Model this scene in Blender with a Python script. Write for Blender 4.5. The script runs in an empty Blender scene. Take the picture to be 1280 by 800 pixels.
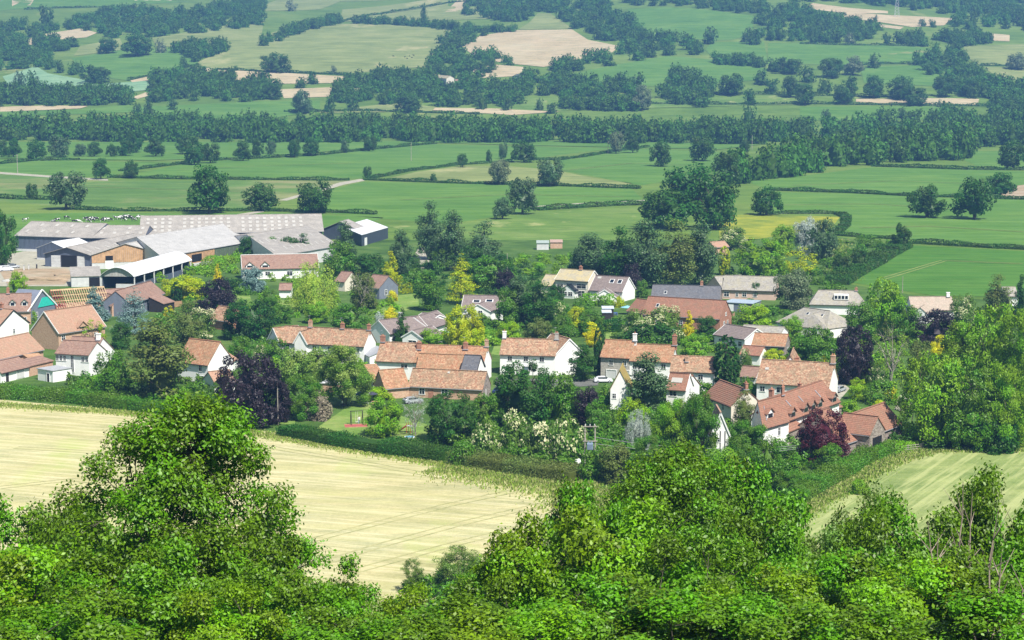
import bpy, math, random
import numpy as np
from mathutils import Vector
from mathutils.geometry import delaunay_2d_cdt
PI = math.pi
SC = bpy.context.scene
COL = SC.collection
# ------------------------------------------------------------ camera, world, sun, exposure
CAM_Z = 78.0
FPX = 2500.0
PITCH = math.atan(346 / FPX)
cam_data = bpy.data.cameras.new('camera')
cam = bpy.data.objects.new('camera', cam_data)
COL.objects.link(cam)
cam.location = (0, 0, CAM_Z)
cam.rotation_euler = (PI / 2 - PITCH, 0, 0)
cam_data.sensor_width = 36
cam_data.lens = FPX / 1280 * 36
cam_data.clip_start = 1
cam_data.clip_end = 12000
SC.camera = cam
SUN_EL, SUN_AZ = 55, 147     # azimuth clockwise from +Y (0 = ahead of the camera, 180 = behind it)
world = bpy.data.worlds.new('World')
SC.world = world
world.use_nodes = True
wn = world.node_tree.nodes
sky = wn.new('ShaderNodeTexSky')
sky.sky_type = 'NISHITA'
sky.sun_disc = False
sky.sun_elevation = math.radians(SUN_EL)
sky.sun_rotation = math.radians(SUN_AZ)
sky.air_density = 1.2
sky.dust_density = 1.0
wn['Background'].inputs['Strength'].default_value = 0.065
world.node_tree.links.new(sky.outputs[0], wn['Background'].inputs['Color'])
sun_data = bpy.data.lights.new('sun', 'SUN')
sun_data.energy = 4.9
sun_data.angle = math.radians(0.5)
sun_data.color = (1.0, 0.955, 0.88)
sun = bpy.data.objects.new('sun', sun_data)
COL.objects.link(sun)
_e, _a = math.radians(SUN_EL), math.radians(SUN_AZ)
sun.rotation_euler = Vector((math.sin(_a) * math.cos(_e), math.cos(_a) * math.cos(_e), math.sin(_e))).to_track_quat('Z', 'Y').to_euler()
sun.location = (0, -50, 300)
SC.view_settings.view_transform = 'Standard'
SC.view_settings.look = 'None'
SC.view_settings.gamma = 1
SC.view_settings.exposure = 0.72
SC.cycles.use_denoising = True
SC.cycles.max_bounces = 6
SC.cycles.diffuse_bounces = 3
SC.cycles.glossy_bounces = 2
SC.cycles.transmission_bounces = 4
SC.cycles.transparent_max_bounces = 4
SC.cycles.volume_bounces = 0
SC.cycles.caustics_reflective = False
SC.cycles.caustics_refractive = False

# ------------------------------------------------------------ ground shape and photograph-to-place geometry
def Z(x, y):
    x = np.asarray(x, float); y = np.asarray(y, float)
    near = 4 * np.logaddexp(0, (76 - 0.33 * y) / 4)
    t = np.maximum(0, y - 1680)
    far = 0.125 * (np.sqrt(t * t + 150 ** 2) - 150)
    far = far * (1 + 0.13 * np.sin(x / 300 + 0.7) + 0.07 * np.sin(x / 140 + 2 + y / 700))
    far = far + 5 * np.sin(x / 170 + y / 260) * np.minimum(1, t / 500)
    far = np.where(y > 3900, far - (y - 3900) * 0.11, far)
    return near + far
def zf(x, y): return float(Z(x, y))
CP, SP = math.cos(PITCH), math.sin(PITCH)
def ray(u, v):
    rx, rd = (u - 640) / FPX, (v - 400) / FPX
    return Vector((rx, CP - rd * SP, -SP - rd * CP))
def at_z(u, v, z):
    r = ray(u, v)
    t = (z - CAM_Z) / r.z
    return Vector((r.x * t, r.y * t, z))
def gp(u, v):
    """the ground point seen at (u, v)"""
    r = ray(u, v)
    if v > 172:
        t = -CAM_Z / r.z
        return Vector((r.x * t, r.y * t, zf(r.x * t, r.y * t)))
    lo = 1500.0; prev = lo
    t = lo
    while t < 4200:
        if CAM_Z + r.z * t < zf(r.x * t, r.y * t): break
        prev = t; t += 25
    a, b = prev, t
    for _ in range(12):
        m = (a + b) / 2
        if CAM_Z + r.z * m < zf(r.x * m, r.y * m): b = m
        else: a = m
    return Vector((r.x * b, r.y * b, zf(r.x * b, r.y * b)))
def top_z(u, v, y):
    r = ray(u, v)
    return CAM_Z + r.z * (y / r.y)
def ppm(y): return FPX * CP / (y * 1.0)   # pixels per metre, near enough
# ------------------------------------------------------------ objects
def tag(o, label=None, cat=None, group=None, kind=None):
    if label: o['label'] = label
    if cat: o['category'] = cat
    if group: o['group'] = group
    if kind: o['kind'] = kind
    return o
def empty(name, loc, rz=0.0, parent=None):
    o = bpy.data.objects.new(name, None)
    o.empty_display_size = 0.5
    COL.objects.link(o); o.location = loc; o.rotation_euler = (0, 0, rz)
    if parent: o.parent = parent
    return o
def mesh_arr(name, V, F, mats=(), fm=None, attrs=None, smooth=False):
    """V (n,3), F: (m,k) int array or list of lists"""
    me = bpy.data.meshes.new(name)
    V = np.asarray(V, np.float32)
    if isinstance(F, np.ndarray):
        m, k = F.shape
        tot = np.full(m, k, np.int32); flat = F.astype(np.int32).ravel()
    else:
        tot = np.array([len(f) for f in F], np.int32); flat = np.array([i for f in F for i in f], np.int32); m = len(F)
    me.vertices.add(len(V)); me.vertices.foreach_set('co', V.ravel())
    me.loops.add(len(flat)); me.loops.foreach_set('vertex_index', flat)
    me.polygons.add(m)
    st = np.zeros(m, np.int32); st[1:] = np.cumsum(tot)[:-1]
    me.polygons.foreach_set('loop_start', st); me.polygons.foreach_set('loop_total', tot)
    if fm is not None: me.polygons.foreach_set('material_index', np.asarray(fm, np.int32))
    me.polygons.foreach_set('use_smooth', np.full(m, smooth, bool))
    for a, val in (attrs or {}).items():
        at = me.attributes.new(a, 'FLOAT', 'FACE'); at.data.foreach_set('value', np.asarray(val, np.float32))
    for mt in mats: me.materials.append(mt)
    me.update(calc_edges=True)
    return me
def link(name, me, parent=None, loc=None):
    o = bpy.data.objects.new(name, me); COL.objects.link(o)
    if parent: o.parent = parent
    if loc is not None: o.location = loc
    return o
class MB:
    """collects solid pieces for one mesh"""
    def __init__(s): s.v = []; s.f = []; s.m = []
    def add(s, vs, fs, mi=0):
        n = len(s.v); s.v += [tuple(p) for p in vs]; s.f += [[i + n for i in f] for f in fs]; s.m += [mi] * len(fs)
    def hexa(s, p, mi=0):
        """8 corners: bottom ring 0-3, top ring 4-7"""
        s.add(p, [(3, 2, 1, 0), (4, 5, 6, 7), (0, 1, 5, 4), (1, 2, 6, 5), (2, 3, 7, 6), (3, 0, 4, 7)], mi)
    def box(s, c, sz, ex=Vector((1, 0, 0)), ey=Vector((0, 1, 0)), ez=Vector((0, 0, 1)), mi=0):
        c = Vector(c); hx, hy, hz = ex * sz[0] / 2, ey * sz[1] / 2, ez * sz[2] / 2
        s.hexa([c - hx - hy - hz, c + hx - hy - hz, c + hx + hy - hz, c - hx + hy - hz, c - hx - hy + hz, c + hx - hy + hz, c + hx + hy + hz, c - hx + hy + hz], mi)
    def tube(s, a, b, r0, r1=None, n=8, mi=0, cap=True):
        a, b = Vector(a), Vector(b); r1 = r0 if r1 is None else r1
        d = (b - a).normalized(); u = d.orthogonal().normalized(); w = d.cross(u)
        vs = []
        for p, r in ((a, r0), (b, r1)):
            for i in range(n):
                t = 2 * PI * i / n; vs.append(p + (u * math.cos(t) + w * math.sin(t)) * r)
        fs = [(i, (i + 1) % n, n + (i + 1) % n, n + i) for i in range(n)]
        if cap: fs += [tuple(range(n))[::-1], tuple(range(n, 2 * n))]
        s.add(vs, fs, mi)
    def bar(s, a, b, w, h, mi=0):
        a, b = Vector(a), Vector(b); d = (b - a); L = d.length; d.normalize()
        side = d.cross(Vector((0, 0, 1)));
        if side.length < 1e-4: side = Vector((1, 0, 0))
        side.normalize(); up = side.cross(d)
        s.box((a + b) / 2, (L, w, h), d, side, up, mi)
    def mesh(s, name, mats, off=None):
        V = np.array(s.v, float)
        if off is not None: V = V - np.array(off, float)
        return mesh_arr(name, V, s.f, mats, s.m)
    def build(s, name, mats, parent=None, loc=None, off=None):
        if not isinstance(mats, (list, tuple)): mats = [mats]
        return link(name, s.mesh(name, mats, off), parent, loc)
# ------------------------------------------------------------ materials
MATS = {}
def nmat(name):
    m = bpy.data.materials.new(name); m.use_nodes = True
    nt = m.node_tree; b = nt.nodes['Principled BSDF']
    return m, nt, b
def N(nt, typ, **kw):
    n = nt.nodes.new('ShaderNode' + typ)
    for k, v in kw.items():
        if k.startswith('i_'): n.inputs[k[2:].replace('_', ' ')].default_value = v
        else: setattr(n, k, v)
    return n
def ramp(nt, src, stops):
    r = nt.nodes.new('ShaderNodeValToRGB')
    while len(r.color_ramp.elements) < len(stops): r.color_ramp.elements.new(0.5)
    for e, (p, c) in zip(r.color_ramp.elements, stops):
        e.position = p; e.color = (*c, 1)
    nt.links.new(src, r.inputs[0]); return r
def coords(nt, scale=(1, 1, 1), rot=0.0, obj=True):
    tc = N(nt, 'TexCoord'); mp = N(nt, 'Mapping')
    mp.inputs['Scale'].default_value = scale; mp.inputs['Rotation'].default_value = (0, 0, rot)
    if obj: nt.links.new(tc.outputs['Object'], mp.inputs[0])
    else:
        g = N(nt, 'NewGeometry'); nt.links.new(g.outputs['Position'], mp.inputs[0])
    return mp
def mixc(nt, fac, a, b, mode='MIX'):
    m = N(nt, 'Mix', data_type='RGBA', blend_type=mode)
    for sock, v in ((m.inputs[0], fac), (m.inputs[6], a), (m.inputs[7], b)):
        if isinstance(v, (int, float)): sock.default_value = v
        elif isinstance(v, tuple): sock.default_value = (*v, 1)
        else: nt.links.new(v, sock)
    return m.outputs[2]
def simple(name, col, rough=0.7, var=0.15, scale=2.0, metal=0.0, spec=0.3, bump=0.0):
    """paint, plaster, wood, metal: base colour with a soft weathering noise"""
    if name in MATS: return MATS[name]
    m, nt, b = nmat(name)
    mp = coords(nt)
    n = N(nt, 'TexNoise'); n.inputs['Scale'].default_value = scale; n.inputs['Detail'].default_value = 6
    nt.links.new(mp.outputs[0], n.inputs['Vector'])
    lo = tuple(c * (1 - var) for c in col); hi = tuple(min(1, c * (1 + var)) for c in col)
    r = ramp(nt, n.outputs[0], [(0.3, lo), (0.7, hi)])
    nt.links.new(r.outputs[0], b.inputs['Base Color'])
    b.inputs['Roughness'].default_value = rough; b.inputs['Metallic'].default_value = metal
    b.inputs['Specular IOR Level'].default_value = spec
    if bump:
        bp = N(nt, 'Bump'); bp.inputs['Strength'].default_value = bump; bp.inputs['Distance'].default_value = 0.05
        nt.links.new(n.outputs[0], bp.inputs['Height']); nt.links.new(bp.outputs[0], b.inputs['Normal'])
    MATS[name] = m; return m
def tiles(name, cols, cell=3.0, rough=0.85, moss=None):
    """weathered roof tiles: one colour per tile, lichen patches, lines of courses in the relief"""
    if name in MATS: return MATS[name]
    m, nt, b = nmat(name)
    mp = coords(nt)
    v = N(nt, 'TexVoronoi'); v.inputs['Scale'].default_value = cell
    nt.links.new(mp.outputs[0], v.inputs['Vector'])
    sep = N(nt, 'SeparateColor'); nt.links.new(v.outputs['Color'], sep.inputs[0])
    k = len(cols)
    r = ramp(nt, sep.outputs[0], [(i / max(1, k - 1), c) for i, c in enumerate(cols)])
    n = N(nt, 'TexNoise'); n.inputs['Scale'].default_value = 0.7; n.inputs['Detail'].default_value = 8; n.inputs['Roughness'].default_value = .7
    nt.links.new(mp.outputs[0], n.inputs['Vector'])
    dark = tuple(c * 0.72 for c in cols[0])
    f = ramp(nt, n.outputs[0], [(0.42, (0, 0, 0)), (0.68, (1, 1, 1))])
    c1 = mixc(nt, f.outputs[0], r.outputs[0], moss or dark)
    w = N(nt, 'TexWave', wave_type='BANDS', bands_direction='Z'); w.inputs['Scale'].default_value = 1.1; w.inputs['Distortion'].default_value = 0.4
    nt.links.new(mp.outputs[0], w.inputs['Vector'])
    wr = ramp(nt, w.outputs[0], [(0.0, (.78, .78, .78)), (0.3, (1, 1, 1))])
    c2 = mixc(nt, 1.0, c1, wr.outputs[0], 'MULTIPLY')
    nt.links.new(c2, b.inputs['Base Color'])
    bp = N(nt, 'Bump'); bp.inputs['Strength'].default_value = 0.7; bp.inputs['Distance'].default_value = 0.06
    nt.links.new(w.outputs[0], bp.inputs['Height'])
    bp2 = N(nt, 'Bump'); bp2.inputs['Strength'].default_value = 0.5; bp2.inputs['Distance'].default_value = 0.05
    nt.links.new(sep.outputs[1], bp2.inputs['Height']); nt.links.new(bp.outputs[0], bp2.inputs['Normal'])
    nt.links.new(bp2.outputs[0], b.inputs['Normal'])
    b.inputs['Roughness'].default_value = rough; b.inputs['Specular IOR Level'].default_value = .25
    MATS[name] = m; return m
def corrug(name, col, var=.1, scale=4.0, streak=.2):
    """profiled metal or fibre-cement sheets with rain streaks"""
    if name in MATS: return MATS[name]
    m, nt, b = nmat(name)
    mp = coords(nt); mp2 = coords(nt, (1, 1, .15))
    n = N(nt, 'TexNoise'); n.inputs['Scale'].default_value = .35; n.inputs['Detail'].default_value = 8
    nt.links.new(mp.outputs[0], n.inputs['Vector'])
    n2 = N(nt, 'TexNoise'); n2.inputs['Scale'].default_value = 2.2; n2.inputs['Detail'].default_value = 4
    nt.links.new(mp2.outputs[0], n2.inputs['Vector'])
    r = ramp(nt, n.outputs[0], [(0.3, tuple(c * (1 - var) for c in col)), (0.7, tuple(min(1, c * (1 + var)) for c in col))])
    s = ramp(nt, n2.outputs[0], [(0.35, (1 - streak,) * 3), (0.6, (1, 1, 1))])
    nt.links.new(mixc(nt, 1.0, r.outputs[0], s.outputs[0], 'MULTIPLY'), b.inputs['Base Color'])
    b.inputs['Roughness'].default_value = .6
    MATS[name] = m; return m
def masonry(name, cols, cell=2.5):
    if name in MATS: return MATS[name]
    m, nt, b = nmat(name)
    mp = coords(nt, (1, 1, 2.2))
    v = N(nt, 'TexVoronoi'); v.inputs['Scale'].default_value = cell; nt.links.new(mp.outputs[0], v.inputs['Vector'])
    sep = N(nt, 'SeparateColor'); nt.links.new(v.outputs['Color'], sep.inputs[0])
    r = ramp(nt, sep.outputs[0], [(i / (len(cols) - 1), c) for i, c in enumerate(cols)])
    nt.links.new(r.outputs[0], b.inputs['Base Color'])
    bp = N(nt, 'Bump'); bp.inputs['Strength'].default_value = .6; bp.inputs['Distance'].default_value = .05
    nt.links.new(v.outputs['Distance'], bp.inputs['Height']); nt.links.new(bp.outputs[0], b.inputs['Normal'])
    b.inputs['Roughness'].default_value = .9
    MATS[name] = m; return m
def glass():
    if 'window_glass' in MATS: return MATS['window_glass']
    m, nt, b = nmat('window_glass')
    b.inputs['Base Color'].default_value = (.015, .02, .028, 1); b.inputs['Roughness'].default_value = .08
    b.inputs['Specular IOR Level'].default_value = .6
    MATS['window_glass'] = m; return m
def foliage(name, col, bloom=None, bloom_at=.45, var=.35, transl=.3, gloss=.35, second=None):
    if name in MATS: return MATS[name]
    m, nt, b = nmat(name)
    out = nt.nodes['Material Output']
    t = N(nt, 'Attribute', attribute_name='tint'); cl = N(nt, 'Attribute', attribute_name='clump')
    oi = N(nt, 'ObjectInfo')
    a1 = N(nt, 'Math', operation='MULTIPLY_ADD'); a1.inputs[1].default_value = var * 1.2; a1.inputs[2].default_value = 1 - var
    nt.links.new(t.outputs['Fac'], a1.inputs[0])
    a2 = N(nt, 'Math', operation='MULTIPLY_ADD'); a2.inputs[1].default_value = var * .8
    nt.links.new(cl.outputs['Fac'], a2.inputs[0]); nt.links.new(a1.outputs[0], a2.inputs[2])
    hs = N(nt, 'HueSaturation'); hs.inputs['Color'].default_value = (*col, 1)
    nt.links.new(a2.outputs[0], hs.inputs['Value']); hs.inputs['Saturation'].default_value = 1.08
    h = N(nt, 'Math', operation='MULTIPLY_ADD'); h.inputs[1].default_value = .035; h.inputs[2].default_value = .4825
    nt.links.new(cl.outputs['Fac'], h.inputs[0]); nt.links.new(h.outputs[0], hs.inputs['Hue'])
    c = hs.outputs[0]
    if second:
        g = N(nt, 'Math', operation='GREATER_THAN'); g.inputs[1].default_value = .6; nt.links.new(cl.outputs['Fac'], g.inputs[0])
        c = mixc(nt, g.outputs[0], c, second)
    if bloom:
        s = N(nt, 'Attribute', attribute_name='shell')
        g = N(nt, 'Math', operation='GREATER_THAN'); g.inputs[1].default_value = bloom_at
        nt.links.new(s.outputs['Fac'], g.inputs[0])
        c = mixc(nt, g.outputs[0], c, bloom)
    nt.links.new(c, b.inputs['Base Color'])
    b.inputs['Roughness'].default_value = .5; b.inputs['Specular IOR Level'].default_value = gloss
    tr = N(nt, 'BsdfTranslucent'); nt.links.new(c, tr.inputs['Color'])
    mx = N(nt, 'MixShader'); mx.inputs[0].default_value = transl
    nt.links.new(b.outputs[0], mx.inputs[1]); nt.links.new(tr.outputs[0], mx.inputs[2])
    nt.links.new(mx.outputs[0], out.inputs['Surface'])
    MATS[name] = m; return m
def ground_mat(name, stops, scale=.05, fine=1.2, stripes=None, dry=None, bumpy=.3, finemix=.35):
    """grassland or soil: broad patches, fine mottling, optional mowing stripes (direction deg, width m, colour, strength)"""
    if name in MATS: return MATS[name]
    m, nt, b = nmat(name)
    mp = coords(nt, obj=False)
    n = N(nt, 'TexNoise'); n.inputs['Scale'].default_value = scale; n.inputs['Detail'].default_value = 8; n.inputs['Roughness'].default_value = .62
    nt.links.new(mp.outputs[0], n.inputs['Vector'])
    r = ramp(nt, n.outputs[0], stops)
    c = r.outputs[0]
    f = N(nt, 'TexNoise'); f.inputs['Scale'].default_value = fine; f.inputs['Detail'].default_value = 6; f.inputs['Roughness'].default_value = .75
    nt.links.new(mp.outputs[0], f.inputs['Vector'])
    fr = ramp(nt, f.outputs[0], [(.3, (.55, .55, .55)), (.7, (1.0, 1.0, 1.0))])
    c = mixc(nt, finemix * 1.6, c, mixc(nt, 1.0, c, fr.outputs[0], 'MULTIPLY'))
    mp5 = coords(nt, (.35, 1, 1), obj=False); pn = N(nt, 'TexNoise'); pn.inputs['Scale'].default_value = max(scale * 6, .09); pn.inputs['Detail'].default_value = 7; pn.inputs['Roughness'].default_value = .7
    nt.links.new(mp5.outputs[0], pn.inputs['Vector'])
    pr_ = ramp(nt, pn.outputs[0], [(.34, (.60, .68, .60)), (.62, (1.0, 1.0, .96))]); c = mixc(nt, 1.0, c, pr_.outputs[0], 'MULTIPLY')
    if dry:
        d = N(nt, 'TexNoise'); d.inputs['Scale'].default_value = dry[1]; d.inputs['Detail'].default_value = 9; d.inputs['Roughness'].default_value = .68
        mp3 = coords(nt, (1, .45, 1), obj=False); nt.links.new(mp3.outputs[0], d.inputs['Vector'])
        dr = ramp(nt, d.outputs[0], [(dry[2], (0, 0, 0)), (dry[2] + .13, (1, 1, 1))])
        c = mixc(nt, dr.outputs[0], c, dry[0])
    for st in (stripes or []):
        deg, wid, scol, k = st
        mp2 = coords(nt, obj=False); mp2.inputs['Rotation'].default_value = (0, 0, math.radians(deg))
        mp4 = coords(nt, (1, 1, 1), obj=False); mp4.vector_type = 'TEXTURE'; mp4.inputs['Scale'].default_value = (wid * 9, wid * .42, 1); mp4.inputs['Rotation'].default_value = (0, 0, math.radians(deg))
        sn = N(nt, 'TexNoise'); sn.inputs['Scale'].default_value = 1.0; sn.inputs['Detail'].default_value = 5; sn.inputs['Roughness'].default_value = .62; sn.inputs['Distortion'].default_value = .25
        nt.links.new(mp4.outputs[0], sn.inputs['Vector'])
        wr = ramp(nt, sn.outputs[0], [(.47, (0, 0, 0)), (.60, (k, k, k))])
        c = mixc(nt, wr.outputs[0], c, scol)
    nt.links.new(c, b.inputs['Base Color'])
    bp = N(nt, 'Bump'); bp.inputs['Strength'].default_value = bumpy; bp.inputs['Distance'].default_value = .4
    nt.links.new(f.outputs[0], bp.inputs['Height']); nt.links.new(bp.outputs[0], b.inputs['Normal'])
    b.inputs['Roughness'].default_value = .95; b.inputs['Specular IOR Level'].default_value = .1
    MATS[name] = m; return m
# ------------------------------------------------------------ vegetation generator
def unit(a): return a / np.maximum(1e-9, np.linalg.norm(a, axis=1, keepdims=True))
def leaf_tris(P, Nrm, size, rng):
    n = len(P); T = unit(np.cross(Nrm, unit(rng.normal(size=(n, 3))))); B = np.cross(Nrm, T); s = (size * rng.uniform(.6, 1.4, n))[:, None]
    V = np.empty((n, 3, 3)); V[:, 0] = P - T * s * .55; V[:, 1] = P + T * s * .5; V[:, 2] = P + B * s * .75
    return V.reshape(-1, 3), np.arange(3 * n, dtype=np.int32).reshape(n, 3)
def leaf_quads(P, Nrm, size, rng, elong=1.7):
    """rhombic leaves (or leaf clumps) at P facing Nrm"""
    n = len(P)
    T = unit(np.cross(Nrm, unit(rng.normal(size=(n, 3)))))
    B = np.cross(Nrm, T)
    s = (size * rng.uniform(.65, 1.35, n))[:, None]
    V = np.empty((n, 4, 3))
    V[:, 0] = P - T * s * .5; V[:, 2] = P + T * s * .5
    V[:, 1] = P + B * s * .5 / elong; V[:, 3] = P - B * s * .5 / elong
    return V.reshape(-1, 3), np.arange(4 * n, dtype=np.int32).reshape(n, 4)
PROFILES = {   # radius at height fraction t of the crown
    'oak': lambda t: np.clip(1 - np.abs((2 * t - .8) / 1.2) ** 2.7, 0, 1) ** .42,
    'round': lambda t: np.clip(1 - np.abs((2 * t - .85) / 1.15) ** 2.6, 0, 1) ** .42,
    'tall': lambda t: np.clip(np.sin(np.clip(t * .93 + .07, 0, 1) * PI) ** .6, 0, 1) * (1 - .25 * t),
    'cone': lambda t: np.clip(1 - t, 0.02, 1) ** .8,
    'column': lambda t: np.clip(np.minimum(1, (1 - t) * 3.2) ** .6, .05, 1) * np.minimum(1, .75 + t),
    'tier': lambda t: np.clip(1 - t, 0.03, 1) ** .85 * (.62 + .38 * np.abs(np.sin(t * 15))),
    'willow': lambda t: np.sqrt(np.clip(1 - (t - .25) ** 2 / .62, 0, 1)) ** 1.1,
    'shrub': lambda t: np.sqrt(np.clip(1 - t * t * .98, 0, 1)) * (1 - .12 * np.exp(-t * 8)),
    'sparse': lambda t: np.sqrt(np.clip(1 - (2 * t - 1.0) ** 2 / 1.15, 0, 1)),
    'ash': lambda t: np.clip(np.sin(np.clip(t * .73 + .26, 0, 1) * PI) ** .6, 0, 1),
}
def gen_tree(kind, seed, H, W, cb, ncl, rc, nleaf, leaf, sprig=0, trunk_r=None, limbs=9, inner=.5, lumpy=.25, core=False, fork=1, twig=True, flat=.78, tri=False):
    """a tree of height H and crown width W: (leaf V, F, attrs), (wood V, F). cb = crown base height fraction."""
    rng = np.random.default_rng(seed)
    prof = PROFILES[kind]
    t = rng.uniform(0, 1, ncl * 6)
    keep = rng.uniform(0, 1, len(t)) < prof(t) ** 1.2 + .04
    t = t[keep][:ncl]; n = len(t)
    th = rng.uniform(0, 2 * PI, n)
    ph = rng.uniform(0, 2 * PI, 4)
    bulge = 1 + lumpy * (.5 * np.sin(2 * th + ph[0] + 3 * t) + .4 * np.sin(3 * th + ph[1] - 4 * t) + .35 * np.sin(5 * th + ph[2] + 9 * t) + .25 * np.sin(7 * th + ph[3]))
    rr = inner + (1 - inner) * rng.uniform(0, 1, n) ** .6
    R = W / 2 - rc * .45
    r = R * prof(t) * bulge * rr
    r = np.minimum(r, R * 1.12)
    z0 = H * cb; zc = z0 + (H - rc * .6 - z0) * t
    if kind in ('round', 'oak', 'ash', 'tall', 'sparse', 'shrub'): zc = zc + (rng.uniform(-1, .4, n)) * rc * .4
    C = np.stack([r * np.cos(th), r * np.sin(th), np.maximum(zc, rc * .35)], 1)
    rcs = rc * rng.uniform(.6, 1.35, n)
    cr = rng.uniform(0, 1, n)
    # leaves
    w = rcs ** 2; cnt = np.maximum(3, (nleaf * w / w.sum()).astype(int))
    idx = np.repeat(np.arange(n), cnt); m = len(idx)
    d = unit(rng.normal(size=(m, 3)))
    if kind == 'willow':
        rad = rcs[idx] * rng.uniform(.2, 1, m) ** .5
        P = C[idx] + d * rad[:, None] * np.array([.75, .75, .6])
        P[:, 2] -= rng.uniform(0, 1, m) ** 1.5 * rcs[idx] * 1.7
    elif kind == 'tier':
        rad = rcs[idx] * rng.uniform(.2, 1, m) ** .4
        P = C[idx] + d * rad[:, None] * np.array([1.25, 1.25, .3])
    else:
        rad = rcs[idx] * rng.uniform(.15, 1, m) ** .38
        P = C[idx] + d * rad[:, None] * np.array([1, 1, flat])
    if sprig:
        g = P; k = sprig; m = len(g) * k
        idx = np.repeat(idx, k)
        P = np.repeat(g, k, 0) + rng.normal(size=(m, 3)) * leaf * .95 * np.array([1, 1, .7])
        d = np.repeat(d, k, 0)
    P[:, 2] = np.maximum(P[:, 2], .05 * leaf)
    axis = np.stack([np.zeros(m), np.zeros(m), np.full(m, H * (cb + (1 - cb) * .45))], 1)
    outw = unit(P - axis)
    nr = unit(d * .55 + outw * .5 + np.array([0, 0, .55]) + rng.normal(size=(m, 3)) * (.75 if sprig else .6))
    if kind == 'willow': nr = unit(nr * np.array([1, 1, .35]))
    V, F = leaf_tris(P, nr, leaf, rng) if tri else leaf_quads(P, nr, leaf, rng, 1.8 if kind != 'willow' else 2.6)
    sh = np.clip(np.linalg.norm((P - axis) / np.array([W / 2, W / 2, H * (1 - cb) * .55]), axis=1), 0, 1.3)
    shell = cr[idx] * .5 + (sh > .72) * (nr[:, 2] > .05) * .5 * (rng.uniform(0, 1, m) < .8)
    A = {'tint': rng.uniform(0, 1, m), 'clump': cr[idx], 'shell': shell}
    if core:
        nu, nv = 9, 5; tv = []
        for j in range(nv + 1):
            tt = j / nv
            rad_ = R * float(prof(np.array(tt * .9 + .01))) * .48 * math.sqrt(max(0, 1 - (tt * .98) ** 3))
            for i in range(nu):
                a = 2 * PI * i / nu; k = rad_ * (1 + .25 * math.sin(3 * a + seed + 2 * j)) + .02
                tv.append((k * math.cos(a), k * math.sin(a), z0 + (H * .72 - z0) * (tt + .06 * math.sin(2 * a + seed))))
        tf = [(j * nu + i, j * nu + (i + 1) % nu, (j + 1) * nu + (i + 1) % nu, (j + 1) * nu + i) for j in range(nv) for i in range(nu)]
        if tri: tf = [t_ for q_ in tf for t_ in ((q_[0], q_[1], q_[2]), (q_[0], q_[2], q_[3]))]
        F = np.concatenate([F, np.array(tf, np.int32) + len(V)]); V = np.concatenate([V, np.array(tv)])
        for k_ in A: A[k_] = np.concatenate([A[k_], np.full(len(tf), .3 if k_ != 'shell' else 0)])
    # bring the crown to its nominal size
    kz = H / np.percentile(V[:, 2], 99.5); kr = (W / 2) / np.percentile(np.hypot(V[:, 0], V[:, 1]), 98.5)
    sc3 = np.array([kr, kr, kz]); V = V * sc3; C = C * sc3; rcs = rcs * kr
    # wood
    mb = MB(); tr = trunk_r or H * .022
    stems = []
    for s in range(fork):
        a = rng.uniform(0, 2 * PI); sp = 0 if fork == 1 else W * .13
        top = Vector((sp * math.cos(a + s), sp * math.sin(a + s), H * (.82 if kind in ('cone', 'column', 'tier') else .62)))
        base = Vector((.3 * sp * math.cos(a + s) * .3, .3 * sp * math.sin(a + s) * .3, -.3))
        kx, ky = rng.uniform(-.03, .03, 2) * H
        mid = (base + top) * .5 + Vector((kx, ky, 0))
        mb.tube(base, mid, tr / math.sqrt(fork), tr * .72 / math.sqrt(fork), 7, cap=False); mb.tube(mid, top, tr * .72 / math.sqrt(fork), tr * .25 / math.sqrt(fork), 6)
        stems.append((base, mid, top))
    def on(st, f):
        b_, m_, t_ = st
        return b_.lerp(m_, f * 2) if f < .5 else m_.lerp(t_, f * 2 - 1)
    if twig and n:
        L = min(limbs, n); pick = rng.choice(n, L, replace=False)
        hub = C[pick] * np.array([.62, .62, .86])
        near = np.argmin(((C[:, None] - hub[None]) ** 2).sum(2), 1)
        for q in range(L):
            st = stems[q % len(stems)]
            h = Vector(hub[q]); f = min(.95, max(.22, (h.z / H) * .8))
            p0 = on(st, f); p1 = p0.lerp(h, .5) + Vector((0, 0, -.04 * H * .5))
            mb.tube(p0, p1, tr * .42, tr * .3, 5, cap=False); mb.tube(p1, h, tr * .3, tr * .16, 5, cap=False)
            for j in np.nonzero(near == q)[0]:
                c = Vector(C[j]); mb.tube(h, c, tr * .15, tr * .05, 3, cap=False)
                if sprig:
                    for _ in range(3):
                        e = c + Vector(unit(rng.normal(size=(1, 3)))[0]) * rcs[j] * .9
                        mb.tube(h.lerp(c, .6), e, tr * .06, tr * .02, 3, cap=False)
    return (V, F, A), (np.array([tuple(p) for p in mb.v]), mb.f)
PROTO = {}
def proto(key, bark, **kw):
    (V, F, A), (WV, WF) = gen_tree(**kw)
    cm = mesh_arr(key + '_crown', V, F, [MATS['leaf_mid']], None, A)
    tm = mesh_arr(key + '_trunk', WV, WF, [bark], None, None, True)
    PROTO.setdefault(key, []).append((cm, tm, kw['H'], kw['W'], (V, F, A), (WV, WF)))
JOINED = {}
def joined(key, k, leafm, bark):
    kk = (key, k, leafm.name)
    if kk not in JOINED:
        cm, tm, H, W, (V, F, A), (WV, WF) = PROTO[key][k]
        F2 = F.tolist() + [[i + len(V) for i in f] for f in WF]
        A2 = {a: np.concatenate([v, np.full(len(WF), .5)]) for a, v in A.items()}
        JOINED[kk] = mesh_arr(key + '_small', np.concatenate([V, WV]), F2, [leafm, bark], [0] * len(F) + [1] * len(WF), A2)
    return JOINED[kk]
TREE_N = [0]
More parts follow.
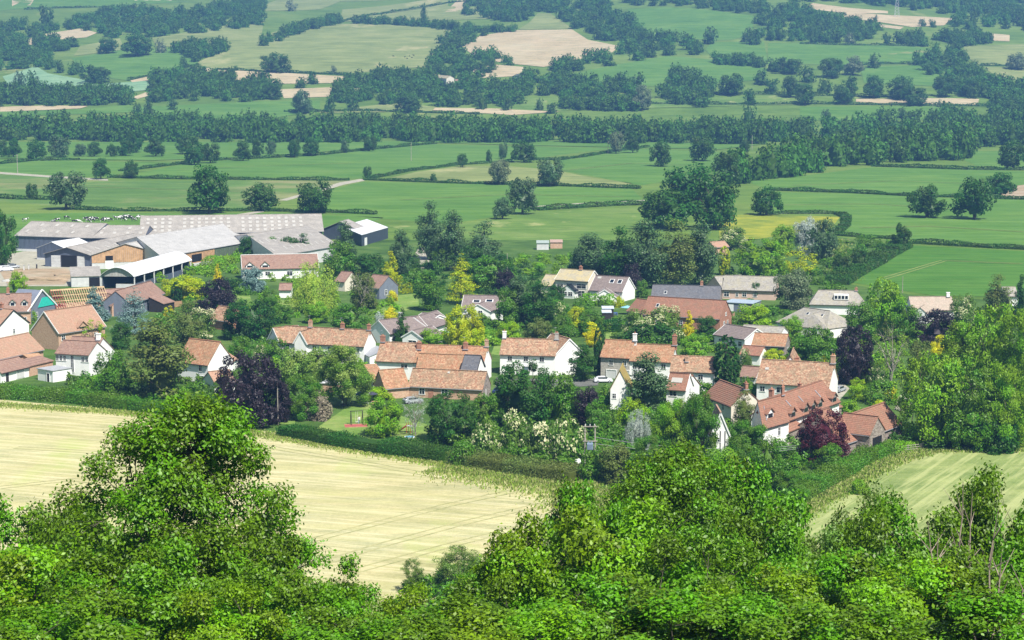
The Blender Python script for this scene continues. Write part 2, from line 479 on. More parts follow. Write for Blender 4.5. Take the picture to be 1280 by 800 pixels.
def put_tree(key, mat, X, Y, h, w, label, cat='tree', group=None, name='tree', joinit=False, bark=None, zoff=0.0, rz=None):
    TREE_N[0] += 1; i = TREE_N[0]
    ps = PROTO[key]; k = (i * 7 + 3) % len(ps); cm, tm, H, W = ps[k][:4]
    rng = random.Random(i * 13 + 5)
    rz = rng.uniform(0, 2 * PI) if rz is None else rz
    z = zf(X, Y) + zoff
    if joinit:
        o = link(name, joined(key, k, mat, bark or MATS['bark']), None, (X, Y, z)); o.rotation_euler = (0, 0, rz)
        o.scale = (w / W, w / W, h / H)
        return tag(o, label, cat, group)
    r = empty(name, (X, Y, z), rz); r.scale = (w / W, w / W, h / H)
    t = link('trunk', tm, r); c = link('crown', cm, r)
    c.material_slots[0].link = 'OBJECT'; c.material_slots[0].material = mat
    if bark: t.material_slots[0].link = 'OBJECT'; t.material_slots[0].material = bark
    return tag(r, label, cat, group)
def tree_px(key, mat, u, top, base, w, label, **kw):
    g = gp(u, base)
    h = top_z(u, top, g.y) - g.z; wd = w / ppm(g.y)
    return put_tree(key, mat, g.x, g.y, max(h, .6), wd, label, **kw)
# ------------------------------------------------------------ the palette of plants
GREENS = {'leaf_mid': ((0.105, 0.23, 0.022),), 'leaf_bright': ((0.2, 0.37, 0.035),), 'leaf_dark': ((0.05, 0.135, 0.02),), 'leaf_deep': ((0.028, 0.095, 0.014),), 'leaf_olive': ((0.15, 0.2, 0.05),), 'leaf_grey': ((0.17, 0.22, 0.11),), 'leaf_lime': ((0.28, 0.45, 0.035),), 'leaf_oak': ((0.055, 0.125, 0.02),), 'leaf_gold': ((0.44, 0.52, 0.03),), 'leaf_yellow': ((0.68, 0.64, 0.03),), 'leaf_willow': ((0.38, 0.52, 0.09),), 'leaf_blue': ((0.2, 0.31, 0.28),), 'leaf_silver': ((0.42, 0.48, 0.42),), 'leaf_purple': ((0.022, 0.013, 0.02),), 'leaf_wine': ((0.085, 0.02, 0.03),), 'leaf_dead': ((0.3, 0.26, 0.19),), 'leaf_light': ((0.24, 0.36, 0.08),), 'leaf_far': ((0.08, 0.15, 0.05),), 'leaf_poplar': ((0.09, 0.165, 0.06),)}
for k_, (c_,) in GREENS.items():
    foliage(k_, c_, gloss=.45 if k_ in ('leaf_poplar', 'leaf_purple', 'leaf_mid') else .3, transl=.22 if k_ in ('leaf_purple', 'leaf_deep', 'leaf_wine') else .32)
foliage('leaf_cream_bloom', (.13, .24, .04), bloom=(.60, .61, .33), bloom_at=.80)
foliage('leaf_some_bloom', (.12, .22, .04), bloom=(.72, .70, .42), bloom_at=.78)
foliage('leaf_two_tone', (.15, .29, .04), second=(.27, .38, .07))
foliage('leaf_near', (.125, .265, .017), var=.6, gloss=.5, transl=.3)
foliage('leaf_near_lime', (.185, .34, .02), var=.6, gloss=.5, transl=.32)
foliage('leaf_near_olive', (.14, .23, .04), var=.6, gloss=.5)
foliage('leaf_wood', (.075, .165, .03), var=.75, gloss=.1)
foliage('grass_blade', (.26, .38, .08), second=(.42, .44, .16), gloss=.2)
simple('bark', (.10, .085, .065), .95, .35, 3, bump=.4)
simple('bark_pale', (.34, .31, .26), .9, .3, 3)
simple('bark_dead', (.30, .24, .19), .9, .25, 4)
M = MATS
# prototypes: nearest trees carry leaf-sized leaves, village trees clumps of 0.3 m, far ones larger clumps
for s in range(1):
    proto('ash', M['bark'], kind='ash', seed=12 + s, H=16, W=13.5, cb=.04, ncl=330, rc=.85, nleaf=19500, leaf=.20, sprig=6, limbs=34, inner=.12, lumpy=.16, fork=4, trunk_r=.26)
for s in range(3):
    proto('near', M['bark'], kind='round', seed=21 + s, H=11, W=9.5, cb=.12, ncl=62, rc=1.0, nleaf=9600, leaf=.25, sprig=4, limbs=16, inner=.3, lumpy=.4, fork=2, trunk_r=.18)
proto('thin', M['bark'], kind='sparse', seed=31, H=9, W=7, cb=.15, ncl=110, rc=.55, nleaf=3600, leaf=.18, sprig=4, limbs=18, inner=.3, lumpy=.3, fork=3, trunk_r=.12)
for s in range(3):
    proto('round', M['bark'], kind='round', seed=41 + s, H=9, W=8.5, cb=.06, ncl=60, rc=1.15, nleaf=6800, leaf=.42, inner=.5, lumpy=.24, core=True)
for s in range(2):
    proto('tall', M['bark'], kind='tall', seed=51 + s, H=14, W=7, cb=.05, ncl=75, rc=1.1, nleaf=6500, leaf=.38, inner=.45, lumpy=.28, core=True)
for s in range(2):
    proto('dome', M['bark'], kind='round', seed=151 + s, H=13, W=13.5, cb=.03, ncl=120, rc=1.25, nleaf=11500, leaf=.50, inner=.74, lumpy=.07, core=True)
proto('cone', M['bark'], kind='cone', seed=61, H=9, W=5.5, cb=.03, ncl=80, rc=.62, nleaf=5500, leaf=.3, inner=.6, lumpy=.12, core=True)
proto('column', M['bark'], kind='column', seed=65, H=10, W=5, cb=.01, ncl=230, rc=.3, nleaf=9500, leaf=.36, inner=.92, lumpy=.02, core=True)
proto('tier', M['bark'], kind='tier', seed=67, H=10, W=8, cb=.04, ncl=110, rc=.85, nleaf=4600, leaf=.28, inner=.45, lumpy=.18)
proto('willow', M['bark'], kind='willow', seed=71, H=10, W=11, cb=.10, ncl=110, rc=1.15, nleaf=9500, leaf=.36, inner=.55, lumpy=.15, core=True)
for s in range(3):
    proto('shrub', M['bark'], kind='shrub', seed=75 + s, H=3.2, W=4.6, cb=.0, ncl=60, rc=.6, nleaf=3000, leaf=.28, inner=.5, lumpy=.2, trunk_r=.06, limbs=5, core=True)
proto('ball', M['bark'], kind='round', seed=81, H=4, W=4, cb=.02, ncl=70, rc=.4, nleaf=2600, leaf=.2, inner=.75, lumpy=.06, trunk_r=.08, limbs=5)
proto('sparse', M['bark_pale'], kind='sparse', seed=85, H=10, W=8, cb=.2, ncl=90, rc=.6, nleaf=1500, leaf=.24, inner=.3, lumpy=.3, fork=3, limbs=16, trunk_r=.2)
for s in range(4):
    proto('oak', M['bark'], kind='oak', seed=91 + s, H=13, W=14, cb=.15, ncl=48, rc=1.9, nleaf=3700, leaf=.85, inner=.5, lumpy=.26, core=True, limbs=7, trunk_r=.5)
for s in range(4):
    proto('far', M['bark'], kind='round', seed=101 + s, H=12, W=16, cb=.0, ncl=24, rc=2.5, nleaf=380, leaf=1.6, tri=True, inner=.6, lumpy=.28, limbs=3, core=True, twig=False, trunk_r=.45)

# ------------------------------------------------------------ the ground as one sheet
def build_ground():
    xs = np.concatenate([np.arange(-1700, 1701, 20.)]); ys = np.concatenate([np.arange(-80, 330, 10.), np.arange(330, 1600, 40.), np.arange(1600, 4501, 20.)])
    X, Y = np.meshgrid(xs, ys); Zs = Z(X, Y) - .0
    V = np.stack([X.ravel(), Y.ravel(), Zs.ravel()], 1)
    nx = len(xs); i = np.arange(len(ys) - 1)[:, None] * nx + np.arange(nx - 1)[None]
    F = np.stack([i, i + 1, i + nx + 1, i + nx], 2).reshape(-1, 4)
    m = ground_mat('pasture', [(.3, (.10, .18, .03)), (.5, (.15, .24, .045)), (.7, (.21, .28, .065))], .012, .5, dry=((.34, .32, .13), .008, .62), bumpy=.2)
    o = link('ground', mesh_arr('ground', V, F, [m], smooth=True)); tag(o, kind='structure')
build_ground()
def sheet(name, pts, mat, lift=.02, px=True, kind='structure', label=None):
    """a field or surface lying on the ground, outline in photograph pixels"""
    P = [gp(*p) for p in pts] if px else [Vector((p[0], p[1], 0)) for p in pts]
    out = []
    for a, b in zip(P, P[1:] + P[:1]):
        n = max(1, int((b - a).length / 18))
        for i in range(n): q = a.lerp(b, i / n); out.append((q.x, q.y))
    arr = np.array(out); far = arr[:, 1].max() > 1600 or arr[:, 1].min() < 200
    inner = []
    if far:
        x0, x1, y0, y1 = arr[:, 0].min(), arr[:, 0].max(), arr[:, 1].min(), arr[:, 1].max()
        for gx in np.arange(math.ceil(x0 / 20) * 20, x1, 20.):
            for gy in np.arange(math.ceil(y0 / 20) * 20, y1, 20.):
                if inside(gx, gy, arr): inner.append((gx, gy))
    vs = [Vector(p) for p in out + inner]; n = len(out)
    res = delaunay_2d_cdt(vs, [(i, (i + 1) % n) for i in range(n)], [list(range(n))], 1 if not far else 1, 1e-4)
    V = np.array([(v.x, v.y) for v in res[0]]); zz = Z(V[:, 0], V[:, 1]) + lift + (.3 if far and V[:, 1].max() > 400 else 0)
    V = np.column_stack([V, zz])
    o = link(name, mesh_arr(name, V, [list(f) for f in res[2]], [mat], smooth=True))
    return tag(o, label, kind=kind)
def inside(x, y, arr):
    c = False; j = len(arr) - 1
    for i in range(len(arr)):
        xi, yi = arr[i]; xj, yj = arr[j]
        if (yi > y) != (yj > y) and x < (xj - xi) * (y - yi) / (yj - yi) + xi: c = not c
        j = i
    return c
G = ground_mat
hay = G('mown_hay', [(.3, (.47, .42, .21)), (.5, (.57, .51, .28)), (.72, (.64, .59, .36))], .03, 1.4, stripes=[(-9, 2.4, (.42, .39, .17), .35), (-20, 4, (.68, .61, .38), .4), (-8, 12, (.44, .43, .18), .3)], dry=((.36, .40, .14), .05, .56), finemix=.45)
hay2 = G('mown_meadow', [(.3, (.22, .31, .09)), (.5, (.31, .37, .13)), (.75, (.40, .42, .19))], .03, 1.4, stripes=[(62, 3.6, (.44, .46, .20), .55)], finemix=.45)
tan = G('cut_field', [(.3, (.50, .38, .24)), (.55, (.58, .46, .31)), (.75, (.64, .54, .38))], .02, .4, stripes=[(70, 7, (.46, .38, .2), .5)])
pale = G('pale_grass', [(.3, (.20, .24, .08)), (.5, (.27, .31, .11)), (.72, (.35, .36, .15))], .015, .5, dry=((.40, .36, .18), .012, .6))
teal = G('blue_crop', [(.3, (.22, .38, .22)), (.7, (.30, .44, .26))], .02, .3)
green = G('green_field', [(.3, (.085, .19, .03)), (.5, (.12, .24, .04)), (.72, (.175, .285, .055))], .02, .6, stripes=[(-4, 5, (.065, .17, .03), .6), (-6, 14, (.16, .27, .07), .35)], dry=((.24, .33, .10), .02, .66))
lush = G('lush_field', [(.3, (.06, .165, .02)), (.5, (.085, .20, .028)), (.75, (.115, .24, .04))], .04, 1.2, stripes=[(-3, 3, (.04, .16, .02), .5), (-3, 7, (.13, .24, .045), .35)])
olive = G('rough_meadow', [(.3, (.11, .20, .04)), (.5, (.16, .26, .055)), (.72, (.23, .30, .09))], .03, .8, dry=((.34, .34, .14), .04, .58))
buttercup = G('buttercup_meadow', [(.3, (.14, .22, .04)), (.5, (.31, .34, .045)), (.7, (.46, .43, .05))], .06, 1.0)
dryf = G('dry_pasture', [(.3, (.09, .19, .04)), (.5, (.14, .24, .06)), (.62, (.28, .29, .12)), (.8, (.38, .31, .17))], .012, .5)
soil = G('bare_yard', [(.3, (.36, .25, .16)), (.5, (.46, .34, .24)), (.7, (.56, .48, .38))], .06, 1.5)
gravel = G('gravel', [(.3, (.42, .38, .31)), (.7, (.56, .51, .43))], .2, 3)
asph = G('road_surface', [(.3, (.16, .155, .15)), (.7, (.22, .215, .21))], .2, 3)
garden = G('garden_ground', [(.3, (.05, .10, .022)), (.5, (.09, .17, .035)), (.7, (.15, .22, .06))], .07, 1.2)
lawn = G('lawn_grass', [(.3, (.15, .26, .05)), (.5, (.22, .33, .075)), (.72, (.34, .38, .13))], .12, 2.0)
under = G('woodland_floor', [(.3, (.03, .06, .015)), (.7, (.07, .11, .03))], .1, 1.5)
S = sheet
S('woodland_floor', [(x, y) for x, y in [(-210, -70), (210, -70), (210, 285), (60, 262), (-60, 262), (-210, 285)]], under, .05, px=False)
# village ground
S('garden_ground', [(-90, 330), (20, 318), (110, 330), (300, 322), (430, 300), (640, 300), (900, 300), (1045, 296), (1128, 309), (1060, 355), (1170, 374), (1400, 374), (1420, 560), (1040, 600), (960, 650), (690, 612), (560, 585), (330, 545), (165, 512), (-90, 498)], garden, .04)
S('hay_field', [(-120, 496), (0, 500), (170, 515), (260, 528), (340, 541), (430, 556), (540, 576), (640, 592), (698, 604), (720, 640), (668, 700), (560, 745), (460, 775), (200, 800), (-200, 800)], hay, .08)
S('mown_meadow', [(985, 652), (1010, 636), (1060, 608), (1110, 580), (1160, 566), (1220, 562), (1330, 566), (1400, 640), (1300, 760), (1000, 740)], hay2, .08)
# valley fields
S('field', [(-60, 269), (95, 266), (240, 267), (360, 266), (480, 272), (400, 300), (200, 300), (-60, 330)], green, .02)
S('field', [(-60, 217), (70, 222), (135, 226), (440, 226), (380, 240), (330, 262), (235, 262), (95, 260), (-60, 246)], dryf, .02)
S('field', [(-60, 198), (60, 200), (235, 204), (170, 212), (135, 221), (60, 220), (-60, 214)], green, .02)
S('field', [(240, 203), (330, 198), (430, 189), (545, 180), (700, 184), (770, 185), (640, 201), (575, 206), (515, 214), (465, 223), (150, 221)], green, .02)
S('field', [(400, 240), (455, 227), (560, 229), (790, 236), (808, 254), (670, 263), (560, 280), (440, 270), (395, 264)], lush if False else green, .02)
S('field', [(640, 208), (690, 212), (740, 222), (790, 229), (780, 234), (690, 232), (480, 224), (520, 215), (580, 207)], pale, .03)
S('field', [(700, 200), (765, 190), (800, 186), (900, 190), (900, 214), (800, 232), (740, 220), (690, 211)], green, .03)
S('rough_meadow', [(480, 282), (560, 282), (668, 266), (800, 258), (830, 262), (800, 300), (640, 305), (560, 300)], olive, .03)
S('field', [(915, 220), (960, 225), (1090, 209), (1280, 214), (1380, 214), (1380, 248), (1280, 250), (1135, 245), (1060, 240), (960, 237)], green, .02)
S('field', [(960, 240), (1060, 242), (1200, 248), (1380, 252), (1380, 312), (1280, 310), (1180, 302), (1045, 292), (1058, 268), (960, 266)], green, .03)
S('buttercup_meadow', [(897, 269), (960, 268), (1010, 270), (1050, 271), (1040, 285), (990, 292), (940, 300), (900, 304)], buttercup, .04)
S('field', [(1140, 307), (1280, 314), (1400, 318), (1400, 372), (1170, 370), (1062, 353)], lush, .06)
S('bare_patch', [(1250, 240), (1262, 233), (1290, 230), (1290, 247), (1250, 247)], soil, .05)
S('farm_track', [(-20, 215), (0, 215), (70, 220), (135, 224), (135, 226), (70, 222.5), (0, 217.5), (-20, 217.5)], gravel, .06)
S('farm_track', [(350, 250), (400, 236), (425, 228), (452, 223.5), (456, 226), (430, 231), (408, 237.5), (358, 251)], gravel, .06)
S('wheel_track', [(640, 259), (672, 257.5), (740, 253), (806, 250), (806, 251), (740, 254), (672, 258.5), (640, 260)], gravel, .06)
S('farm_track', [(296, 268), (322, 264), (330, 262), (330, 265), (318, 267), (300, 270)], gravel, .07)
S('farm_yard', [(-10, 322), (42, 312), (100, 316), (115, 330), (118, 345), (100, 358), (0, 358), (-20, 350)], gravel, .07)
S('bare_earth', [(0, 340), (25, 336), (85, 336), (92, 345), (80, 356), (10, 357)], soil, .10)
S('gravel_track', [(518, 335), (516, 322), (522, 312), (535, 308), (538, 318), (535, 336)], gravel, .09)
for q in ([(470, 396), (474, 380), (495, 370), (522, 367), (524, 382), (490, 396)], [(418, 545), (395, 536), (430, 512), (450, 503), (560, 540), (552, 552), (480, 548)],
          [(295, 368), (310, 362), (316, 382), (300, 388)], [(340, 392), (345, 376), (372, 374), (368, 392)], [(862, 392), (880, 384), (905, 388), (900, 402)], [(614, 443), (618, 432), (630, 430), (630, 446)],
          [(350, 530), (362, 510), (372, 514), (368, 532)], [(985, 575), (1000, 566), (1010, 578), (1000, 590)], [(757, 424), (757, 412), (772, 412), (770, 424)]):
    S('lawn', q, lawn, .10)
S('village_lane', [(618, 492), (620, 472), (640, 474), (746, 474), (748, 482), (640, 490)], asph, .09)
S('village_lane', [(1022, 500), (1038, 486), (1052, 478), (1062, 486), (1050, 500), (1036, 506)], gravel, .09)
S('village_lane', [(1118, 512), (1123, 495), (1136, 490), (1140, 505), (1132, 516)], gravel, .09)
stub = G('wheeled_stubble', [(.3, (.43, .41, .19)), (.7, (.52, .48, .25))], .1, 1.5)
pale_line = G('worn_grass', [(.3, (.22, .29, .08)), (.7, (.30, .34, .12))], .1, 1.0)
def tracks(pts, mat, gap=2.0, w=.4, lift=.11):
    P = [gp(*p) for p in pts]; Q = []
    for a, b in zip(P, P[1:]): Q += [a.lerp(b, i / 8) for i in range(8)]
    Q.append(P[-1]); V = []; F = []
    for sd in (-gap / 2, gap / 2):
        n0 = len(V)
        for i, q in enumerate(Q):
            d = (Q[min(i + 1, len(Q) - 1)] - Q[max(i - 1, 0)]).normalized(); n = Vector((-d.y, d.x, 0))
            for e in (-w / 2, w / 2): p = q + n * (sd + e); V.append((p.x, p.y, zf(p.x, p.y) + lift))
        F += [[n0 + 2 * i, n0 + 2 * i + 1, n0 + 2 * i + 3, n0 + 2 * i + 2] for i in range(len(Q) - 1)]
    tag(link('wheel_tracks', mesh_arr('wheel_tracks', V, F, [mat])), kind='structure')
for q in ([(380, 712), (470, 684), (580, 654), (690, 628)], [(440, 716), (540, 688), (650, 660)], [(300, 700), (420, 668), (560, 632), (680, 606)], [(20, 560), (120, 566), (250, 590)], [(340, 560), (450, 578), (600, 606)], [(0, 610), (90, 600), (180, 610)]): tracks(q, stub)
for q in ([(500, 250), (640, 243), (780, 246)], [(220, 212), (340, 207), (440, 204)], [(990, 232), (1120, 226), (1270, 232)], [(1075, 285), (1160, 283), (1280, 290)], [(980, 256), (1090, 255), (1200, 262)], [(1100, 350), (1180, 326), (1278, 330)], [(700, 214), (790, 204), (880, 208)], [(20, 232), (120, 234), (300, 240)]): tracks(q, pale_line, 2.2, .8, .14)
# hill fields
HF = [
 (pale, [(243, 80), (300, 55), (350, 38), (400, 30), (470, 30), (540, 35), (585, 38), (562, 55), (552, 75), (530, 84), (440, 92), (330, 89), (270, 87)]),
 (tan, [(575, 58), (600, 45), (640, 38), (715, 37), (735, 50), (775, 58), (765, 66), (720, 75), (680, 84), (640, 80), (600, 74)]),
 (pale, [(648, 37), (662, 28), (672, 17), (688, 17), (716, 36)]),
 (tan, [(588, 86), (620, 81), (655, 84), (650, 95), (600, 98)]), (tan, [(520, 93), (560, 90), (562, 96), (520, 97)]),
 (tan, [(240, 84), (330, 90), (435, 96), (430, 104), (350, 105), (265, 99)]), (tan, [(350, 112), (450, 108), (452, 120), (355, 123)]),
 (pale, [(400, 140), (490, 129), (545, 134), (540, 139), (400, 142)]), (tan, [(470, 134), (620, 136), (700, 140), (640, 144)]),
 (teal, [(3, 96), (45, 83), (60, 92), (112, 101), (108, 106), (70, 111), (10, 106)]), (teal, [(112, 106), (190, 101), (190, 112), (165, 115), (122, 113)]),
 (tan, [(162, 100), (190, 92), (192, 100), (165, 103)]), (tan, [(165, 122), (190, 113), (190, 119), (172, 124)]),
 (green, [(90, 73), (150, 63), (245, 61), (248, 80), (190, 92), (160, 101), (100, 93)]),
 (tan, [(24, 52), (60, 42), (100, 36), (122, 41), (108, 47), (70, 50), (30, 58)]), (tan, [(-10, 70), (12, 60), (8, 68), (-10, 76)]),
 (pale, [(92, 70), (100, 58), (150, 48), (155, 62), (110, 68)]), (pale, [(190, 48), (225, 42), (300, 30), (330, 26), (325, 58), (245, 60), (195, 58)]),
 (green, [(-30, 17), (40, 10), (140, 9), (230, 3), (140, -8), (0, -10)]), (tan, [(15, 8), (15, -3), (45, -4), (38, 7)]), (tan, [(168, 1), (215, 1), (210, -4), (170, -4)]),
 (pale, [(330, 14), (400, 12), (425, 2), (550, -4), (360, -5), (335, 4)]), (pale, [(425, 27), (428, 12), (520, 2), (560, -3), (560, 8), (640, 12), (640, 24), (600, 24), (520, 26)]),
 (tan, [(556, 15), (568, 4), (575, -4), (640, -4), (640, 2), (585, 4), (580, 14)]), (tan, [(600, 10), (665, 8), (662, 14), (600, 15)]),
 (green, [(785, 12), (830, 9), (880, 12), (942, 20), (940, 44), (915, 50), (895, 51), (860, 49), (815, 48), (790, 30)]),
 (green, [(695, 98), (760, 83), (835, 70), (880, 74), (960, 86), (955, 100), (840, 108), (700, 108)]), (green, [(882, 62), (890, 53), (955, 52), (960, 80), (890, 72)]),
 (green, [(960, 60), (960, 54), (1100, 57), (1172, 60), (1140, 80), (1060, 82), (960, 80)]), (pale, [(1205, 58), (1290, 55), (1290, 80), (1225, 82), (1205, 70)]),
 (pale, [(1230, 84), (1300, 84), (1300, 100), (1250, 100)]), (green, [(1075, 84), (1150, 82), (1175, 95), (1170, 108), (1080, 104)]),
 (tan, [(1008, 11), (1015, 4), (1060, 10), (1110, 14), (1110, 17), (1060, 17)]), (tan, [(1040, 20), (1060, 16), (1110, 19), (1192, 23), (1180, 32), (1140, 34), (1100, 28)]),
 (tan, [(1080, 28), (1130, 34), (1125, 37), (1085, 32)]), (tan, [(1238, 42), (1262, 44), (1262, 52), (1238, 51)]), (tan, [(1250, 17), (1300, 17), (1300, 24), (1255, 24)]),
 (tan, [(1070, 124), (1180, 123), (1224, 124), (1222, 131), (1070, 129)]), (green, [(1000, 134), (1180, 133), (1175, 150), (1000, 151)]),
 (olive, [(640, 124), (700, 122), (900, 122), (1000, 119), (1000, 131), (700, 139), (640, 138)]), (green, [(170, 134), (330, 127), (400, 126), (400, 138), (330, 150), (220, 147), (160, 140)]),
 (tan, [(0, 134), (60, 132), (110, 133), (100, 136), (0, 140)]), (green, [(0, 140), (100, 137), (160, 131), (170, 135), (160, 141), (0, 146)]),
 (pale, [(1175, 60), (1160, 66), (1100, 69)]) ]
for mt, q in HF: S('hill_field', q, mt, .05)
S('field', [(-80, 178), (330, 178), (620, 176), (960, 180), (900, 187), (700, 183), (545, 179), (430, 188), (330, 196), (190, 201), (-80, 197)], green, .02)
S('field', [(1205, 200), (1215, 189), (1400, 189), (1400, 212), (1225, 209)], green, .02)

# ------------------------------------------------------------ far woods: masses of trees nobody could count
def merge_trees(spec, key='far'):
    """spec: (x, y, h, w, rz) list -> one mesh's arrays"""
    Vs, Fs, T, Cc, n0 = [], [], [], [], 0
    for i, (x, y, h, w, rz) in enumerate(spec):
        ps = PROTO[key]; _, _, H, W, (V, F, A), _ = ps[i % len(ps)]
        c, s = math.cos(rz), math.sin(rz)
        P = V * np.array([w / W, w / W, h / H])
        P = np.column_stack([P[:, 0] * c - P[:, 1] * s + x, P[:, 0] * s + P[:, 1] * c + y, P[:, 2] + zf(x, y)])
        Vs.append(P); Fs.append(F + n0); n0 += len(V); T.append(A['tint'])
        Cc.append(np.clip(A['clump'] * .3 + random.Random(i * 3 + 1).random() * .75, 0, 1))
    return np.concatenate(Vs), np.concatenate(Fs), {'tint': np.concatenate(T), 'clump': np.concatenate(Cc)}
def wood(poly, n, h=(10, 16), w=(11, 18), label=None, mat='leaf_wood', seed=0, chain=False, key='far', name='woodland'):
    """poly in pixels of the ground the trees stand on; chain = a polyline of trees"""
    rng = random.Random(seed + int(poly[0][0]) * 7 + n)
    P = [gp(*p) for p in poly]; spec = []
    if chain:
        seg = [(a, b, (b - a).length) for a, b in zip(P, P[1:])]; tot = sum(s[2] for s in seg)
        for i in range(n):
            d = (i + rng.uniform(.1, .9)) / n * tot
            for a, b, l in seg:
                if d <= l: q = a.lerp(b, d / l); break
                d -= l
            spec.append((q.x + rng.uniform(-3, 3), q.y + rng.uniform(-9, 9)))
    else:
        arr = np.array([(p.x, p.y) for p in P]); x0, x1, y0, y1 = arr[:, 0].min(), arr[:, 0].max(), arr[:, 1].min(), arr[:, 1].max()
        k = 0
        while len(spec) < n and k < n * 60:
            k += 1; x, y = rng.uniform(x0, x1), rng.uniform(y0, y1)
            if inside(x, y, arr) and all((x - a) ** 2 + (y - b) ** 2 > 30 for a, b in spec[-40:]): spec.append((x, y))
    full = []
    for x, y in spec:
        s = rng.uniform(0, 1)
        full.append((x, y, (h[0] + (h[1] - h[0]) * s) * .95, (w[0] + (w[1] - w[0]) * rng.uniform(0, 1)) * 1.22, rng.uniform(0, 6.28)))
    V, F, A = merge_trees(full, key)
    o = link(name, mesh_arr(name, V, F, [MATS[mat]], None, A))
    return tag(o, label, 'wood', kind='stuff')
WD = [
 ([(-90, 163), (330, 160), (620, 168), (960, 168), (960, 181), (640, 179), (330, 179), (-90, 175)], 330, (13, 19), (13, 19), 'long belt of trees crossing the valley floor below the hills', False),
 ([(900, 176), (985, 164), (1150, 150), (1400, 140), (1400, 186), (1190, 188), (1000, 180)], 130, (14, 19), (14, 20), 'belt of trees widening at the valley edge', False),
 ([(905, 232), (925, 214), (1000, 202), (1120, 186), (1215, 180), (1208, 199), (1080, 208), (960, 226)], 62, (15, 20), (15, 20), 'slanting wood running down to the dark oak clump', False),
 ([(75, 36), (130, 16), (200, 14), (240, 18), (290, 6), (330, 2), (330, 34), (270, 40), (225, 44), (190, 47), (150, 50), (120, 42)], 125, (10, 15), (12, 18), 'hanging wood above the pale hillside pastures', False),
 ([(-60, 54), (60, 50), (90, 57), (95, 68), (60, 82), (100, 92), (95, 98), (45, 86), (-60, 92)], 60, (10, 15), (12, 18), 'wood above the blue green crop strips', False),
 ([(-60, 30), (20, 30), (75, 38), (60, 42), (10, 56), (-60, 64)], 40, (10, 14), (12, 17), 'trees below the highest pastures on the hill', False),
 ([(-60, 116), (10, 116), (66, 118), (66, 133), (-60, 135)], 34, (12, 16), (14, 19), 'dark clump under the blue green crop', False),
 ([(68, 118), (165, 118), (168, 131), (68, 133)], 26, (11, 15), (13, 18), 'thicket of trees beside the dark clump on the lower slope', False),
 ([(192, 100), (225, 92), (300, 98), (345, 108), (345, 127), (190, 128)], 50, (11, 15), (13, 18), 'wood around the tan strips on the lower slope', False),
 ([(215, 66), (232, 58), (262, 56), (300, 60), (262, 72), (250, 80)], 18, (11, 15), (13, 17), 'trees at the corner of the big pale pasture', False),
 ([(320, 56), (350, 46), (385, 31), (425, 26), (425, 32), (380, 39), (350, 52), (325, 59)], 24, (10, 14), (12, 16), 'strip of trees beside the big pale pasture', False),
 ([(443, 29), (500, 31), (552, 36), (600, 40), (640, 40)], 26, (8, 13), (10, 15), 'tree line along the top of the big pale pasture', True),
 ([(551, 52), (580, 42), (610, 45), (590, 52), (575, 60), (575, 74), (630, 72), (640, 80), (600, 98), (570, 98), (535, 92), (525, 84), (550, 74)], 38, (10, 15), (12, 17), 'wood between the pale pasture and the tan field', False),
 ([(442, 100), (490, 90), (532, 98), (600, 108), (660, 108), (660, 130), (600, 137), (500, 131), (412, 132), (418, 117)], 78, (10, 15), (12, 18), 'wood around the white hillside house', False),
 ([(580, 22), (590, -5), (760, -8), (770, 15), (790, 28), (805, 46), (840, 51), (872, 56), (880, 70), (830, 69), (770, 81), (702, 93), (680, 86), (735, 76), (782, 64), (778, 56), (738, 48), (715, 34), (692, 17), (672, 14), (650, 30)], 150, (11, 16), (13, 18), 'large wood wrapping the tan field', False),
 ([(655, 100), (715, 100), (790, 110), (790, 122), (650, 122)], 34, (10, 15), (12, 17), 'trees below the large wood', False),
 ([(700, 132), (800, 134), (800, 139), (705, 138)], 16, (12, 16), (13, 17), 'row of trees above the valley belt', False),
 ([(830, 122), (842, 100), (868, 96), (886, 110), (886, 134), (832, 133)], 16, (12, 16), (14, 18), 'round clump standing in the green lower slope', False),
 ([(890, 78), (955, 82), (958, 86), (892, 81)], 9, (10, 14), (12, 16), 'short row of trees on the green slope', False),
 ([(760, 6), (860, 9), (930, 19), (960, 18), (960, 4), (760, -6)], 40, (10, 14), (12, 17), 'tree line along the green hilltop field', False),
 ([(943, 50), (945, 22), (990, 12), (1040, 24), (1100, 34), (1102, 50), (1060, 54), (990, 52)], 62, (10, 15), (13, 18), 'wood below the two tan strips', False),
 ([(960, 8), (1010, -8), (1400, -10), (1400, 36), (1262, 42), (1190, 36), (1195, 20), (1120, 10), (1020, 2)], 140, (12, 17), (14, 20), 'blue hazy wood on the far hilltop', False),
 ([(1120, 58), (1128, 46), (1152, 46), (1156, 58)], 7, (10, 14), (12, 16), 'small clump above the green field', False),
 ([(1168, 50), (1225, 46), (1238, 54), (1205, 58)], 24, (10, 14), (12, 17), 'trees beyond the green field', False),
 ([(1150, 88), (1168, 66), (1200, 66), (1215, 84), (1235, 100), (1300, 112), (1400, 112), (1400, 140), (1240, 142), (1215, 124), (1180, 112)], 80, (11, 15), (13, 18), 'broad strip of trees coming down the slope to the valley belt', False),
]
for i, (pl, n, hh, ww, lb, ch) in enumerate(WD): wood(pl, int(n * (1.35 if i < 3 else 1.9)), (hh[0] * .85, hh[1] * 1.1), (ww[0] * .85, ww[1]), lb, seed=i, chain=ch)
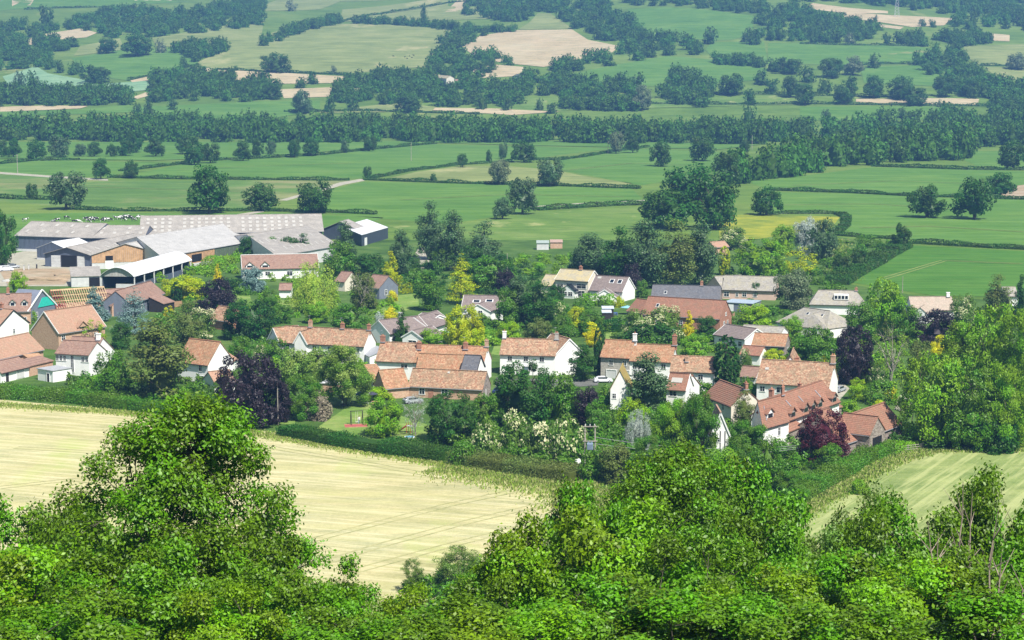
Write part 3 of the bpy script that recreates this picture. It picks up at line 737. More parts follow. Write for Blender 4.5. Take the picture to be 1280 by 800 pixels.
# ------------------------------------------------------------ hedges
HEDGE_N = [0]
def hedge(line, w, h, label, mat='leaf_dark', px=True, leaf=None, dens=1.0, wob=.25, name='hedge'):
    HEDGE_N[0] += 1; rng = np.random.default_rng(500 + HEDGE_N[0])
    P = [gp(*p) for p in line] if px else [Vector(p) for p in line]
    if P[0].y > 600: w, h = w * .75, h * .7
    dist = sum(p.y for p in P) / len(P); leaf = leaf or max(.22, dist / 1500)
    Vs, Fs, A1, A2, n0 = [], [], [], [], 0
    for a, b in zip(P, P[1:]):
        L = (b - a).length
        if L < .1: continue
        n = int(L * (w + 2 * h) / (leaf * leaf) * 2.2 * dens) + 6
        s = rng.uniform(0, 1, n); face = rng.uniform(0, 1, n)
        hw = w / 2; per = w + 2 * h; q = face * per
        u = np.where(q < h, -hw, np.where(q < h + w, q - h - hw, hw)); zz = np.where(q < h, q, np.where(q < h + w, h, per - q))
        lf = np.sin(s * L / 7 + a.x) + np.sin(s * L / 3.1 + a.y) * .7; k = 1 + wob * lf * (1.1 if a.y > 560 else .3 if 'clipped' in label else .9) + wob * rng.normal(size=n) * .35
        base = np.array([tuple(a)]) + s[:, None] * np.array([tuple(b - a)])
        d = (b - a).normalized(); sd = np.array([[-d.y, d.x, 0]])
        if abs(d.x) + abs(d.y) < 1e-6: continue
        Pn = base + sd * (u * (.85 + .15 * k))[:, None] + np.array([[0, 0, 1]]) * (zz * k)[:, None]
        nr = unit(sd * np.sign(u)[:, None] * (np.abs(u) > hw * .9)[:, None] + np.array([[0, 0, .7]]) + rng.normal(size=(n, 3)) * .5)
        V, F = leaf_quads(Pn, nr, leaf * 1.15, rng, 1.5)
        Vs.append(V); Fs.append(F + n0); n0 += len(V); A1.append(rng.uniform(0, 1, n)); A2.append(.5 + .5 * np.sin(s * L / 3 + 7 * rng.uniform(0, .3, n)))
        # woody core
        c8 = []
        for e_, z_ in ((a, 0), (b, 0)):
            c8.append(e_)
        sdv = Vector((-d.y, d.x, 0)) * hw * .8; up = Vector((0, 0, h * (.5 if a.y > 560 else .85)))
        cv = [a - sdv, b - sdv, b + sdv, a + sdv, a - sdv * .8 + up, b - sdv * .8 + up, b + sdv * .8 + up, a + sdv * .8 + up]
        cf = np.array([(4, 5, 6, 7), (0, 1, 5, 4), (1, 2, 6, 5), (2, 3, 7, 6), (3, 0, 4, 7)]) + n0
        Vs.append(np.array([tuple(p) for p in cv])); Fs.append(cf); n0 += 8; A1.append(np.full(5, .2)); A2.append(np.full(5, .2))
    V = np.concatenate(Vs); org = V.mean(0); org[2] = V[:, 2].min()
    o = link(name, mesh_arr(name, V - org, np.concatenate(Fs), [MATS[mat]], None, {'tint': np.concatenate(A1), 'clump': np.concatenate(A2)}), None, tuple(org))
    return tag(o, label, 'hedge')
HG = [
 ([(-40, 246), (20, 249), (72, 250)], 3, 2.2, 'low field hedge ending at the big grey green hedgerow tree'),
 ([(95, 262), (160, 264), (240, 264), (330, 264), (400, 265), (470, 268)], 4, 2.0, 'rough hedge between the cows and the dry pasture'),
 ([(135, 222), (230, 224), (320, 225), (437, 225.5)], 4, 2.2, 'dark hedge across the dry pasture, from the track to the bend'),
 ([(455, 225), (560, 229), (640, 231), (690, 232)], 4, 2.2, 'dark hedge from the track bend to the lone oak'),
 ([(690, 232), (740, 234), (800, 236)], 5, 2.2, 'dark hedge from the lone oak to the slanting wood'),
 ([(-60, 205), (0, 205), (42, 201), (100, 200)], 4, 2.2, 'field hedge under the row of small round trees'),
 ([(150, 214), (170, 212), (235, 204)], 5, 2.0, 'short diagonal hedge beside a narrow grass path'),
 ([(240, 202), (330, 198), (400, 194), (455, 188), (545, 179.5)], 4, 2.4, 'long hedge climbing to the valley tree belt'),
 ([(465, 223), (510, 214), (575, 206), (612, 204), (640, 202)], 6, 1.6, 'brownish hedge slanting up to the small pollard trees'),
 ([(640, 200), (700, 200), (730, 196), (765, 190), (810, 184)], 5, 1.8, 'thin hedge rising to the two leaning trees'),
 ([(672, 263), (720, 260), (770, 257), (805, 256)], 5, 2.4, 'dark hedge below the field with the pale line'),
 ([(960, 238), (1060, 241), (1135, 245), (1200, 247), (1300, 250)], 4.5, 2.2, 'dark hedge behind the two spreading oaks'),
 ([(1090, 208), (1150, 210), (1210, 212), (1300, 213)], 6, 2.4, 'thick hedge running from the slanting wood to the field edge oak'),
 ([(960, 267), (1000, 267), (1047, 267), (1058, 272), (1057, 282), (1046, 291)], 6, 1.4, 'curved hedge round the buttercup meadow corner'),
 ([(1045, 294), (1085, 297), (1120, 299)], 4, 1.5, 'low hedge leading to the small leaning oak'),
 ([(1140, 304), (1190, 307), (1240, 310), (1330, 314)], 5, 2.0, 'dark hedge along the top of the bright lush field'),
 ([(1046, 356), (1062, 345), (1085, 333), (1110, 318), (1128, 309)], 11, 3.4, 'bushy hedge down the side of the bright lush field'),
 ([(270, 87), (330, 90), (440, 94)], 4, 3, 'hedge under the big pale pasture'),
 ([(160, 101), (200, 92), (248, 81)], 5, 3, 'hedge under the green hillside field'),
 ([(355, 140), (460, 139), (600, 143)], 4, 3, 'hedge under the yellow green strip'),
 ([(960, 131), (1010, 130), (1070, 131), (1150, 132), (1240, 133)], 4, 3, 'hedge under the pale cut strip'),
 ([(700, 131), (760, 130), (830, 130), (900, 131), (960, 131)], 4, 3, 'hedge on the lower slope beneath the round clump'),
 ([(880, 118), (960, 118), (1080, 121), (1160, 122)], 4, 3, 'hedge above the pale cut strip'),
 ([(1040, 84), (1100, 80), (1160, 80)], 4, 3, 'hedge above the row of oaks on the green slope'),
 ([(1225, 82), (1320, 84)], 4, 3, 'hedge beside the lone dark oak on the pale slope'),
 ([(1000, 55), (1060, 57), (1120, 57), (1160, 58)], 4, 3, 'hedge below the wood under the tan strips'),
 ([(428, 27), (460, 20), (560, 4), (600, 0)], 3.5, 3, 'hedge climbing between the two highest pale pastures'),
 ([(30, 12), (90, 10), (150, 9)], 3.5, 3, 'hedge across the topmost pasture'),
 ([(-70, 497), (20, 498), (90, 502), (165, 512)], 4.5, 2.6, 'clipped hedge on the hay field edge below the white house', 'leaf_mid'),
 ([(165, 512), (200, 518), (262, 527)], 3.0, 2.2, 'hedge behind the tall ash at the hay field edge', 'leaf_mid'),
 ([(355, 543), (420, 556), (480, 566), (560, 576)], 4.5, 2.2, 'dark hedge between the orchard lawn and the hay field', 'leaf_dark'),
 ([(240, 344), (270, 335), (303, 325)], 4.5, 4.5, 'high clipped hedge beside the green shed wall', 'leaf_bright'),
 ([(277, 360), (305, 364)], 3, 3.6, 'dark clipped hedge behind the blue conifer', 'leaf_deep'),
 ([(728, 381), (748, 382), (766, 381)], 2, 2.6, 'clipped garden hedge under the twin gabled house', 'leaf_bright'),
 ([(600, 424), (622, 425)], 3, 2.5, 'short clipped hedge beside the golden dome tree', 'leaf_bright'),
 ([(756, 414), (776, 415)], 3, 2.5, 'short dark hedge by the garden shed', 'leaf_deep'),
 ([(120, 488), (152, 490)], 3, 3, 'low laurel hedge under the olive green birch', 'leaf_bright'),
 ([(215, 498), (235, 503)], 2.5, 2.5, 'clipped hedge below the orange roofed cottage', 'leaf_bright'),
 ([(1110, 565), (1160, 556), (1205, 554), (1300, 562)], 3.5, 1.6, 'rough hedge along the far edge of the striped meadow', 'leaf_bright'),
 ([(1062, 588), (1085, 575), (1112, 563)], 4, 2.2, 'bushy hedge below the stone barn', 'leaf_mid'),
 ([(975, 640), (1010, 617), (1062, 588)], 4.5, 2.2, 'overgrown hedge down the side of the striped meadow', 'leaf_mid'),
 ([(570, 578), (640, 590), (720, 602)], 6, 2.2, 'rough bank of bramble under the flowering elders', 'leaf_olive'),
]
for r in HG: hedge(r[0], r[1], r[2], r[3], *(r[4:5] or ('leaf_oak',)))
# rough grass along the field edges
def rough_grass(line, w, n, hgt, label, mat='grass_blade'):
    rng = np.random.default_rng(n); P = [gp(*p) for p in line]; seg = [(b - a).length for a, b in zip(P, P[1:])]; tot = sum(seg)
    Vs, n0 = [], 0
    for (a, b), L in zip(zip(P, P[1:]), seg):
        k = int(n * L / tot); s = rng.uniform(0, 1, k); q = rng.normal(size=k) * w / 2.5
        d = (b - a).normalized()
        B = np.column_stack([a.x + (b.x - a.x) * s - d.y * q, a.y + (b.y - a.y) * s + d.x * q, np.zeros(k)]); B[:, 2] = Z(B[:, 0], B[:, 1])
        th = rng.uniform(0, PI, k); hh = hgt * rng.uniform(.4, 1.2, k); wd = .12 + .1 * rng.uniform(0, 1, k)
        dx = np.column_stack([np.cos(th), np.sin(th), np.zeros(k)]) * wd[:, None]; lean = rng.normal(size=(k, 3)) * .25 * hh[:, None]; lean[:, 2] = hh
        V = np.empty((k, 4, 3)); V[:, 0] = B - dx; V[:, 1] = B + dx; V[:, 2] = B + dx * .5 + lean; V[:, 3] = B - dx * .5 + lean
        Vs.append(V.reshape(-1, 3))
    V = np.concatenate(Vs); m = len(V) // 4
    o = link('rough_grass', mesh_arr('rough_grass', V, np.arange(4 * m, dtype=np.int32).reshape(m, 4), [MATS[mat]], None, {'tint': rng.uniform(0, 1, m), 'clump': rng.uniform(0, 1, m)}))
    return tag(o, label, 'grass', kind='stuff')
rough_grass([(-60, 503), (165, 517), (340, 546), (560, 582), (700, 606)], 3.5, 16000, .4, 'rough grass fringe along the top of the hay field')
rough_grass([(985, 652), (1060, 606), (1112, 578), (1165, 563), (1300, 562)], 3.2, 11000, .5, 'rough grass bank around the striped meadow')
rough_grass([(560, 582), (640, 596), (740, 612), (760, 640)], 11, 14000, .6, 'long grass bank under the flowering elders')
rough_grass([(1045, 300), (1058, 352)], 6, 3000, .8, 'rough grass beside the lush field')
# ------------------------------------------------------------ buildings
UP = Vector((0, 0, 1))
pant_o = tiles('pantile_orange', [(.27, .12, .07), (.37, .17, .09), (.44, .23, .13), (.48, .32, .20), (.35, .16, .09)], 4.0, moss=(.27, .18, .10))
pant_m = tiles('pantile_mixed', [(.22, .12, .08), (.34, .17, .10), (.43, .24, .15), (.52, .37, .24), (.32, .17, .11)], 3.6, moss=(.25, .19, .12))
tile_pink = tiles('tile_pink', [(.33, .185, .125), (.40, .235, .16), (.46, .28, .195)], 4.6, moss=(.35, .24, .16))
tile_buff = tiles('tile_buff', [(.36, .28, .22), (.43, .34, .27), (.50, .41, .33)], 4.6, moss=(.36, .31, .24))
tile_red = tiles('tile_red', [(.23, .11, .075), (.30, .145, .095), (.36, .18, .12)], 4.2, moss=(.25, .15, .10))
tile_brown = tiles('tile_brown', [(.22, .13, .10), (.28, .17, .13), (.33, .21, .16)], 2.6, moss=(.27, .18, .14))
tile_grey = tiles('tile_grey', [(.24, .22, .20), (.31, .29, .26), (.38, .36, .32)], 2.6, moss=(.36, .33, .24))
tile_lichen = tiles('tile_lichen', [(.32, .29, .22), (.40, .36, .26), (.46, .40, .27)], 2.6, moss=(.52, .42, .20))
slate = tiles('slate', [(.10, .105, .12), (.13, .135, .15), (.17, .17, .185)], 2.6, moss=(.13, .125, .13))
tile_purple = tiles('tile_purple_brown', [(.17, .135, .13), (.22, .175, .165), (.26, .21, .19)], 2.6, moss=(.21, .17, .15))
tile_moss = tiles('tile_moss', [(.30, .17, .08), (.36, .28, .09), (.30, .30, .09)], 2.2, moss=(.40, .30, .08))
white = simple('white_render', (.86, .85, .82), .85, .06, .8)
cream = simple('cream_render', (.70, .64, .52), .85, .08, .8)
pinkw = simple('pink_render', (.62, .44, .36), .85, .08, .8)
bluegrey = simple('blue_grey_boarding', (.17, .19, .24), .7, .1, .8)
greyst = masonry('pale_stone', [(.34, .31, .27), (.42, .39, .34), (.48, .45, .40)])
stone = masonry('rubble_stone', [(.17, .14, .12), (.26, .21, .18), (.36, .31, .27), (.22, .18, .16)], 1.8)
brick = masonry('red_brick', [(.30, .13, .08), (.38, .18, .12), (.44, .24, .16)], 3.4)
brickp = masonry('pale_brick', [(.44, .26, .17), (.52, .33, .22), (.58, .40, .28)], 3.4)
wht = simple('white_paint', (.80, .80, .78), .5, .04)
dkt = simple('dark_timber', (.035, .03, .03), .7, .2)
lead = simple('lead_sheet', (.30, .31, .33), .5, .1)
clay = simple('clay_pot', (.42, .20, .12), .8, .15)
timber = simple('new_timber', (.62, .46, .26), .8, .18, 1.5)
redtim = simple('red_primed_timber', (.34, .08, .06), .7, .15)
fence_wood = simple('fence_wood', (.40, .24, .14), .85, .2, 2)
conc = simple('concrete', (.46, .45, .42), .9, .12, 1.2)
conclt = simple('concrete_panel', (.58, .58, .57), .9, .1, .8)
bluesh = corrug('blue_grey_cladding', (.095, .115, .165), .08, streak=.15)
navy = corrug('navy_cladding', (.05, .065, .095), .08)
greensh = corrug('green_cladding', (.12, .16, .10), .08)
fibre = corrug('fibre_cement', (.36, .33, .29), .15, streak=.3)
fibre2 = corrug('fibre_cement_light', (.46, .445, .42), .12, streak=.25)
whitesh = corrug('white_sheet', (.70, .71, .72), .08, streak=.18)
rlight = simple('rooflight_sheet', (.43, .41, .37), .6, .1, .6)
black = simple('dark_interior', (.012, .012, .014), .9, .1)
larch = simple('larch_board', (.50, .30, .16), .85, .25, .9)
poster = simple('teal_tarpaulin', (.03, .50, .40), .55, .1, 1.5, bump=.3)
GL = glass()
def hnorm(v): return Vector((v.x, v.y, 0)).normalized()
class Bld:
    def __init__(s, name, label, cat='house', group=None):
        s.name, s.label, s.cat, s.group = name, label, cat, group; s.root = None
    def ensure(s, p):
        if s.root is None:
            s.root = empty(s.name, (p.x, p.y, zf(p.x, p.y))); tag(s.root, s.label, s.cat, s.group)
        return s.root
    def part(s, mb, name, mats, parent=None):
        """parts are children at the root's origin; sub-parts at their part's origin (all share the root's frame)"""
        o = mb.build(name, mats, parent or s.root, None, tuple(s.root.location)); return o
    # main volume ---------------------------------------------------
    def block(s, L, R, he, B=None, D=None, rise=2.5, ridge='a', wall=white, roof=pant_o, base=0.0, over=.35, verge=.15, verge_mat=None, rtype='gable', hip=0.0, thick=.16, mats_gable=None, ridge_mat=None, gutter=True, z0=None, gable_only=False, noroof=False, nowall=False):
        P0 = at_z(*L, he) if len(L) == 2 else Vector(L); P1 = at_z(*R, he) if len(R) == 2 else Vector(R)
        a = P1 - P0
        nb = Vector((-a.y, a.x, 0)).normalized()
        if B is not None:
            PB = at_z(*B, he); b = PB - P0
            if D == 'perp': b = nb * abs(b.dot(nb))
        else: b = nb * D
        s.ensure(P0)
        g0 = s.root.location.z if z0 is None else z0
        P0 = Vector((P0.x, P0.y, g0)); h = he - g0
        s.a, s.b, s.P, s.he, s.rise, s.ridge = a, b, P0, h, rise, ridge
        H = UP * h; r = UP * (h + rise)
        u, v = (a, b) if ridge == 'a' else (b, a)
        c00, c10, c11, c01 = P0, P0 + a, P0 + a + b, P0 + b
        mb = MB()
        if not nowall:
            low = -UP * .4
            if rtype == 'gable':
                hu = u.normalized() * hip
                R0, R1 = P0 + v / 2 + r, P0 + v / 2 + u + r
                A0, A1, A2, A3 = P0, P0 + u, P0 + u + v, P0 + v
                if hip: mb.hexa([q + low for q in (A0, A1, A2, A3)] + [q + H for q in (A0, A1, A2, A3)])
                else:
                    mb.add([A0 + low, A1 + low, A2 + low, A3 + low, A0 + H, A1 + H, A2 + H, A3 + H, R0 - UP * .02, R1 - UP * .02],
                           [(0, 1, 5, 4), (2, 3, 7, 6), (3, 0, 4, 8, 7), (1, 2, 6, 9, 5), (4, 5, 9, 8), (6, 7, 8, 9)] if True else [])
            elif rtype in ('flat', 'mono'):
                back = r if rtype == 'mono' else H
                q = [c00, c10, c11, c01]; mb.hexa([p + low for p in q] + [c00 + H, c10 + H, c11 + back, c01 + back])
            s.wall = s.part(mb, 'wall', wall)
        if noroof: return s
        un, vn = u.normalized(), v.normalized()
        mb = MB()
        if rtype == 'gable':
            slope = rise / (v.length / 2); dz = slope * over
            t = UP * thick
            for sgn in (0, 1):
                e0 = P0 + (v if sgn else Vector()) + H + (vn if sgn else -vn) * over - UP * dz
                e1 = e0 + u; top0 = P0 + v / 2 + r; top1 = top0 + u
                e0 = e0 - un * verge; e1 = e1 + un * verge; top0 = top0 - un * (verge - hip); top1 = top1 + un * (verge - hip)
                mb.hexa([e0, e1, top1, top0, e0 + t, e1 + t, top1 + t, top0 + t] if not sgn else [e1, e0, top0, top1, e1 + t, e0 + t, top0 + t, top1 + t])
                if hip:
                    pass
            if hip:
                for e in (0, 1):
                    q = P0 + (u if e else Vector()); un_ = un if e else -un
                    e0 = q + H - vn * over - UP * dz + un_ * verge; e1 = q + v + H + vn * over - UP * dz + un_ * verge
                    top = q + v / 2 + r - un_ * (hip - verge) + un_ * 0
                    mb.add([e0, e1, top, e0 + t, e1 + t, top + t], [(0, 1, 2), (5, 4, 3), (0, 3, 4, 1), (1, 4, 5, 2), (2, 5, 3, 0)])
            s.roof = s.part(mb, 'roof', roof)
            m2 = MB(); m2.bar(P0 + v / 2 + r + UP * (thick + .05) - un * (verge - hip), P0 + v / 2 + r + u + UP * (thick + .05) + un * (verge - hip), .3, .14)
            s.part(m2, 'ridge_tiles', ridge_mat or roof, s.roof)
            if verge_mat and not hip:
                for e in (0, 1):
                    q = P0 + (u + un * (verge + .04) if e else -un * (verge + .04))
                    for sgn in (0, 1):
                        lo = q + (v if sgn else Vector()) + H + (vn if sgn else -vn) * over - UP * dz
                        hi = q + v / 2 + r
                        m3 = MB(); m3.bar(lo + UP * .06, hi + UP * .06, .09, .26); s.part(m3, 'bargeboard', verge_mat, s.roof)
            if gutter:
                for sgn in (0, 1):
                    m4 = MB()
                    e0 = P0 + (v if sgn else Vector()) + H + (vn if sgn else -vn) * (over + .06) - UP * dz
                    m4.bar(e0, e0 + u, .12, .12)
                    s.part(m4, 'gutter', dkt if wall in (white, cream, pinkw, greyst) else lead, s.roof)
        else:
            back = r if rtype == 'mono' else H
            o = .25; an, bn = a.normalized(), b.normalized()
            dz = (rise / b.length * o) if rtype == 'mono' else 0
            q = [c00 - an * verge - bn * o + H - UP * dz, c10 + an * verge - bn * o + H - UP * dz, c11 + an * verge + back, c01 - an * verge + back]
            mb.hexa([p + UP * .003 for p in q] + [p + UP * thick for p in q]); s.roof = s.part(mb, 'roof', roof)
        return s
    # openings -------------------------------------------------------
    def _face(s, face):
        if face == 'f': return s.P, s.a, -Vector((-s.a.y, s.a.x, 0)).normalized()
        if face == 'r': return s.P + s.a, s.b, Vector((s.b.y, -s.b.x, 0)).normalized()
        if face == 'l': return s.P, s.b, -Vector((s.b.y, -s.b.x, 0)).normalized()
    def win(s, face, f, z, w=1.1, h=1.15, mat=None, bars=1, name='window', deep=0.0):
        P, e, n = s._face(face); en = e.normalized(); c = P + e * f + UP * (z + h / 2) + n * (.02 + deep)
        mat = mat or wht; mb = MB(); t = .11
        mb.box(c + UP * (h / 2), (w + t, t, t), en, n, UP); mb.box(c - UP * (h / 2 + .02), (w + .3, t * 1.6, t), en, n, UP)
        for sx in (-1, 1): mb.box(c + en * sx * w / 2, (t, t, h - t), en, n, UP)
        for k in range(bars): mb.box(c + en * (w * ((k + 1) / (bars + 1) - .5)), (.07, t * .8, h - t), en, n, UP)
        mb.box(c + UP * h * .1, (w - t, t * .6, .05), en, n, UP)
        fr = s.part(mb, name, mat)
        m2 = MB(); m2.box(c - n * .01, (w - .05, .04, h - .05), en, n, UP); s.part(m2, 'pane', GL, fr)
    def wins(s, face, spec, **k):
        for q in spec: s.win(face, *q, **k)
    def opening(s, face, f, z, w, h, name='door', mat=black, frame=None, th=.06):
        P, e, n = s._face(face); en = e.normalized(); c = P + e * f + UP * (z + h / 2) + n * (.005 + th / 2)
        mb = MB(); mb.box(c, (w, th, h), en, n, UP); o = s.part(mb, name, mat)
        if frame:
            m2 = MB()
            for sx in (-1, 1): m2.box(c + en * sx * (w / 2 + .08) + n * .04, (.14, .16, h), en, n, UP)
            m2.box(c + UP * (h / 2 + .08) + n * .04, (w + .3, .16, .16), en, n, UP); s.part(m2, 'frame', frame, o)
    def door(s, face, f, w=1.0, h=2.05, mat=None):
        s.opening(face, f, 0, w, h, 'door', mat or simple('door_paint', (.12, .16, .18), .5), wht, .07)
    def chimney(s, f, side=.5, h=1.5, mat=brick, w=.85, d=.6, pots=2, capm=None):
        u, v = (s.a, s.b) if s.ridge == 'a' else (s.b, s.a)
        un, vn = hnorm(u), hnorm(v)
        zt = s.he + s.rise * (1 - abs(side - .5) * 2); q = s.P + u * f + v * side
        mb = MB(); mb.box(q + UP * (zt + h / 2 - .5), (w, d, h + 1.0), un, vn, UP); mb.box(q + UP * (zt + h + .02), (w + .16, d + .16, .16), un, vn, UP)
        c = s.part(mb, 'chimney', mat)
        m3 = MB(); m3.box(q + UP * (zt + .12 * 1), (w + .3, d + .5, .16), un, vn, UP); s.part(m3, 'flashing', lead, c)
        if pots == 2:
            m5 = MB(); p = q - un * .3 + UP * (zt + h); m5.tube(p, p + UP * 1.5, .025, .02, 4)
            for k in range(4): m5.bar(p + UP * 1.35 + vn * (k - 1.5) * .18 - un * .3, p + UP * 1.35 + vn * (k - 1.5) * .18 + un * .3, .02, .02)
            m5.bar(p + UP * 1.35 - vn * .35, p + UP * 1.35 + vn * .35, .025, .025); s.part(m5, 'aerial', lead, c)
        for k in range(pots):
            m2 = MB(); p = q + un * ((k - (pots - 1) / 2) * .36) + UP * (zt + h + .08)
            m2.tube(p, p + UP * .42, .13, .1, 8); s.part(m2, 'chimney_pot', clay, c)
    def dormer(s, f, w=1.5, h=1.2, depth=None, wall=white, roof=None, up=.28, frame=None):
        """gabled dormer on the front slope (ridge a)"""
        an, n = hnorm(s.a), -Vector((-s.a.y, s.a.x, 0)).normalized()
        bl = s.b.length / 2; sl = s.rise / bl
        fy = bl * up; q = s.P + s.a * f - n * fy + UP * (s.he + sl * fy + .1)
        dep = (h + w * .45) / sl
        mb = MB(); hw = w / 2; rz = w * .42
        F = [q - an * hw, q + an * hw, q + an * hw + UP * h, q + UP * (h + rz), q - an * hw + UP * h]; Bk = [p - n * dep for p in F]
        mb.add(F + Bk, [(0, 1, 2, 3, 4), (9, 8, 7, 6, 5), (0, 5, 6, 1), (1, 6, 7, 2), (4, 9, 5, 0)])
        d = s.part(mb, 'dormer', wall)
        m2 = MB(); t = UP * .1; o = .25
        for sg in (-1, 1):
            e0 = q + an * sg * (hw + o) + UP * (h - o * rz / hw) + n * .3; e1 = e0 - n * (dep + .3); t0 = q + UP * (h + rz) + n * .3; t1 = t0 - n * (dep + .3)
            m2.hexa([e0, t0, t1, e1, e0 + t, t0 + t, t1 + t, e1 + t] if sg < 0 else [t0, e0, e1, t1, t0 + t, e0 + t, e1 + t, t1 + t])
        s.part(m2, 'dormer_roof', roof or tile_red, d)
        m3 = MB(); m3.box(q + UP * h * .52 + n * .03, (w * .72, .06, h * .72), an, n, UP); s.part(m3, 'pane', GL, d)
    def rooflight(s, f, g, w=.9, l=1.3, mat=None, name='rooflight', frame=True, side=0):
        """flat light on a roof slope: f along the ridge, g up the slope (0 eave, 1 ridge); side 1 = the back slope"""
        u, v = (s.a, s.b) if s.ridge == 'a' else (s.b, s.a)
        if side: P, v = s.P + v, -v
        else: P = s.P
        un = u.normalized(); up = (v / 2 + UP * s.rise).normalized(); nn = un.cross(up)
        if nn.z < 0: nn = -nn
        c = P + u * f + UP * s.he + (v / 2 + UP * s.rise) * g + nn * (.16 * .95 + .05)
        mb = MB(); mb.box(c, (w, l, .08), un, up, nn); o = s.part(mb, name, (wht if mat is None else mat))
        if mat is None:
            m2 = MB(); m2.box(c + nn * .045, (w * .8, l * .82, .03), un, up, nn); s.part(m2, 'pane', GL, o)
H = Bld
def seq(b, n, face='f', zs=(.9, 3.3), w=1.0, h=1.1, lo=.12, hi=.88):
    for z in zs:
        for k in range(n): b.win(face, lo + (hi - lo) * (k / max(1, n - 1)), z, w, h)
# --- central white house with a cross gable
b = H('white_house', 'long white rendered house with mottled orange roof and a white cross gable')
b.block((625, 442), (694, 444), 5.0, D=7.2, rise=3.1, roof=pant_m, wall=white)
b.wins('f', [(.18, 3.3), (.47, 3.3), (.76, 3.3), (.2, .7, 1.5, 1.3)]); b.opening('f', .47, 0, 1.2, 2.1, 'door', simple('door_paint', (.12, .16, .18), .5), wht)
b.chimney(.03, .5, 1.7, white, pots=1); b.chimney(.98, .5, 1.6, greyst, pots=2)
b.block((694.3, 443.5), (729, 441), 5.0, D=9.5, rise=3.5, ridge='b', roof=pant_m, wall=white, verge_mat=wht)
b.wins('f', [(.55, 3.0, .9, 1.1), (.8, 3.0, .9, 1.1), (.6, .8), (.82, .8)])
b.block((626, 480), (630, 480), 2.6, D=2.0, rise=.1, rtype='flat', roof=lead, wall=white, nowall=True, noroof=True)
# --- stone fronted pair
b = H('stone_cottages', 'pair of orange roofed cottages, half grey stone with garage doors, half white')
b.block((751, 445), (787, 447), 5.2, D=7.5, rise=3.3, roof=pant_o, wall=greyst)
b.wins('f', [(.36, 3.2, 1.0, 1.2), (.82, 3.2, 1.0, 1.2)]); b.opening('f', .38, 0, 2.3, 2.0, 'garage_door', conclt, wht); b.opening('f', .85, 0, 2.0, 2.0, 'garage_door', conclt, wht)
b.chimney(1.02, .5, 1.8, white, pots=1)
b.block((787.3, 450), (840, 452), 4.6, D=7.3, rise=3.2, roof=pant_o, wall=white); b.wins('f', [(.12, 2.5, 1.0, 1.6), (.45, 2.8), (.8, 2.8)])
b.chimney(1.0, .5, 2.4, brick, 1.0, .8)
# --- small whites right of them
b = H('white_cottage', 'white cottage with mottled orange roof just behind the dark cypress')
b.block((838, 463), (892, 465), 4.6, D=6.4, rise=2.8, roof=pant_m); b.wins('f', [(.1, 2.9, 1.0, 1.2), (.7, 2.7)]); b.chimney(.35, .3, 1.2, brickp, .7, .6, 1)
b = H('white_cottage', 'low white house with brown roof, a big pale rooflight and gable beside the birch')
b.block((835, 485), (856, 487), 3.6, B=(846, 478), D='perp', rise=2.6, roof=tile_red, wall=white); b.rooflight(.45, .55, 2.4, 1.3, rlight, 'rooflight')
b.block((833, 485.5), (857, 487), 4.2, D=6.0, rise=2.8, roof=tile_red, wall=white, verge_mat=wht); b.wins('f', [(.35, 2.6, 1.6, 1.1)]); b.win('r', .55, 2.8, .8, 1.2); b.rooflight(.45, .55, 2.4, 1.3, rlight)
b = H('red_roofed_house', 'red roofed house end on between the dark cypress and the olive tree')
b.block((881, 494), (914, 507), 3.8, D=7.0, rise=3.0, roof=tile_red, wall=cream); b.chimney(.97, .5, 1.4, brick)
b.wins('f', [(.3, 2.2), (.7, 2.2)])
# --- slate and orange bungalow group behind the cypress
b = H('bungalow', 'white bungalow with dark brown roof joined to a low orange pantile wing')
b.block((893, 418), (931, 424), 3.0, D=8.5, rise=2.2, roof=tile_purple, wall=white, verge_mat=wht); b.wins('f', [(.2, 1.0), (.85, 1.0, 1.3, 1.2)])
b.block((940, 430.5), (981, 432.5), 3.2, D=7.5, rise=2.3, roof=pant_o, wall=stone); b.win('r', .5, 1.2, 1.2, 1.1); b.wins('f', [(.5, 1.2, 1.4, 1.2)])
b.block((925, 442), (950, 444), 2.6, D=5.0, rise=1.6, roof=tile_red, wall=white)
b = H('long_bungalow', 'low house with pale grey roof behind the orange pantile wing')
b.block((925, 416), (975, 419), 3.0, D=7.5, rise=1.5, roof=tile_grey, wall=white)
# --- barns at the back, right of centre
b = H('slate_barn', 'long dark slate roofed barn behind the red roofed one', 'barn')
b.block((814, 372), (899, 374), 3.2, D=9.5, rise=3.2, roof=slate, wall=stone, over=.2); b.chimney(.72, .5, 1.2, brick, .8, .6, 2); b.rooflight(.2, .4); b.win('f', .1, 1.2, 1.2, 1.0)
b = H('red_barn_house', 'long red roofed barn conversion behind the cream flowering tree', 'barn')
b.block((803, 392), (900, 398), 3.6, D=9.5, rise=4.2, roof=tile_red, wall=brick); b.wins('r', [(.35, 1.2), (.65, 1.2), (.5, 3.8, .9, .9)]); b.wins('f', [(.2, 1.2), (.5, 1.2), (.8, 1.2)]); b.rooflight(.16, .5)
b.block((784, 388), (803, 391), 3.0, D=7.5, rise=3.0, roof=tile_red, wall=brick)
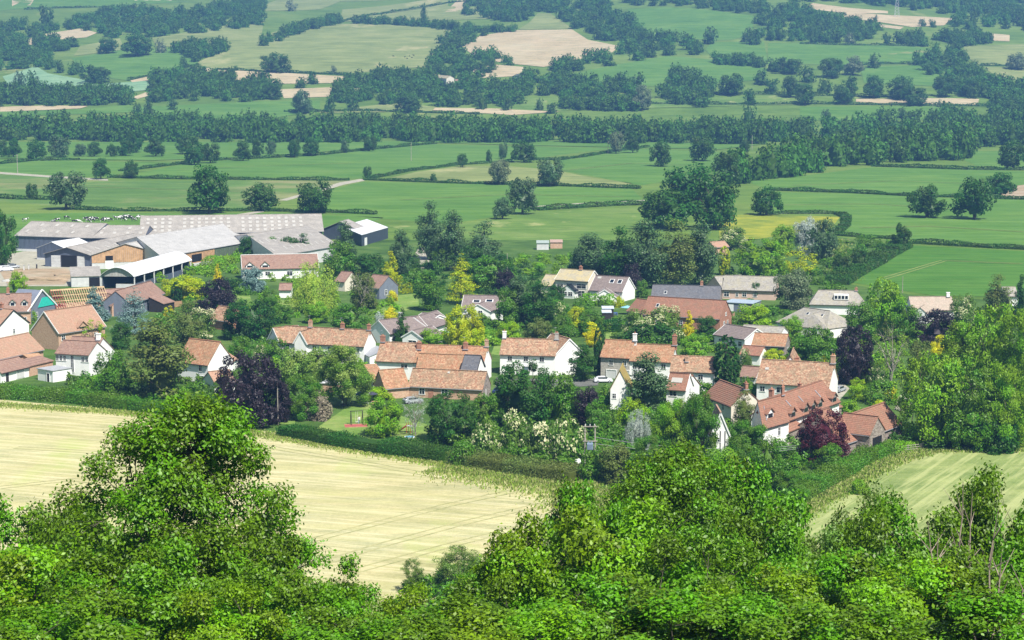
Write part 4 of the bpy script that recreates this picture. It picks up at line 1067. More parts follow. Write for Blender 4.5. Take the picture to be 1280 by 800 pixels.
# --- pink bungalow
b = H('pink_bungalow', 'pink walled bungalow under a long grey brown roof in front of the bright green tree')
b.block((903, 361.5), (969, 363.5), 3.0, D=10, rise=3.6, roof=tile_grey, wall=pinkw); b.wins('f', [(.08, .8, 1.6, 1.4), (.28, .9, .8, 1.2), (.42, .9, 1.3, 1.3), (.62, .9)])
b.block((883, 356), (903.5, 361.5), 3.0, D=9, rise=3.2, ridge='b', roof=tile_grey, wall=pinkw); b.win('f', .5, .9, 1.5, 1.3)
b = H('garden_workshop', 'flat blue grey roofed workshop beside the pink bungalow', 'shed')
b.block((905, 378), (941, 380), 2.5, D=8, rise=.1, rtype='flat', roof=simple('blue_felt', (.33, .40, .46), .6), wall=bluegrey); b.opening('f', .2, 0, 2.4, 2.1, 'door', wht); b.win('f', .7, .9, 1.6, .9)
# --- double gabled pale house (centre back)
b = H('pale_house', 'two storey pale house with lichen yellow roof, conservatory front and a low side wing')
b.block((694, 349), (735, 351.5), 5.4, D=8.5, rise=2.7, roof=tile_lichen, wall=cream, verge_mat=wht); b.wins('f', [(.42, 3.1, 1.8, 1.3), (.8, 3.0, 3.2, 1.4), (.8, .3, 2.4, 2.0), (.15, 3.1, 2.2, 1.0)]); b.chimney(.6, .5, 1.1, brick, .9, .6, 2)
b.block((675, 356), (697, 357.5), 3.0, D=8, rise=2.8, roof=tile_lichen, wall=cream)
b.block((701, 363), (718, 364), 2.4, D=3.6, rise=1.7, ridge='b', roof=GL, wall=wht); b.wins('f', [(.3, .8, 1.5, 1.3), (.7, .8, 1.5, 1.3)])
b = H('brown_roofed_house', 'house with brown roof, two big rooflights and a white gable beside the lichen roof')
b.block((737, 362), (778, 364.5), 3.2, D=9.5, rise=3.8, roof=tile_purple, wall=white, verge_mat=wht); b.rooflight(.56, .65, 1.5, 1.7); b.rooflight(.8, .65, 1.5, 1.7); b.rooflight(.14, .85, 1.2, .9, rlight)
b.block((740, 372), (771, 372.5), 1.9, D=5, rise=2.4, ridge='b', roof=tile_purple, wall=white, verge_mat=wht)
# --- brown roofed chalet group left of centre
b = H('brown_bungalow', 'rambling brown roofed bungalow with white edged gables behind the golden dome tree')
b.block((487, 417), (536, 411), 3.0, D=9, rise=2.9, roof=tile_purple, wall=white, verge_mat=wht); b.chimney(.55, .5, 1.5, white, .8, .7, 0); b.wins('f', [(.1, .9), (.4, .9, 1.6, 1.2), (.7, .9)])
b.block((503, 421), (528, 423), 2.9, D=10, rise=1.7, ridge='b', roof=tile_purple, wall=white, verge_mat=wht); b.win('f', .5, .8, 2.4, 1.4)
b.block((536, 411), (564, 402), 3.0, D=8.5, rise=2.7, roof=tile_purple, wall=white, verge_mat=wht)
b.block((534, 404), (564, 400), 3.4, D=6.5, rise=1.7, ridge='b', roof=tile_purple, wall=white, verge_mat=wht); b.win('f', .5, 1.0, 3.0, 1.6)
b = H('brown_bungalow', 'bungalow with purple brown roof and a small white edged gable with blue rooflights')
b.block((577, 386), (630, 387), 3.0, D=10, rise=3.2, roof=tile_purple, wall=white, verge_mat=wht); b.rooflight(.32, .55, 2.2, 1.2); b.rooflight(.62, .6, 2.2, 1.2)
b.block((583, 388), (612, 389), 3.0, D=6.5, rise=1.8, ridge='b', roof=tile_purple, wall=white, verge_mat=wht); b.win('f', .6, 1.8, 1.3, 1.3)
# --- white long house by the willow
b = H('white_long_house', 'long white house with brown roof and two tiny dormer gables behind the willow')
b.block((303, 336), (398, 334), 3.6, D=9, rise=4.0, roof=tile_brown, wall=white, verge_mat=wht, ridge_mat=white); b.wins('f', [(.1, 1.2, 1.8, 1.4), (.33, 1.2, 1.6, 1.3), (.62, 1.0, 1.9, 1.5), (.85, 1.1)])
for f_ in (.1, .3): b.dormer(f_, 2.6, .8, wall=white, roof=tile_brown, up=.05)
b = H('garden_cottage', 'small white outbuilding with pinkish roof tucked beside the willow', 'outbuilding')
b.block((349, 362), (364, 362), 2.6, D=4, rise=1.6, roof=tile_brown, wall=white)
b = H('dark_gabled_house', 'brown roofed house with dark slate hung gable above the yellow bushes')
b.block((456, 358), (474, 359.5), 3.4, B=(465, 353), D='perp', rise=.2, roof=tile_brown, wall=bluegrey, nowall=True, noroof=True)
b.block((455, 358), (474, 360), 3.6, D=8.5, rise=3.2, roof=tile_brown, wall=bluegrey); b.win('r', .35, 1.2, 1.0, 1.6)
b = H('brown_roofed_cottage', 'small brown roof peeping between the willow and the grey green tree')
b.block((419, 351), (431, 352), 3.2, D=7, rise=2.6, roof=tile_brown, wall=cream)
# --- terrace behind orchard
b = H('orange_terrace', 'long orange pantiled terrace with chimneys and white gables behind the pale hazel')
b.block((349, 427), (455, 432.5), 4.8, D=7.5, rise=3.3, roof=pant_m, wall=white); b.wins('f', [(.1, 3.0), (.25, 3.0), (.42, 3.0), (.6, 3.0), (.8, 3.0), (.93, 3.0, .8, 1.1)])
b.chimney(.3, .5, 1.6, brickp, .9, .6, 2); b.chimney(.68, .5, 1.4, brick, .9, .6, 2); b.chimney(.99, .5, 1.4, brick, .8, .6, 1)
b.block((368, 427.5), (383, 428.5), 5.0, D=7, rise=2.6, ridge='b', roof=pant_m, wall=white, verge_mat=wht)
b.block((335, 424), (349, 427), 4.8, D=7, rise=3.0, ridge='b', roof=pant_m, wall=white, verge_mat=wht)
b.block((452, 441), (462, 446), 2.6, D=4, rise=1.4, rtype='mono', roof=lead, wall=white)
# --- orange roofed cottage by the copper beech
b = H('orange_cottage', 'cottage with orange roof and tall white gable between the birch and the purple beech')
b.block((221, 451), (260, 455.5), 4.6, B=(240, 447), D='perp', rise=.1, wall=white, nowall=True, noroof=True)
b.block((222, 451), (260, 455.5), 4.6, D=8.5, rise=4.6, roof=pant_o, wall=white, ridge_mat=clay); b.win('f', .75, 2.8, .9, 1.3); b.win('f', .8, .6)
b.block((268, 462), (297, 449), 2.6, D=2.6, rise=1.5, rtype='mono', roof=tile_pink, wall=white)
b.block((254, 473.5), (268, 478), 2.6, D=5, rise=1.9, ridge='b', roof=tile_pink, wall=white); b.win('f', .5, .6, 1.4, 1.2)
# --- barn group in the centre
b = H('long_barn', 'long low barn conversion with orange tiled roof and dark stone gable facing the orchard', 'barn')
b.block((511, 481.5), (602.5, 486), 2.7, B=(520, 475), D='perp', rise=.1, nowall=True, noroof=True)
b.block((511, 481.5), (603, 486), 2.7, D=6.2, rise=3.2, roof=pant_m, wall=brickp, over=.3); b.wins('f', [(.18, .8, 1.3, 1.4), (.49, .8, 1.5, 1.4)])
b.opening('f', .3, 0, 1.2, 2.0, 'door', brick); b.rooflight(.5, .85, .5, .5, rlight)
m_ = MB(); P_, e_, n_ = b._face('r'); c_ = [P_ - UP * .3, P_ + e_ - UP * .3, P_ + e_ + UP * b.he, P_ + e_ / 2 + UP * (b.he + b.rise), P_ + UP * b.he]
c_ = [q + n_ * .01 for q in c_]; m_.add(c_ + [q + n_ * .05 for q in c_], [(5, 6, 7, 8, 9), (0, 5, 9, 4), (1, 2, 7, 6), (4, 9, 8, 3), (3, 8, 7, 2)]); b.part(m_, 'gable_wall', stone); b.win('r', .4, 1.0, .6, 1.2)
b.block((481, 484.5), (511, 482), 2.7, D=6.2, rise=3.3, roof=pant_o, wall=brickp)
b = H('lean_to_barn', 'low orange roof at the back corner of the long barn', 'outbuilding')
b.block((467, 474), (482, 473), 2.4, D=7, rise=2.2, rtype='mono', roof=pant_o, wall=conc); b.block((468, 478), (480, 480), 2.2, D=2, rise=.3, rtype='mono', roof=lead, wall=white)
b = H('chimney_row', 'row of joined orange roofed houses with four brick chimneys behind the long barn')
b.block((470, 450), (517, 452), 4.4, D=8, rise=3.6, roof=pant_m, wall=white); b.chimney(.04, .5, 1.5, brick, 1.1, .7, 2); b.wins('f', [(.75, 2.8, 1.6, .9)])
b.block((517.3, 452), (604, 455), 4.4, D=8.5, rise=3.3, roof=pant_o, wall=white); b.chimney(.03, .35, 1.8, brick, 1.0, .8, 2); b.chimney(.7, .4, 1.6, brick, 1.0, .8, 2); b.chimney(.99, .5, 1.6, brickp, .8, .7, 1)
b.block((521, 458.5), (577, 460.5), 3.6, D=5.2, rise=2.6, roof=pant_o, wall=brickp)
b.block((577, 461), (596, 462), 4.0, D=5.4, rise=2.7, roof=slate, wall=white, verge_mat=dkt); b.win('r', .5, 2.6, .8, 1.0)
# --- moss roofed white gable
b = H('mossy_cottage', 'white gabled cottage with moss yellow roof half hidden by the birch')
b.block((763, 486.5), (787, 487), 4.6, D=9, rise=4.0, ridge='b', roof=tile_moss, wall=white); b.win('f', .2, 2.6, .8, 1.1)
# --- half hidden cottage right of the green mass
b = H('hidden_cottage', 'timber patterned white gable almost buried in bright green trees')
b.block((890, 541), (911, 541), 4.4, D=8, rise=3.8, ridge='b', roof=tile_pink, wall=white, verge_mat=wht)
for k in (-1, 0, 1):
    m_ = MB(); P_, e_, n_ = b._face('f'); q_ = P_ + e_ * (.5 + k * .28) + n_ * .05; m_.box(q_ + UP * 3, (.16, .08, 3.5), e_.normalized(), n_, UP); b.part(m_, 'timber_stud', dkt)
b.win('f', .35, 2.6, .8, .9)
# --- big L shaped farmhouse
b = H('big_farmhouse', 'large farmhouse with broad mottled pantile roof and white gable beside the dark purple beech')
b.block((946, 477.5), (1036, 483), 4.6, D=9.5, rise=4.2, roof=pant_m, wall=white); b.wins('f', [(.33, 2.5, 1.7, 1.3), (.08, 2.6), (.62, 2.6)]); b.chimney(.99, .5, 1.8, brickp, .9, .9, 2); b.rooflight(.1, .6, .8, .7, rlight)
b.block((972, 471), (1004, 472), 5.0, D=12, rise=4.6, ridge='b', roof=pant_m, wall=white); b.chimney(.25, .72, 1.4, brick, .8, .8, 1)
b.block((925, 469.5), (945, 471), 3.2, D=4.5, rise=1.8, roof=tile_brown, wall=white)
# --- dormered row
b = H('dormer_row', 'red tiled row of cottages with pointed dormers behind the wine red tree')
b.block((986, 524), (1049, 501), 4.2, D=8.2, rise=3.8, roof=tile_red, wall=white)
for f_ in (.08, .33, .47, .61, .9): b.dormer(f_, 2.3, 1.1, wall=stone, roof=tile_red, up=.0)  # dormer gables take the dark stone colour as painted shade
b.wins('f', [(.2, 1.0), (.55, 1.0), (.8, 1.0)]); b.chimney(.02, .5, 1.7, brick, 1.0, .8, 2); b.chimney(.6, .55, 1.2, brick, .8, .6, 1)
for f_ in (.18, .42, .75): b.rooflight(f_, .5, .25, 2.4, lead, 'lead_strip')
b.block((1018, 520), (1052, 508), 2.6, D=3.2, rise=1.6, rtype='mono', roof=tile_red, wall=stone)
b.block((985, 540), (1003, 532), 2.6, D=3.2, rise=1.5, rtype='mono', roof=tile_red, wall=stone)
b = H('end_cottage', 'tall white end cottage with red tiled roof, one dormer and a blue shaded front')
b.block((954, 534.5), (986, 525.5), 5.0, B=(940, 524), rise=4.2, roof=tile_red, wall=white); b.win('f', .62, 2.6, .9, 1.6); b.dormer(.42, 2.3, 1.3, wall=white, roof=tile_red, up=.2); b.chimney(.98, .5, 1.7, brick, .9, .8, 2); b.rooflight(.16, .5, .2, 3.4, lead, 'lead_strip')
# --- stone barns
b = H('stone_barn', 'rubble stone barn with red roofs and pointed wagon porch by the striped meadow', 'barn')
b.block((1086, 545), (1128, 529.5), 3.4, D=8.0, rise=3.7, roof=tile_red, wall=stone, over=.2); b.opening('f', .12, 0, 3.0, 3.1, 'barn_opening', black)
b.block((1087, 544), (1106, 537), 4.4, D=7.0, rise=2.9, ridge='b', roof=tile_red, wall=stone, over=.2); b.opening('f', .5, 0, 4.0, 3.6, 'barn_opening', black)
b.block((1052, 556), (1084, 545), 3.2, D=8.5, rise=3.6, roof=tile_red, wall=stone, over=.2)
b.block((1040, 535), (1056, 529), 3.2, D=7.0, rise=2.6, roof=tile_red, wall=stone, over=.2)
# --- grey bungalows at the right
b = H('grey_bungalow', 'pale grey roofed bungalow with a wide flat dormer in front of the lush field')
b.block((1012, 380), (1080, 381.5), 3.0, D=10, rise=3.4, hip=2.5, roof=tile_grey, wall=white); b.chimney(.85, .5, .9, brick, .8, .6, 1)
m_ = MB(); q_ = b.P + b.a * .58 + b.b * .25 + UP * (b.he + 2.0); m_.box(q_, (4.2, 2.6, 1.4), hnorm(b.a), hnorm(b.b), UP); d_ = b.part(m_, 'flat_dormer', white)
for k in range(4):
    m_ = MB(); m_.box(q_ + hnorm(b.a) * (k - 1.5) * 1.0 - hnorm(b.b) * 1.32, (.75, .06, .9), hnorm(b.a), hnorm(b.b), UP); b.part(m_, 'pane', GL, d_)
b = H('grey_bungalow', 'hipped grey roofed bungalow with three small rooflights beside the bright tree')
b.block((971, 402), (1034, 411), 2.8, D=12, rise=3.7, hip=4.5, roof=tile_grey, wall=white); b.wins('f', [(.15, .8, 2.0, 1.3), (.5, .8), (.85, .8, 2.2, 1.4)])
for f_ in (.42, .55, .7): b.rooflight(f_, .68, 1.0, 1.0)
b.block((1034, 411), (1060, 404), 2.8, D=11, rise=3.2, hip=3, roof=tile_grey, wall=white); b.rooflight(.4, .6, 1.4, 1.1)
b = H('pink_roofed_bungalow', 'white bungalow with pale pinkish roof on the edge of the lush field')
b.block((1140, 387), (1193, 387), 2.9, D=9, rise=3.0, roof=tile_buff, wall=white, hip=0); b.chimney(.92, .5, 1.3, white, .9, .8, 0); b.wins('f', [(.2, .8, 2.2, 1.3), (.55, .8, 1.6, 1.2), (.85, .8)])
b.block((1140, 392), (1160, 393), 2.7, D=6, rise=1.8, ridge='b', roof=tile_buff, wall=white)
b = H('distant_cottage', 'tiny pale roofed house beside the dark conifer at the lush field edge')
b.block((1256, 370), (1272, 370), 3.0, D=7, rise=2.2, roof=tile_grey, wall=white)
# --- left cluster
b = H('modern_white_house', 'white house with brown roof and tall narrow windows next to the hay field')
b.block((69.5, 441), (111, 443.5), 5.2, D=7.5, rise=2.4, roof=tile_brown, wall=white); b.wins('f', [(.05, 3.4, .7, 1.3), (.16, 3.4, .7, 1.3), (.27, 3.4, .7, 1.3), (.5, .8, .8, 4.0), (.82, 3.4, .8, 1.2), (.94, 3.4, .8, 1.2), (.08, .7, .8, 1.3), (.25, .7, .8, 1.3)])
b.block((111.3, 454), (120, 455), 3.6, D=9.5, rise=.1, rtype='flat', roof=tile_brown, wall=white, nowall=True, noroof=True)
b.block((112, 452), (146, 441), 3.2, D=8, rise=4.6, ridge='b', roof=tile_brown, wall=white); b.win('f', .62, 4.0, .7, .7); b.chimney(.1, .45, 1.6, white, .9, .9, 1)
b.block((47, 461), (66, 464), 2.7, D=5.5, rise=.1, rtype='flat', roof=simple('grey_felt', (.36, .37, .38), .7), wall=white); b.opening('f', .7, 0, .9, 2.0, 'door', dkt, wht)
b = H('brick_gable_house', 'big house with broad pink tiled roof and a tall plain brick gable')
b.block((73, 416), (131, 407), 4.6, B=(33, 413), D='perp', rise=5.0, roof=tile_pink, wall=brickp, verge_mat=wht)
b.win('f', .1, 2.4, 1.2, 1.4); b.wins('f', [(.35, 1.0, 2.2, 1.4), (.8, 2.0)])
b.dormer(.52, 3.2, .6, wall=brickp, roof=tile_pink, up=.0)
b = H('pink_roofed_annexe', 'low wing with wide pale pink tiled roof and dark glazed end beside the brick gable', 'outbuilding')
b.block((-20, 452), (54, 436), 3.0, D=9, rise=3.6, roof=tile_pink, wall=brickp); b.opening('r', .3, .3, 2.2, 2.0, 'glazed_door', GL, dkt)
b.block((34, 447), (52, 445), 2.4, D=2, rise=.4, rtype='mono', roof=fence_wood, wall=brickp)
b = H('garage_wing', 'white garage with brown tiled roof and a black door at the hedge end', 'garage')
b.block((1, 466), (36, 458), 2.5, D=6, rise=2.0, roof=tile_brown, wall=white); b.opening('f', .22, 0, 1.0, 2.1, 'door', dkt); b.opening('f', .68, .2, 2.6, 1.9, 'garage_door', conclt, wht)
b.block((36, 458), (66, 451), 2.5, D=4, rise=.9, rtype='mono', roof=tile_brown, wall=brickp)
b = H('white_gable_cottage', 'white cottage gable with one small dark window and pale orange roof')
b.block((-2, 409), (36, 403), 4.2, D=9.5, rise=3.9, ridge='b', roof=tile_pink, wall=white, verge_mat=dkt); b.win('f', .5, 1.9, .7, 1.3); b.chimney(.45, .5, 1.4, brick, .8, .8, 2)
b = H('brick_dormer_house', 'brown roofed brick house with two small white gabled dormers at the building site edge')
b.block((-12, 389), (38, 388), 4.0, D=8.5, rise=4.2, roof=tile_brown, wall=brickp); b.dormer(.55, 1.5, 1.2, roof=tile_brown, up=.25); b.dormer(.85, 1.5, 1.2, roof=tile_brown, up=.25); b.chimney(.42, .5, 1.6, brick, .8, .6, 2); b.wins('f', [(.55, 1), (.85, 1)])
b = H('slate_walled_house', 'brown roofed house with brick front gable and blue grey side between the two blue conifers')
b.block((127, 379.5), (160, 377.5), 3.4, D=9, rise=3.4, roof=tile_brown, wall=white); b.wins('f', [(.15, 1.2), (.4, 1.2)])
b.block((140, 382), (158, 380), 3.2, D=6.0, rise=2.6, ridge='b', roof=tile_brown, wall=brickp, over=.25)
b.block((162, 379), (205, 366), 4.0, D=8.5, rise=3.3, roof=tile_brown, wall=bluegrey); b.win('f', .35, 1.4, 1.2, 1.2)
b.block((204, 380), (218, 377), 2.6, D=5, rise=1.8, rtype='mono', roof=tile_brown, wall=dkt)
b = H('tiled_outhouse', 'small mottled orange roof between the purple bush and the flowering tree', 'outbuilding')
b.block((262, 398), (286, 401), 2.8, D=7, rise=3.0, roof=pant_m, wall=brick)
b = H('garden_outbuilding', 'low brick garden building with flat white roof behind the walnut tree', 'outbuilding')
b.block((401, 479), (422, 480), 2.3, D=4, rise=.1, rtype='flat', roof=whitesh, wall=brickp)
# far houses
b = H('hillside_house', 'small white gabled house among woods on the distant slope')
b.block((569, 103), (585, 103), zf(*gp(577, 107)[:2]) + 3.5, D=8, rise=3, roof=tile_brown, wall=white, z0=zf(*gp(577, 107)[:2]) - 3); b.wins('f', [(.3, 3.4, 1.4, 1.4), (.7, 3.4, 1.4, 1.4)])
b = H('hillside_house', 'white gable end showing through trees under the tan hillside field')
b.block((641, 96), (650, 97), zf(*gp(648, 100)[:2]) + 3, D=9, rise=3, ridge='b', roof=slate, wall=white, z0=zf(*gp(648, 100)[:2]) - 3)
b = H('cream_farmhouse', 'cream farmhouse far off in the woods beside the white one')
b.block((546, 97), (558, 98), zf(*gp(555, 100)[:2]) + 3, D=8, rise=2.5, roof=tile_lichen, wall=cream, z0=zf(*gp(555, 100)[:2]) - 3)
for i_, (u_, w_, lb_) in enumerate([(584, 10, 'white block with small windows at the end of the hilltop group'), (600, 12, 'middle white block of the hilltop group'), (617, 13, 'long low white building of the hilltop group'), (633, 8, 'small white outbuilding closing the hilltop group')]):
    g_ = gp(u_, 9); b = H('hilltop_building', lb_, 'building')
    b.block((u_ - w_ / 2, 4.5), (u_ + w_ / 2, 4.5), g_.z + 6, D=10, rise=2, roof=tile_grey if i_ % 2 else tile_lichen, wall=white, z0=g_.z - 6); b.wins('f', [(.3, 8, 2, 1.6), (.7, 8, 2, 1.6)])
b = H('field_barn', 'red brick field shed roof showing above the yellow green conifer', 'barn')
b.block((893, 309), (911, 308), 3, D=6, rise=1.6, roof=tile_pink, wall=brickp)
b = H('field_shed', 'pale green field shed beside a pink tin one in the rough meadow', 'shed'); b.block((671, 304), (686, 304), 2.6, D=4, rise=.6, rtype='mono', roof=simple('pale_green_tin', (.32, .38, .34), .6), wall=conclt)
b = H('field_shed', 'pinkish tin field shed next to the pale green one', 'shed'); b.block((688, 303), (703, 303), 2.4, D=4, rise=.6, rtype='mono', roof=simple('pink_tin', (.40, .28, .22), .6), wall=brickp)
b = H('garden_shed', 'small black garden shed with pale blue roof among garden clutter', 'shed'); b.block((753, 391), (764, 391), 2.3, D=3.2, rise=.3, rtype='mono', roof=simple('pale_blue_felt', (.50, .56, .62), .6), wall=dkt); b.block((753, 386), (767, 386), 2.5, D=3, rise=.3, rtype='mono', roof=simple('pale_blue_felt', (.50, .56, .62), .6), wall=dkt)
# --- half built house: rafters on a blue grey gable
b = H('unfinished_house', 'half built house with bare rafters and a teal tarpaulin on its blue grey gable')
b.block((35, 388), (70, 381), 4.0, D=8, rise=5.0, ridge='b', wall=bluegrey, noroof=True); b.win('f', .3, 1.8, .9, 1.2)
an_, bn_ = hnorm(b.a), hnorm(b.b); nf_ = -Vector((-b.a.y, b.a.x, 0)).normalized()
P_ = b.P; m_ = MB(); q0 = P_ + b.a * .52 + UP * (b.he + .25) + nf_ * .08
m_.hexa([q0 + b.a * -.18 + nf_ * .0, q0 + b.a * .5, q0 + b.a * .26 + UP * 2.6, q0 - b.a * .02 + UP * 2.6] + [p + nf_ * .08 for p in (q0 + b.a * -.18, q0 + b.a * .5, q0 + b.a * .26 + UP * 2.6, q0 - b.a * .02 + UP * 2.6)]); b.part(m_, 'tarpaulin', poster)
t_ = P_ + b.a / 2 + UP * (b.he + b.rise)
for e_ in (P_ + UP * b.he, P_ + b.a + UP * b.he):
    o_ = e_ + (e_ - t_).normalized() * .5; m_ = MB(); m_.bar(o_ + nf_ * .2, t_ + nf_ * .2 + UP * .1, .3, .35); b.part(m_, 'bargeboard', wht)
b.block((70, 384), (137, 379), 3.4, D=8.5, rise=4.4, wall=brickp, noroof=True, gable_only=True, nowall=True)
m_ = MB(); q = [b.P, b.P + b.a, b.P + b.a + b.b, b.P + b.b]; m_.hexa([p - UP * .3 for p in q] + [p + UP * (b.he - .1) for p in q]); b.part(m_, 'wall', brickp)
for k in range(24):
    f_ = k / 23; m_ = MB(); base_ = b.P + b.a * f_; top_ = base_ + b.b / 2 + UP * (b.he + b.rise); red_ = k < 5
    m_.bar(base_ + UP * b.he - hnorm(b.b) * .4 - UP * .3, top_, .12, .26); m_.bar(base_ + b.b + UP * b.he, top_, .12, .26)
    if red_ or k % 4 == 0: m_.bar(base_ + UP * (b.he + .1), base_ + b.b + UP * (b.he + .1), .1, .2); m_.bar(base_ + b.b * .28 + UP * (b.he + b.rise * .5), base_ + b.b * .72 + UP * (b.he + b.rise * .5), .1, .2)
    b.part(m_, 'rafter', redtim if red_ else timber)
for k in range(3):
    m_ = MB(); g_ = (k + 1) / 3.2; st_ = b.P + b.b / 2 * g_ + UP * (b.he + b.rise * g_ + .15); m_.bar(st_, st_ + b.a, .16, .16); b.part(m_, 'purlin', timber)
m_ = MB(); m_.bar(b.P + b.b / 2 + UP * (b.he + b.rise), b.P + b.b / 2 + b.a + UP * (b.he + b.rise), .1, .34); b.part(m_, 'ridge_board', timber)

# ------------------------------------------------------------ farm sheds
def rl_grid(b, fs, gs, w, l, side=0, mat=None):
    rq = random.Random(len(fs) * 31 + int(w * 10))
    for g_ in gs:
        for f_ in fs:
            if rq.random() < .14: continue
            b.rooflight(f_, g_, w, l, mat or rlight, 'rooflight', side=side)
def boards(b, face, f0, f1, z0, z1f, n, mat, name='board', th=.05):
    """upright boards or sheets across a wall; z1f(f) gives the top"""
    P, e, nn = b._face(face); en = e.normalized(); W = e.length
    for k in range(n):
        fa, fb = f0 + (f1 - f0) * (k + .04) / n, f0 + (f1 - f0) * (k + .96) / n
        pr = nn * (.02 + (.03 if k % 2 else .0)); A, B_ = P + e * fa, P + e * fb
        q = [A + UP * z0, B_ + UP * z0, B_ + UP * z1f(fb), A + UP * z1f(fa)]
        m = MB(); m.add([p + pr for p in q] + [p + pr + nn * th for p in q], [(4, 5, 6, 7), (0, 4, 7, 3), (1, 2, 6, 5), (3, 7, 6, 2), (0, 1, 5, 4)]); b.part(m, name, mat)
b = H('blue_long_shed', 'long farm shed with blue grey cladding and pale rooflights, nearest the grazing cows', 'barn')
b.block((19, 294), (114, 297), 6.0, D=24, rise=4.2, roof=fibre, wall=bluesh, over=.5, thick=.12)
boards(b, 'f', 0, 1, .9, lambda f: 5.9, 16, bluesh, 'cladding_sheet'); rl_grid(b, [.1, .3, .5, .7, .9], [.3], 1.1, 2.2); rl_grid(b, [.2, .4, .6, .8], [.75], 1.1, 2.2)
m_ = MB(); P_, e_, n_ = b._face('f'); m_.box(P_ + e_ / 2 + n_ * .12 + UP * .4, (e_.length, .2, 1.0), e_.normalized(), n_, UP); b.part(m_, 'plinth', conclt)
b.block((114.3, 297), (180, 297), 6.0, D=24, rise=3.4, roof=fibre, wall=bluesh, over=.5, thick=.12); rl_grid(b, [.15, .4, .65, .9], [.35, .75], 1.1, 2.2)
b = H('white_roofed_shed', 'small blue farm shed with a bright white roof in front of the long blue one', 'barn')
b.block((46, 310), (84, 312), 4.2, D=16, rise=2.4, ridge='b', roof=whitesh, wall=bluesh, over=.4, thick=.1); boards(b, 'f', 0, 1, .6, lambda f: 4.1 + 2.3 * (1 - abs(2 * f - 1)), 8, bluesh, 'cladding_sheet')
P_, e_, n_ = b._face('f'); m_ = MB(); m_.box(P_ + e_ / 2 + n_ * .12 + UP * .3, (e_.length, .2, .8), e_.normalized(), n_, UP); b.part(m_, 'plinth', conclt)
b = H('open_fronted_shed', 'farm shed with dark doorway between two pale concrete panels and a very long grey roof', 'barn')
b.block((56, 317), (114, 319), 4.6, B=(200, 287), rise=2.5, ridge='b', roof=fibre, wall=bluesh, over=.3, verge=.9, thick=.12)
b.opening('f', .52, .02, 5.6, 4.1, 'doorway', black, dkt, .1)
for f_, w_ in ((.24, 3.6), (.78, 2.8)):
    P_, e_, n_ = b._face('f')
    for k in range(4):
        m_ = MB(); m_.box(P_ + e_ * f_ + n_ * .16 + UP * (.55 + k * 1.03), (w_, .16, .98), e_.normalized(), n_, UP); b.part(m_, 'concrete_panel', conclt)
rl_grid(b, [.04, .12, .2, .28, .36, .44, .52, .6, .68, .76, .84, .92], [.35], 1.2, 2.4, side=1)
b = H('timber_gabled_shed', 'broad farm shed with orange timber boarded gable and pale grey roof', 'barn')
b.block((114.5, 319), (201, 316), 5.0, B=(262, 288), rise=3.6, ridge='b', roof=fibre2, wall=conclt, over=.3, verge=.6, thick=.12)
boards(b, 'f', .0, 1, 2.2, lambda f: 4.9 + 3.6 * (1 - abs(2 * f - 1)), 34, larch, 'timber_board')
b.opening('f', .25, 2.9, 2.6, 1.7, 'window_opening', black, None, .14); m_ = MB(); P_, e_, n_ = b._face('f'); m_.box(P_ + e_ * .25 + n_ * .2 + UP * 1.45, (2.9, .2, 2.9), e_.normalized(), n_, UP); b.part(m_, 'white_door', wht)
rl_grid(b, [.06 + .1 * k for k in range(10)], [.3, .7], 1.2, 2.2); rl_grid(b, [.06 + .1 * k for k in range(10)], [.45], 1.2, 2.2, side=1)
b = H('great_white_shed', 'largest farm shed with smooth whitish roof, timber gable corner and green side wall', 'barn')
b.block((203, 321), (305, 303.5), 5.6, B=(143, 304), rise=4.5, roof=fibre2, wall=conclt, over=.3, verge=.5, thick=.12, D=None)
boards(b, 'f', .1, .62, 1.4, lambda f: 5.5, 20, larch, 'timber_board'); boards(b, 'f', .62, 1, .2, lambda f: 5.5, 14, greensh, 'cladding_sheet')
b.opening('f', .4, 1.9, 6.4, 2.6, 'window_opening', black, None, .14); m_ = MB(); P_, e_, n_ = b._face('f'); m_.box(P_ + e_ * .25 + n_ * .14 + UP * .7, (e_.length * .5, .2, 1.5), e_.normalized(), n_, UP); b.part(m_, 'plinth', conclt)
b = H('rooflight_shed', 'widest farm shed at the back, its grey roof chequered by pale rooflights', 'barn')
b.block((176, 292), (403, 289), 6.0, D=34, rise=5.2, roof=fibre, wall=navy, over=.4, verge=.6, thick=.12)
for g_ in (.12, .34, .56, .78): rl_grid(b, [.015 + .0405 * k + (.02 if int(g_ * 100) % 44 else 0) for k in range(24)], [g_], 1.2, 2.4)
boards(b, 'r', 0, 1, .3, lambda f: 5.9 + 5.1 * (1 - abs(2 * f - 1)), 14, navy, 'cladding_sheet')
b = H('streaky_shed', 'farm shed roof with long pale streaks between hedge trees and tall poplar', 'barn')
b.block((404, 286), (447, 287), 4.2, D=10, rise=3.0, ridge='b', roof=fibre, wall=navy, over=.3, verge=.5, thick=.12)
b.block((346, 320), (424, 307), 5.0, B=(275, 297), rise=4.2, roof=fibre, wall=conclt, over=.4, thick=.12); rl_grid(b, [.05 + .1 * k for k in range(10)], [.25, .62], .8, 5.0)
b = H('small_white_shed', 'small shed with flat white roof and dark end at the far corner of the farmyard', 'barn')
b.block((452, 294), (485, 284.5), 4.4, B=(426, 283), rise=.5, rtype='flat', roof=whitesh, wall=navy); b.opening('f', .15, 0, 3, 3, 'white_panel', wht)
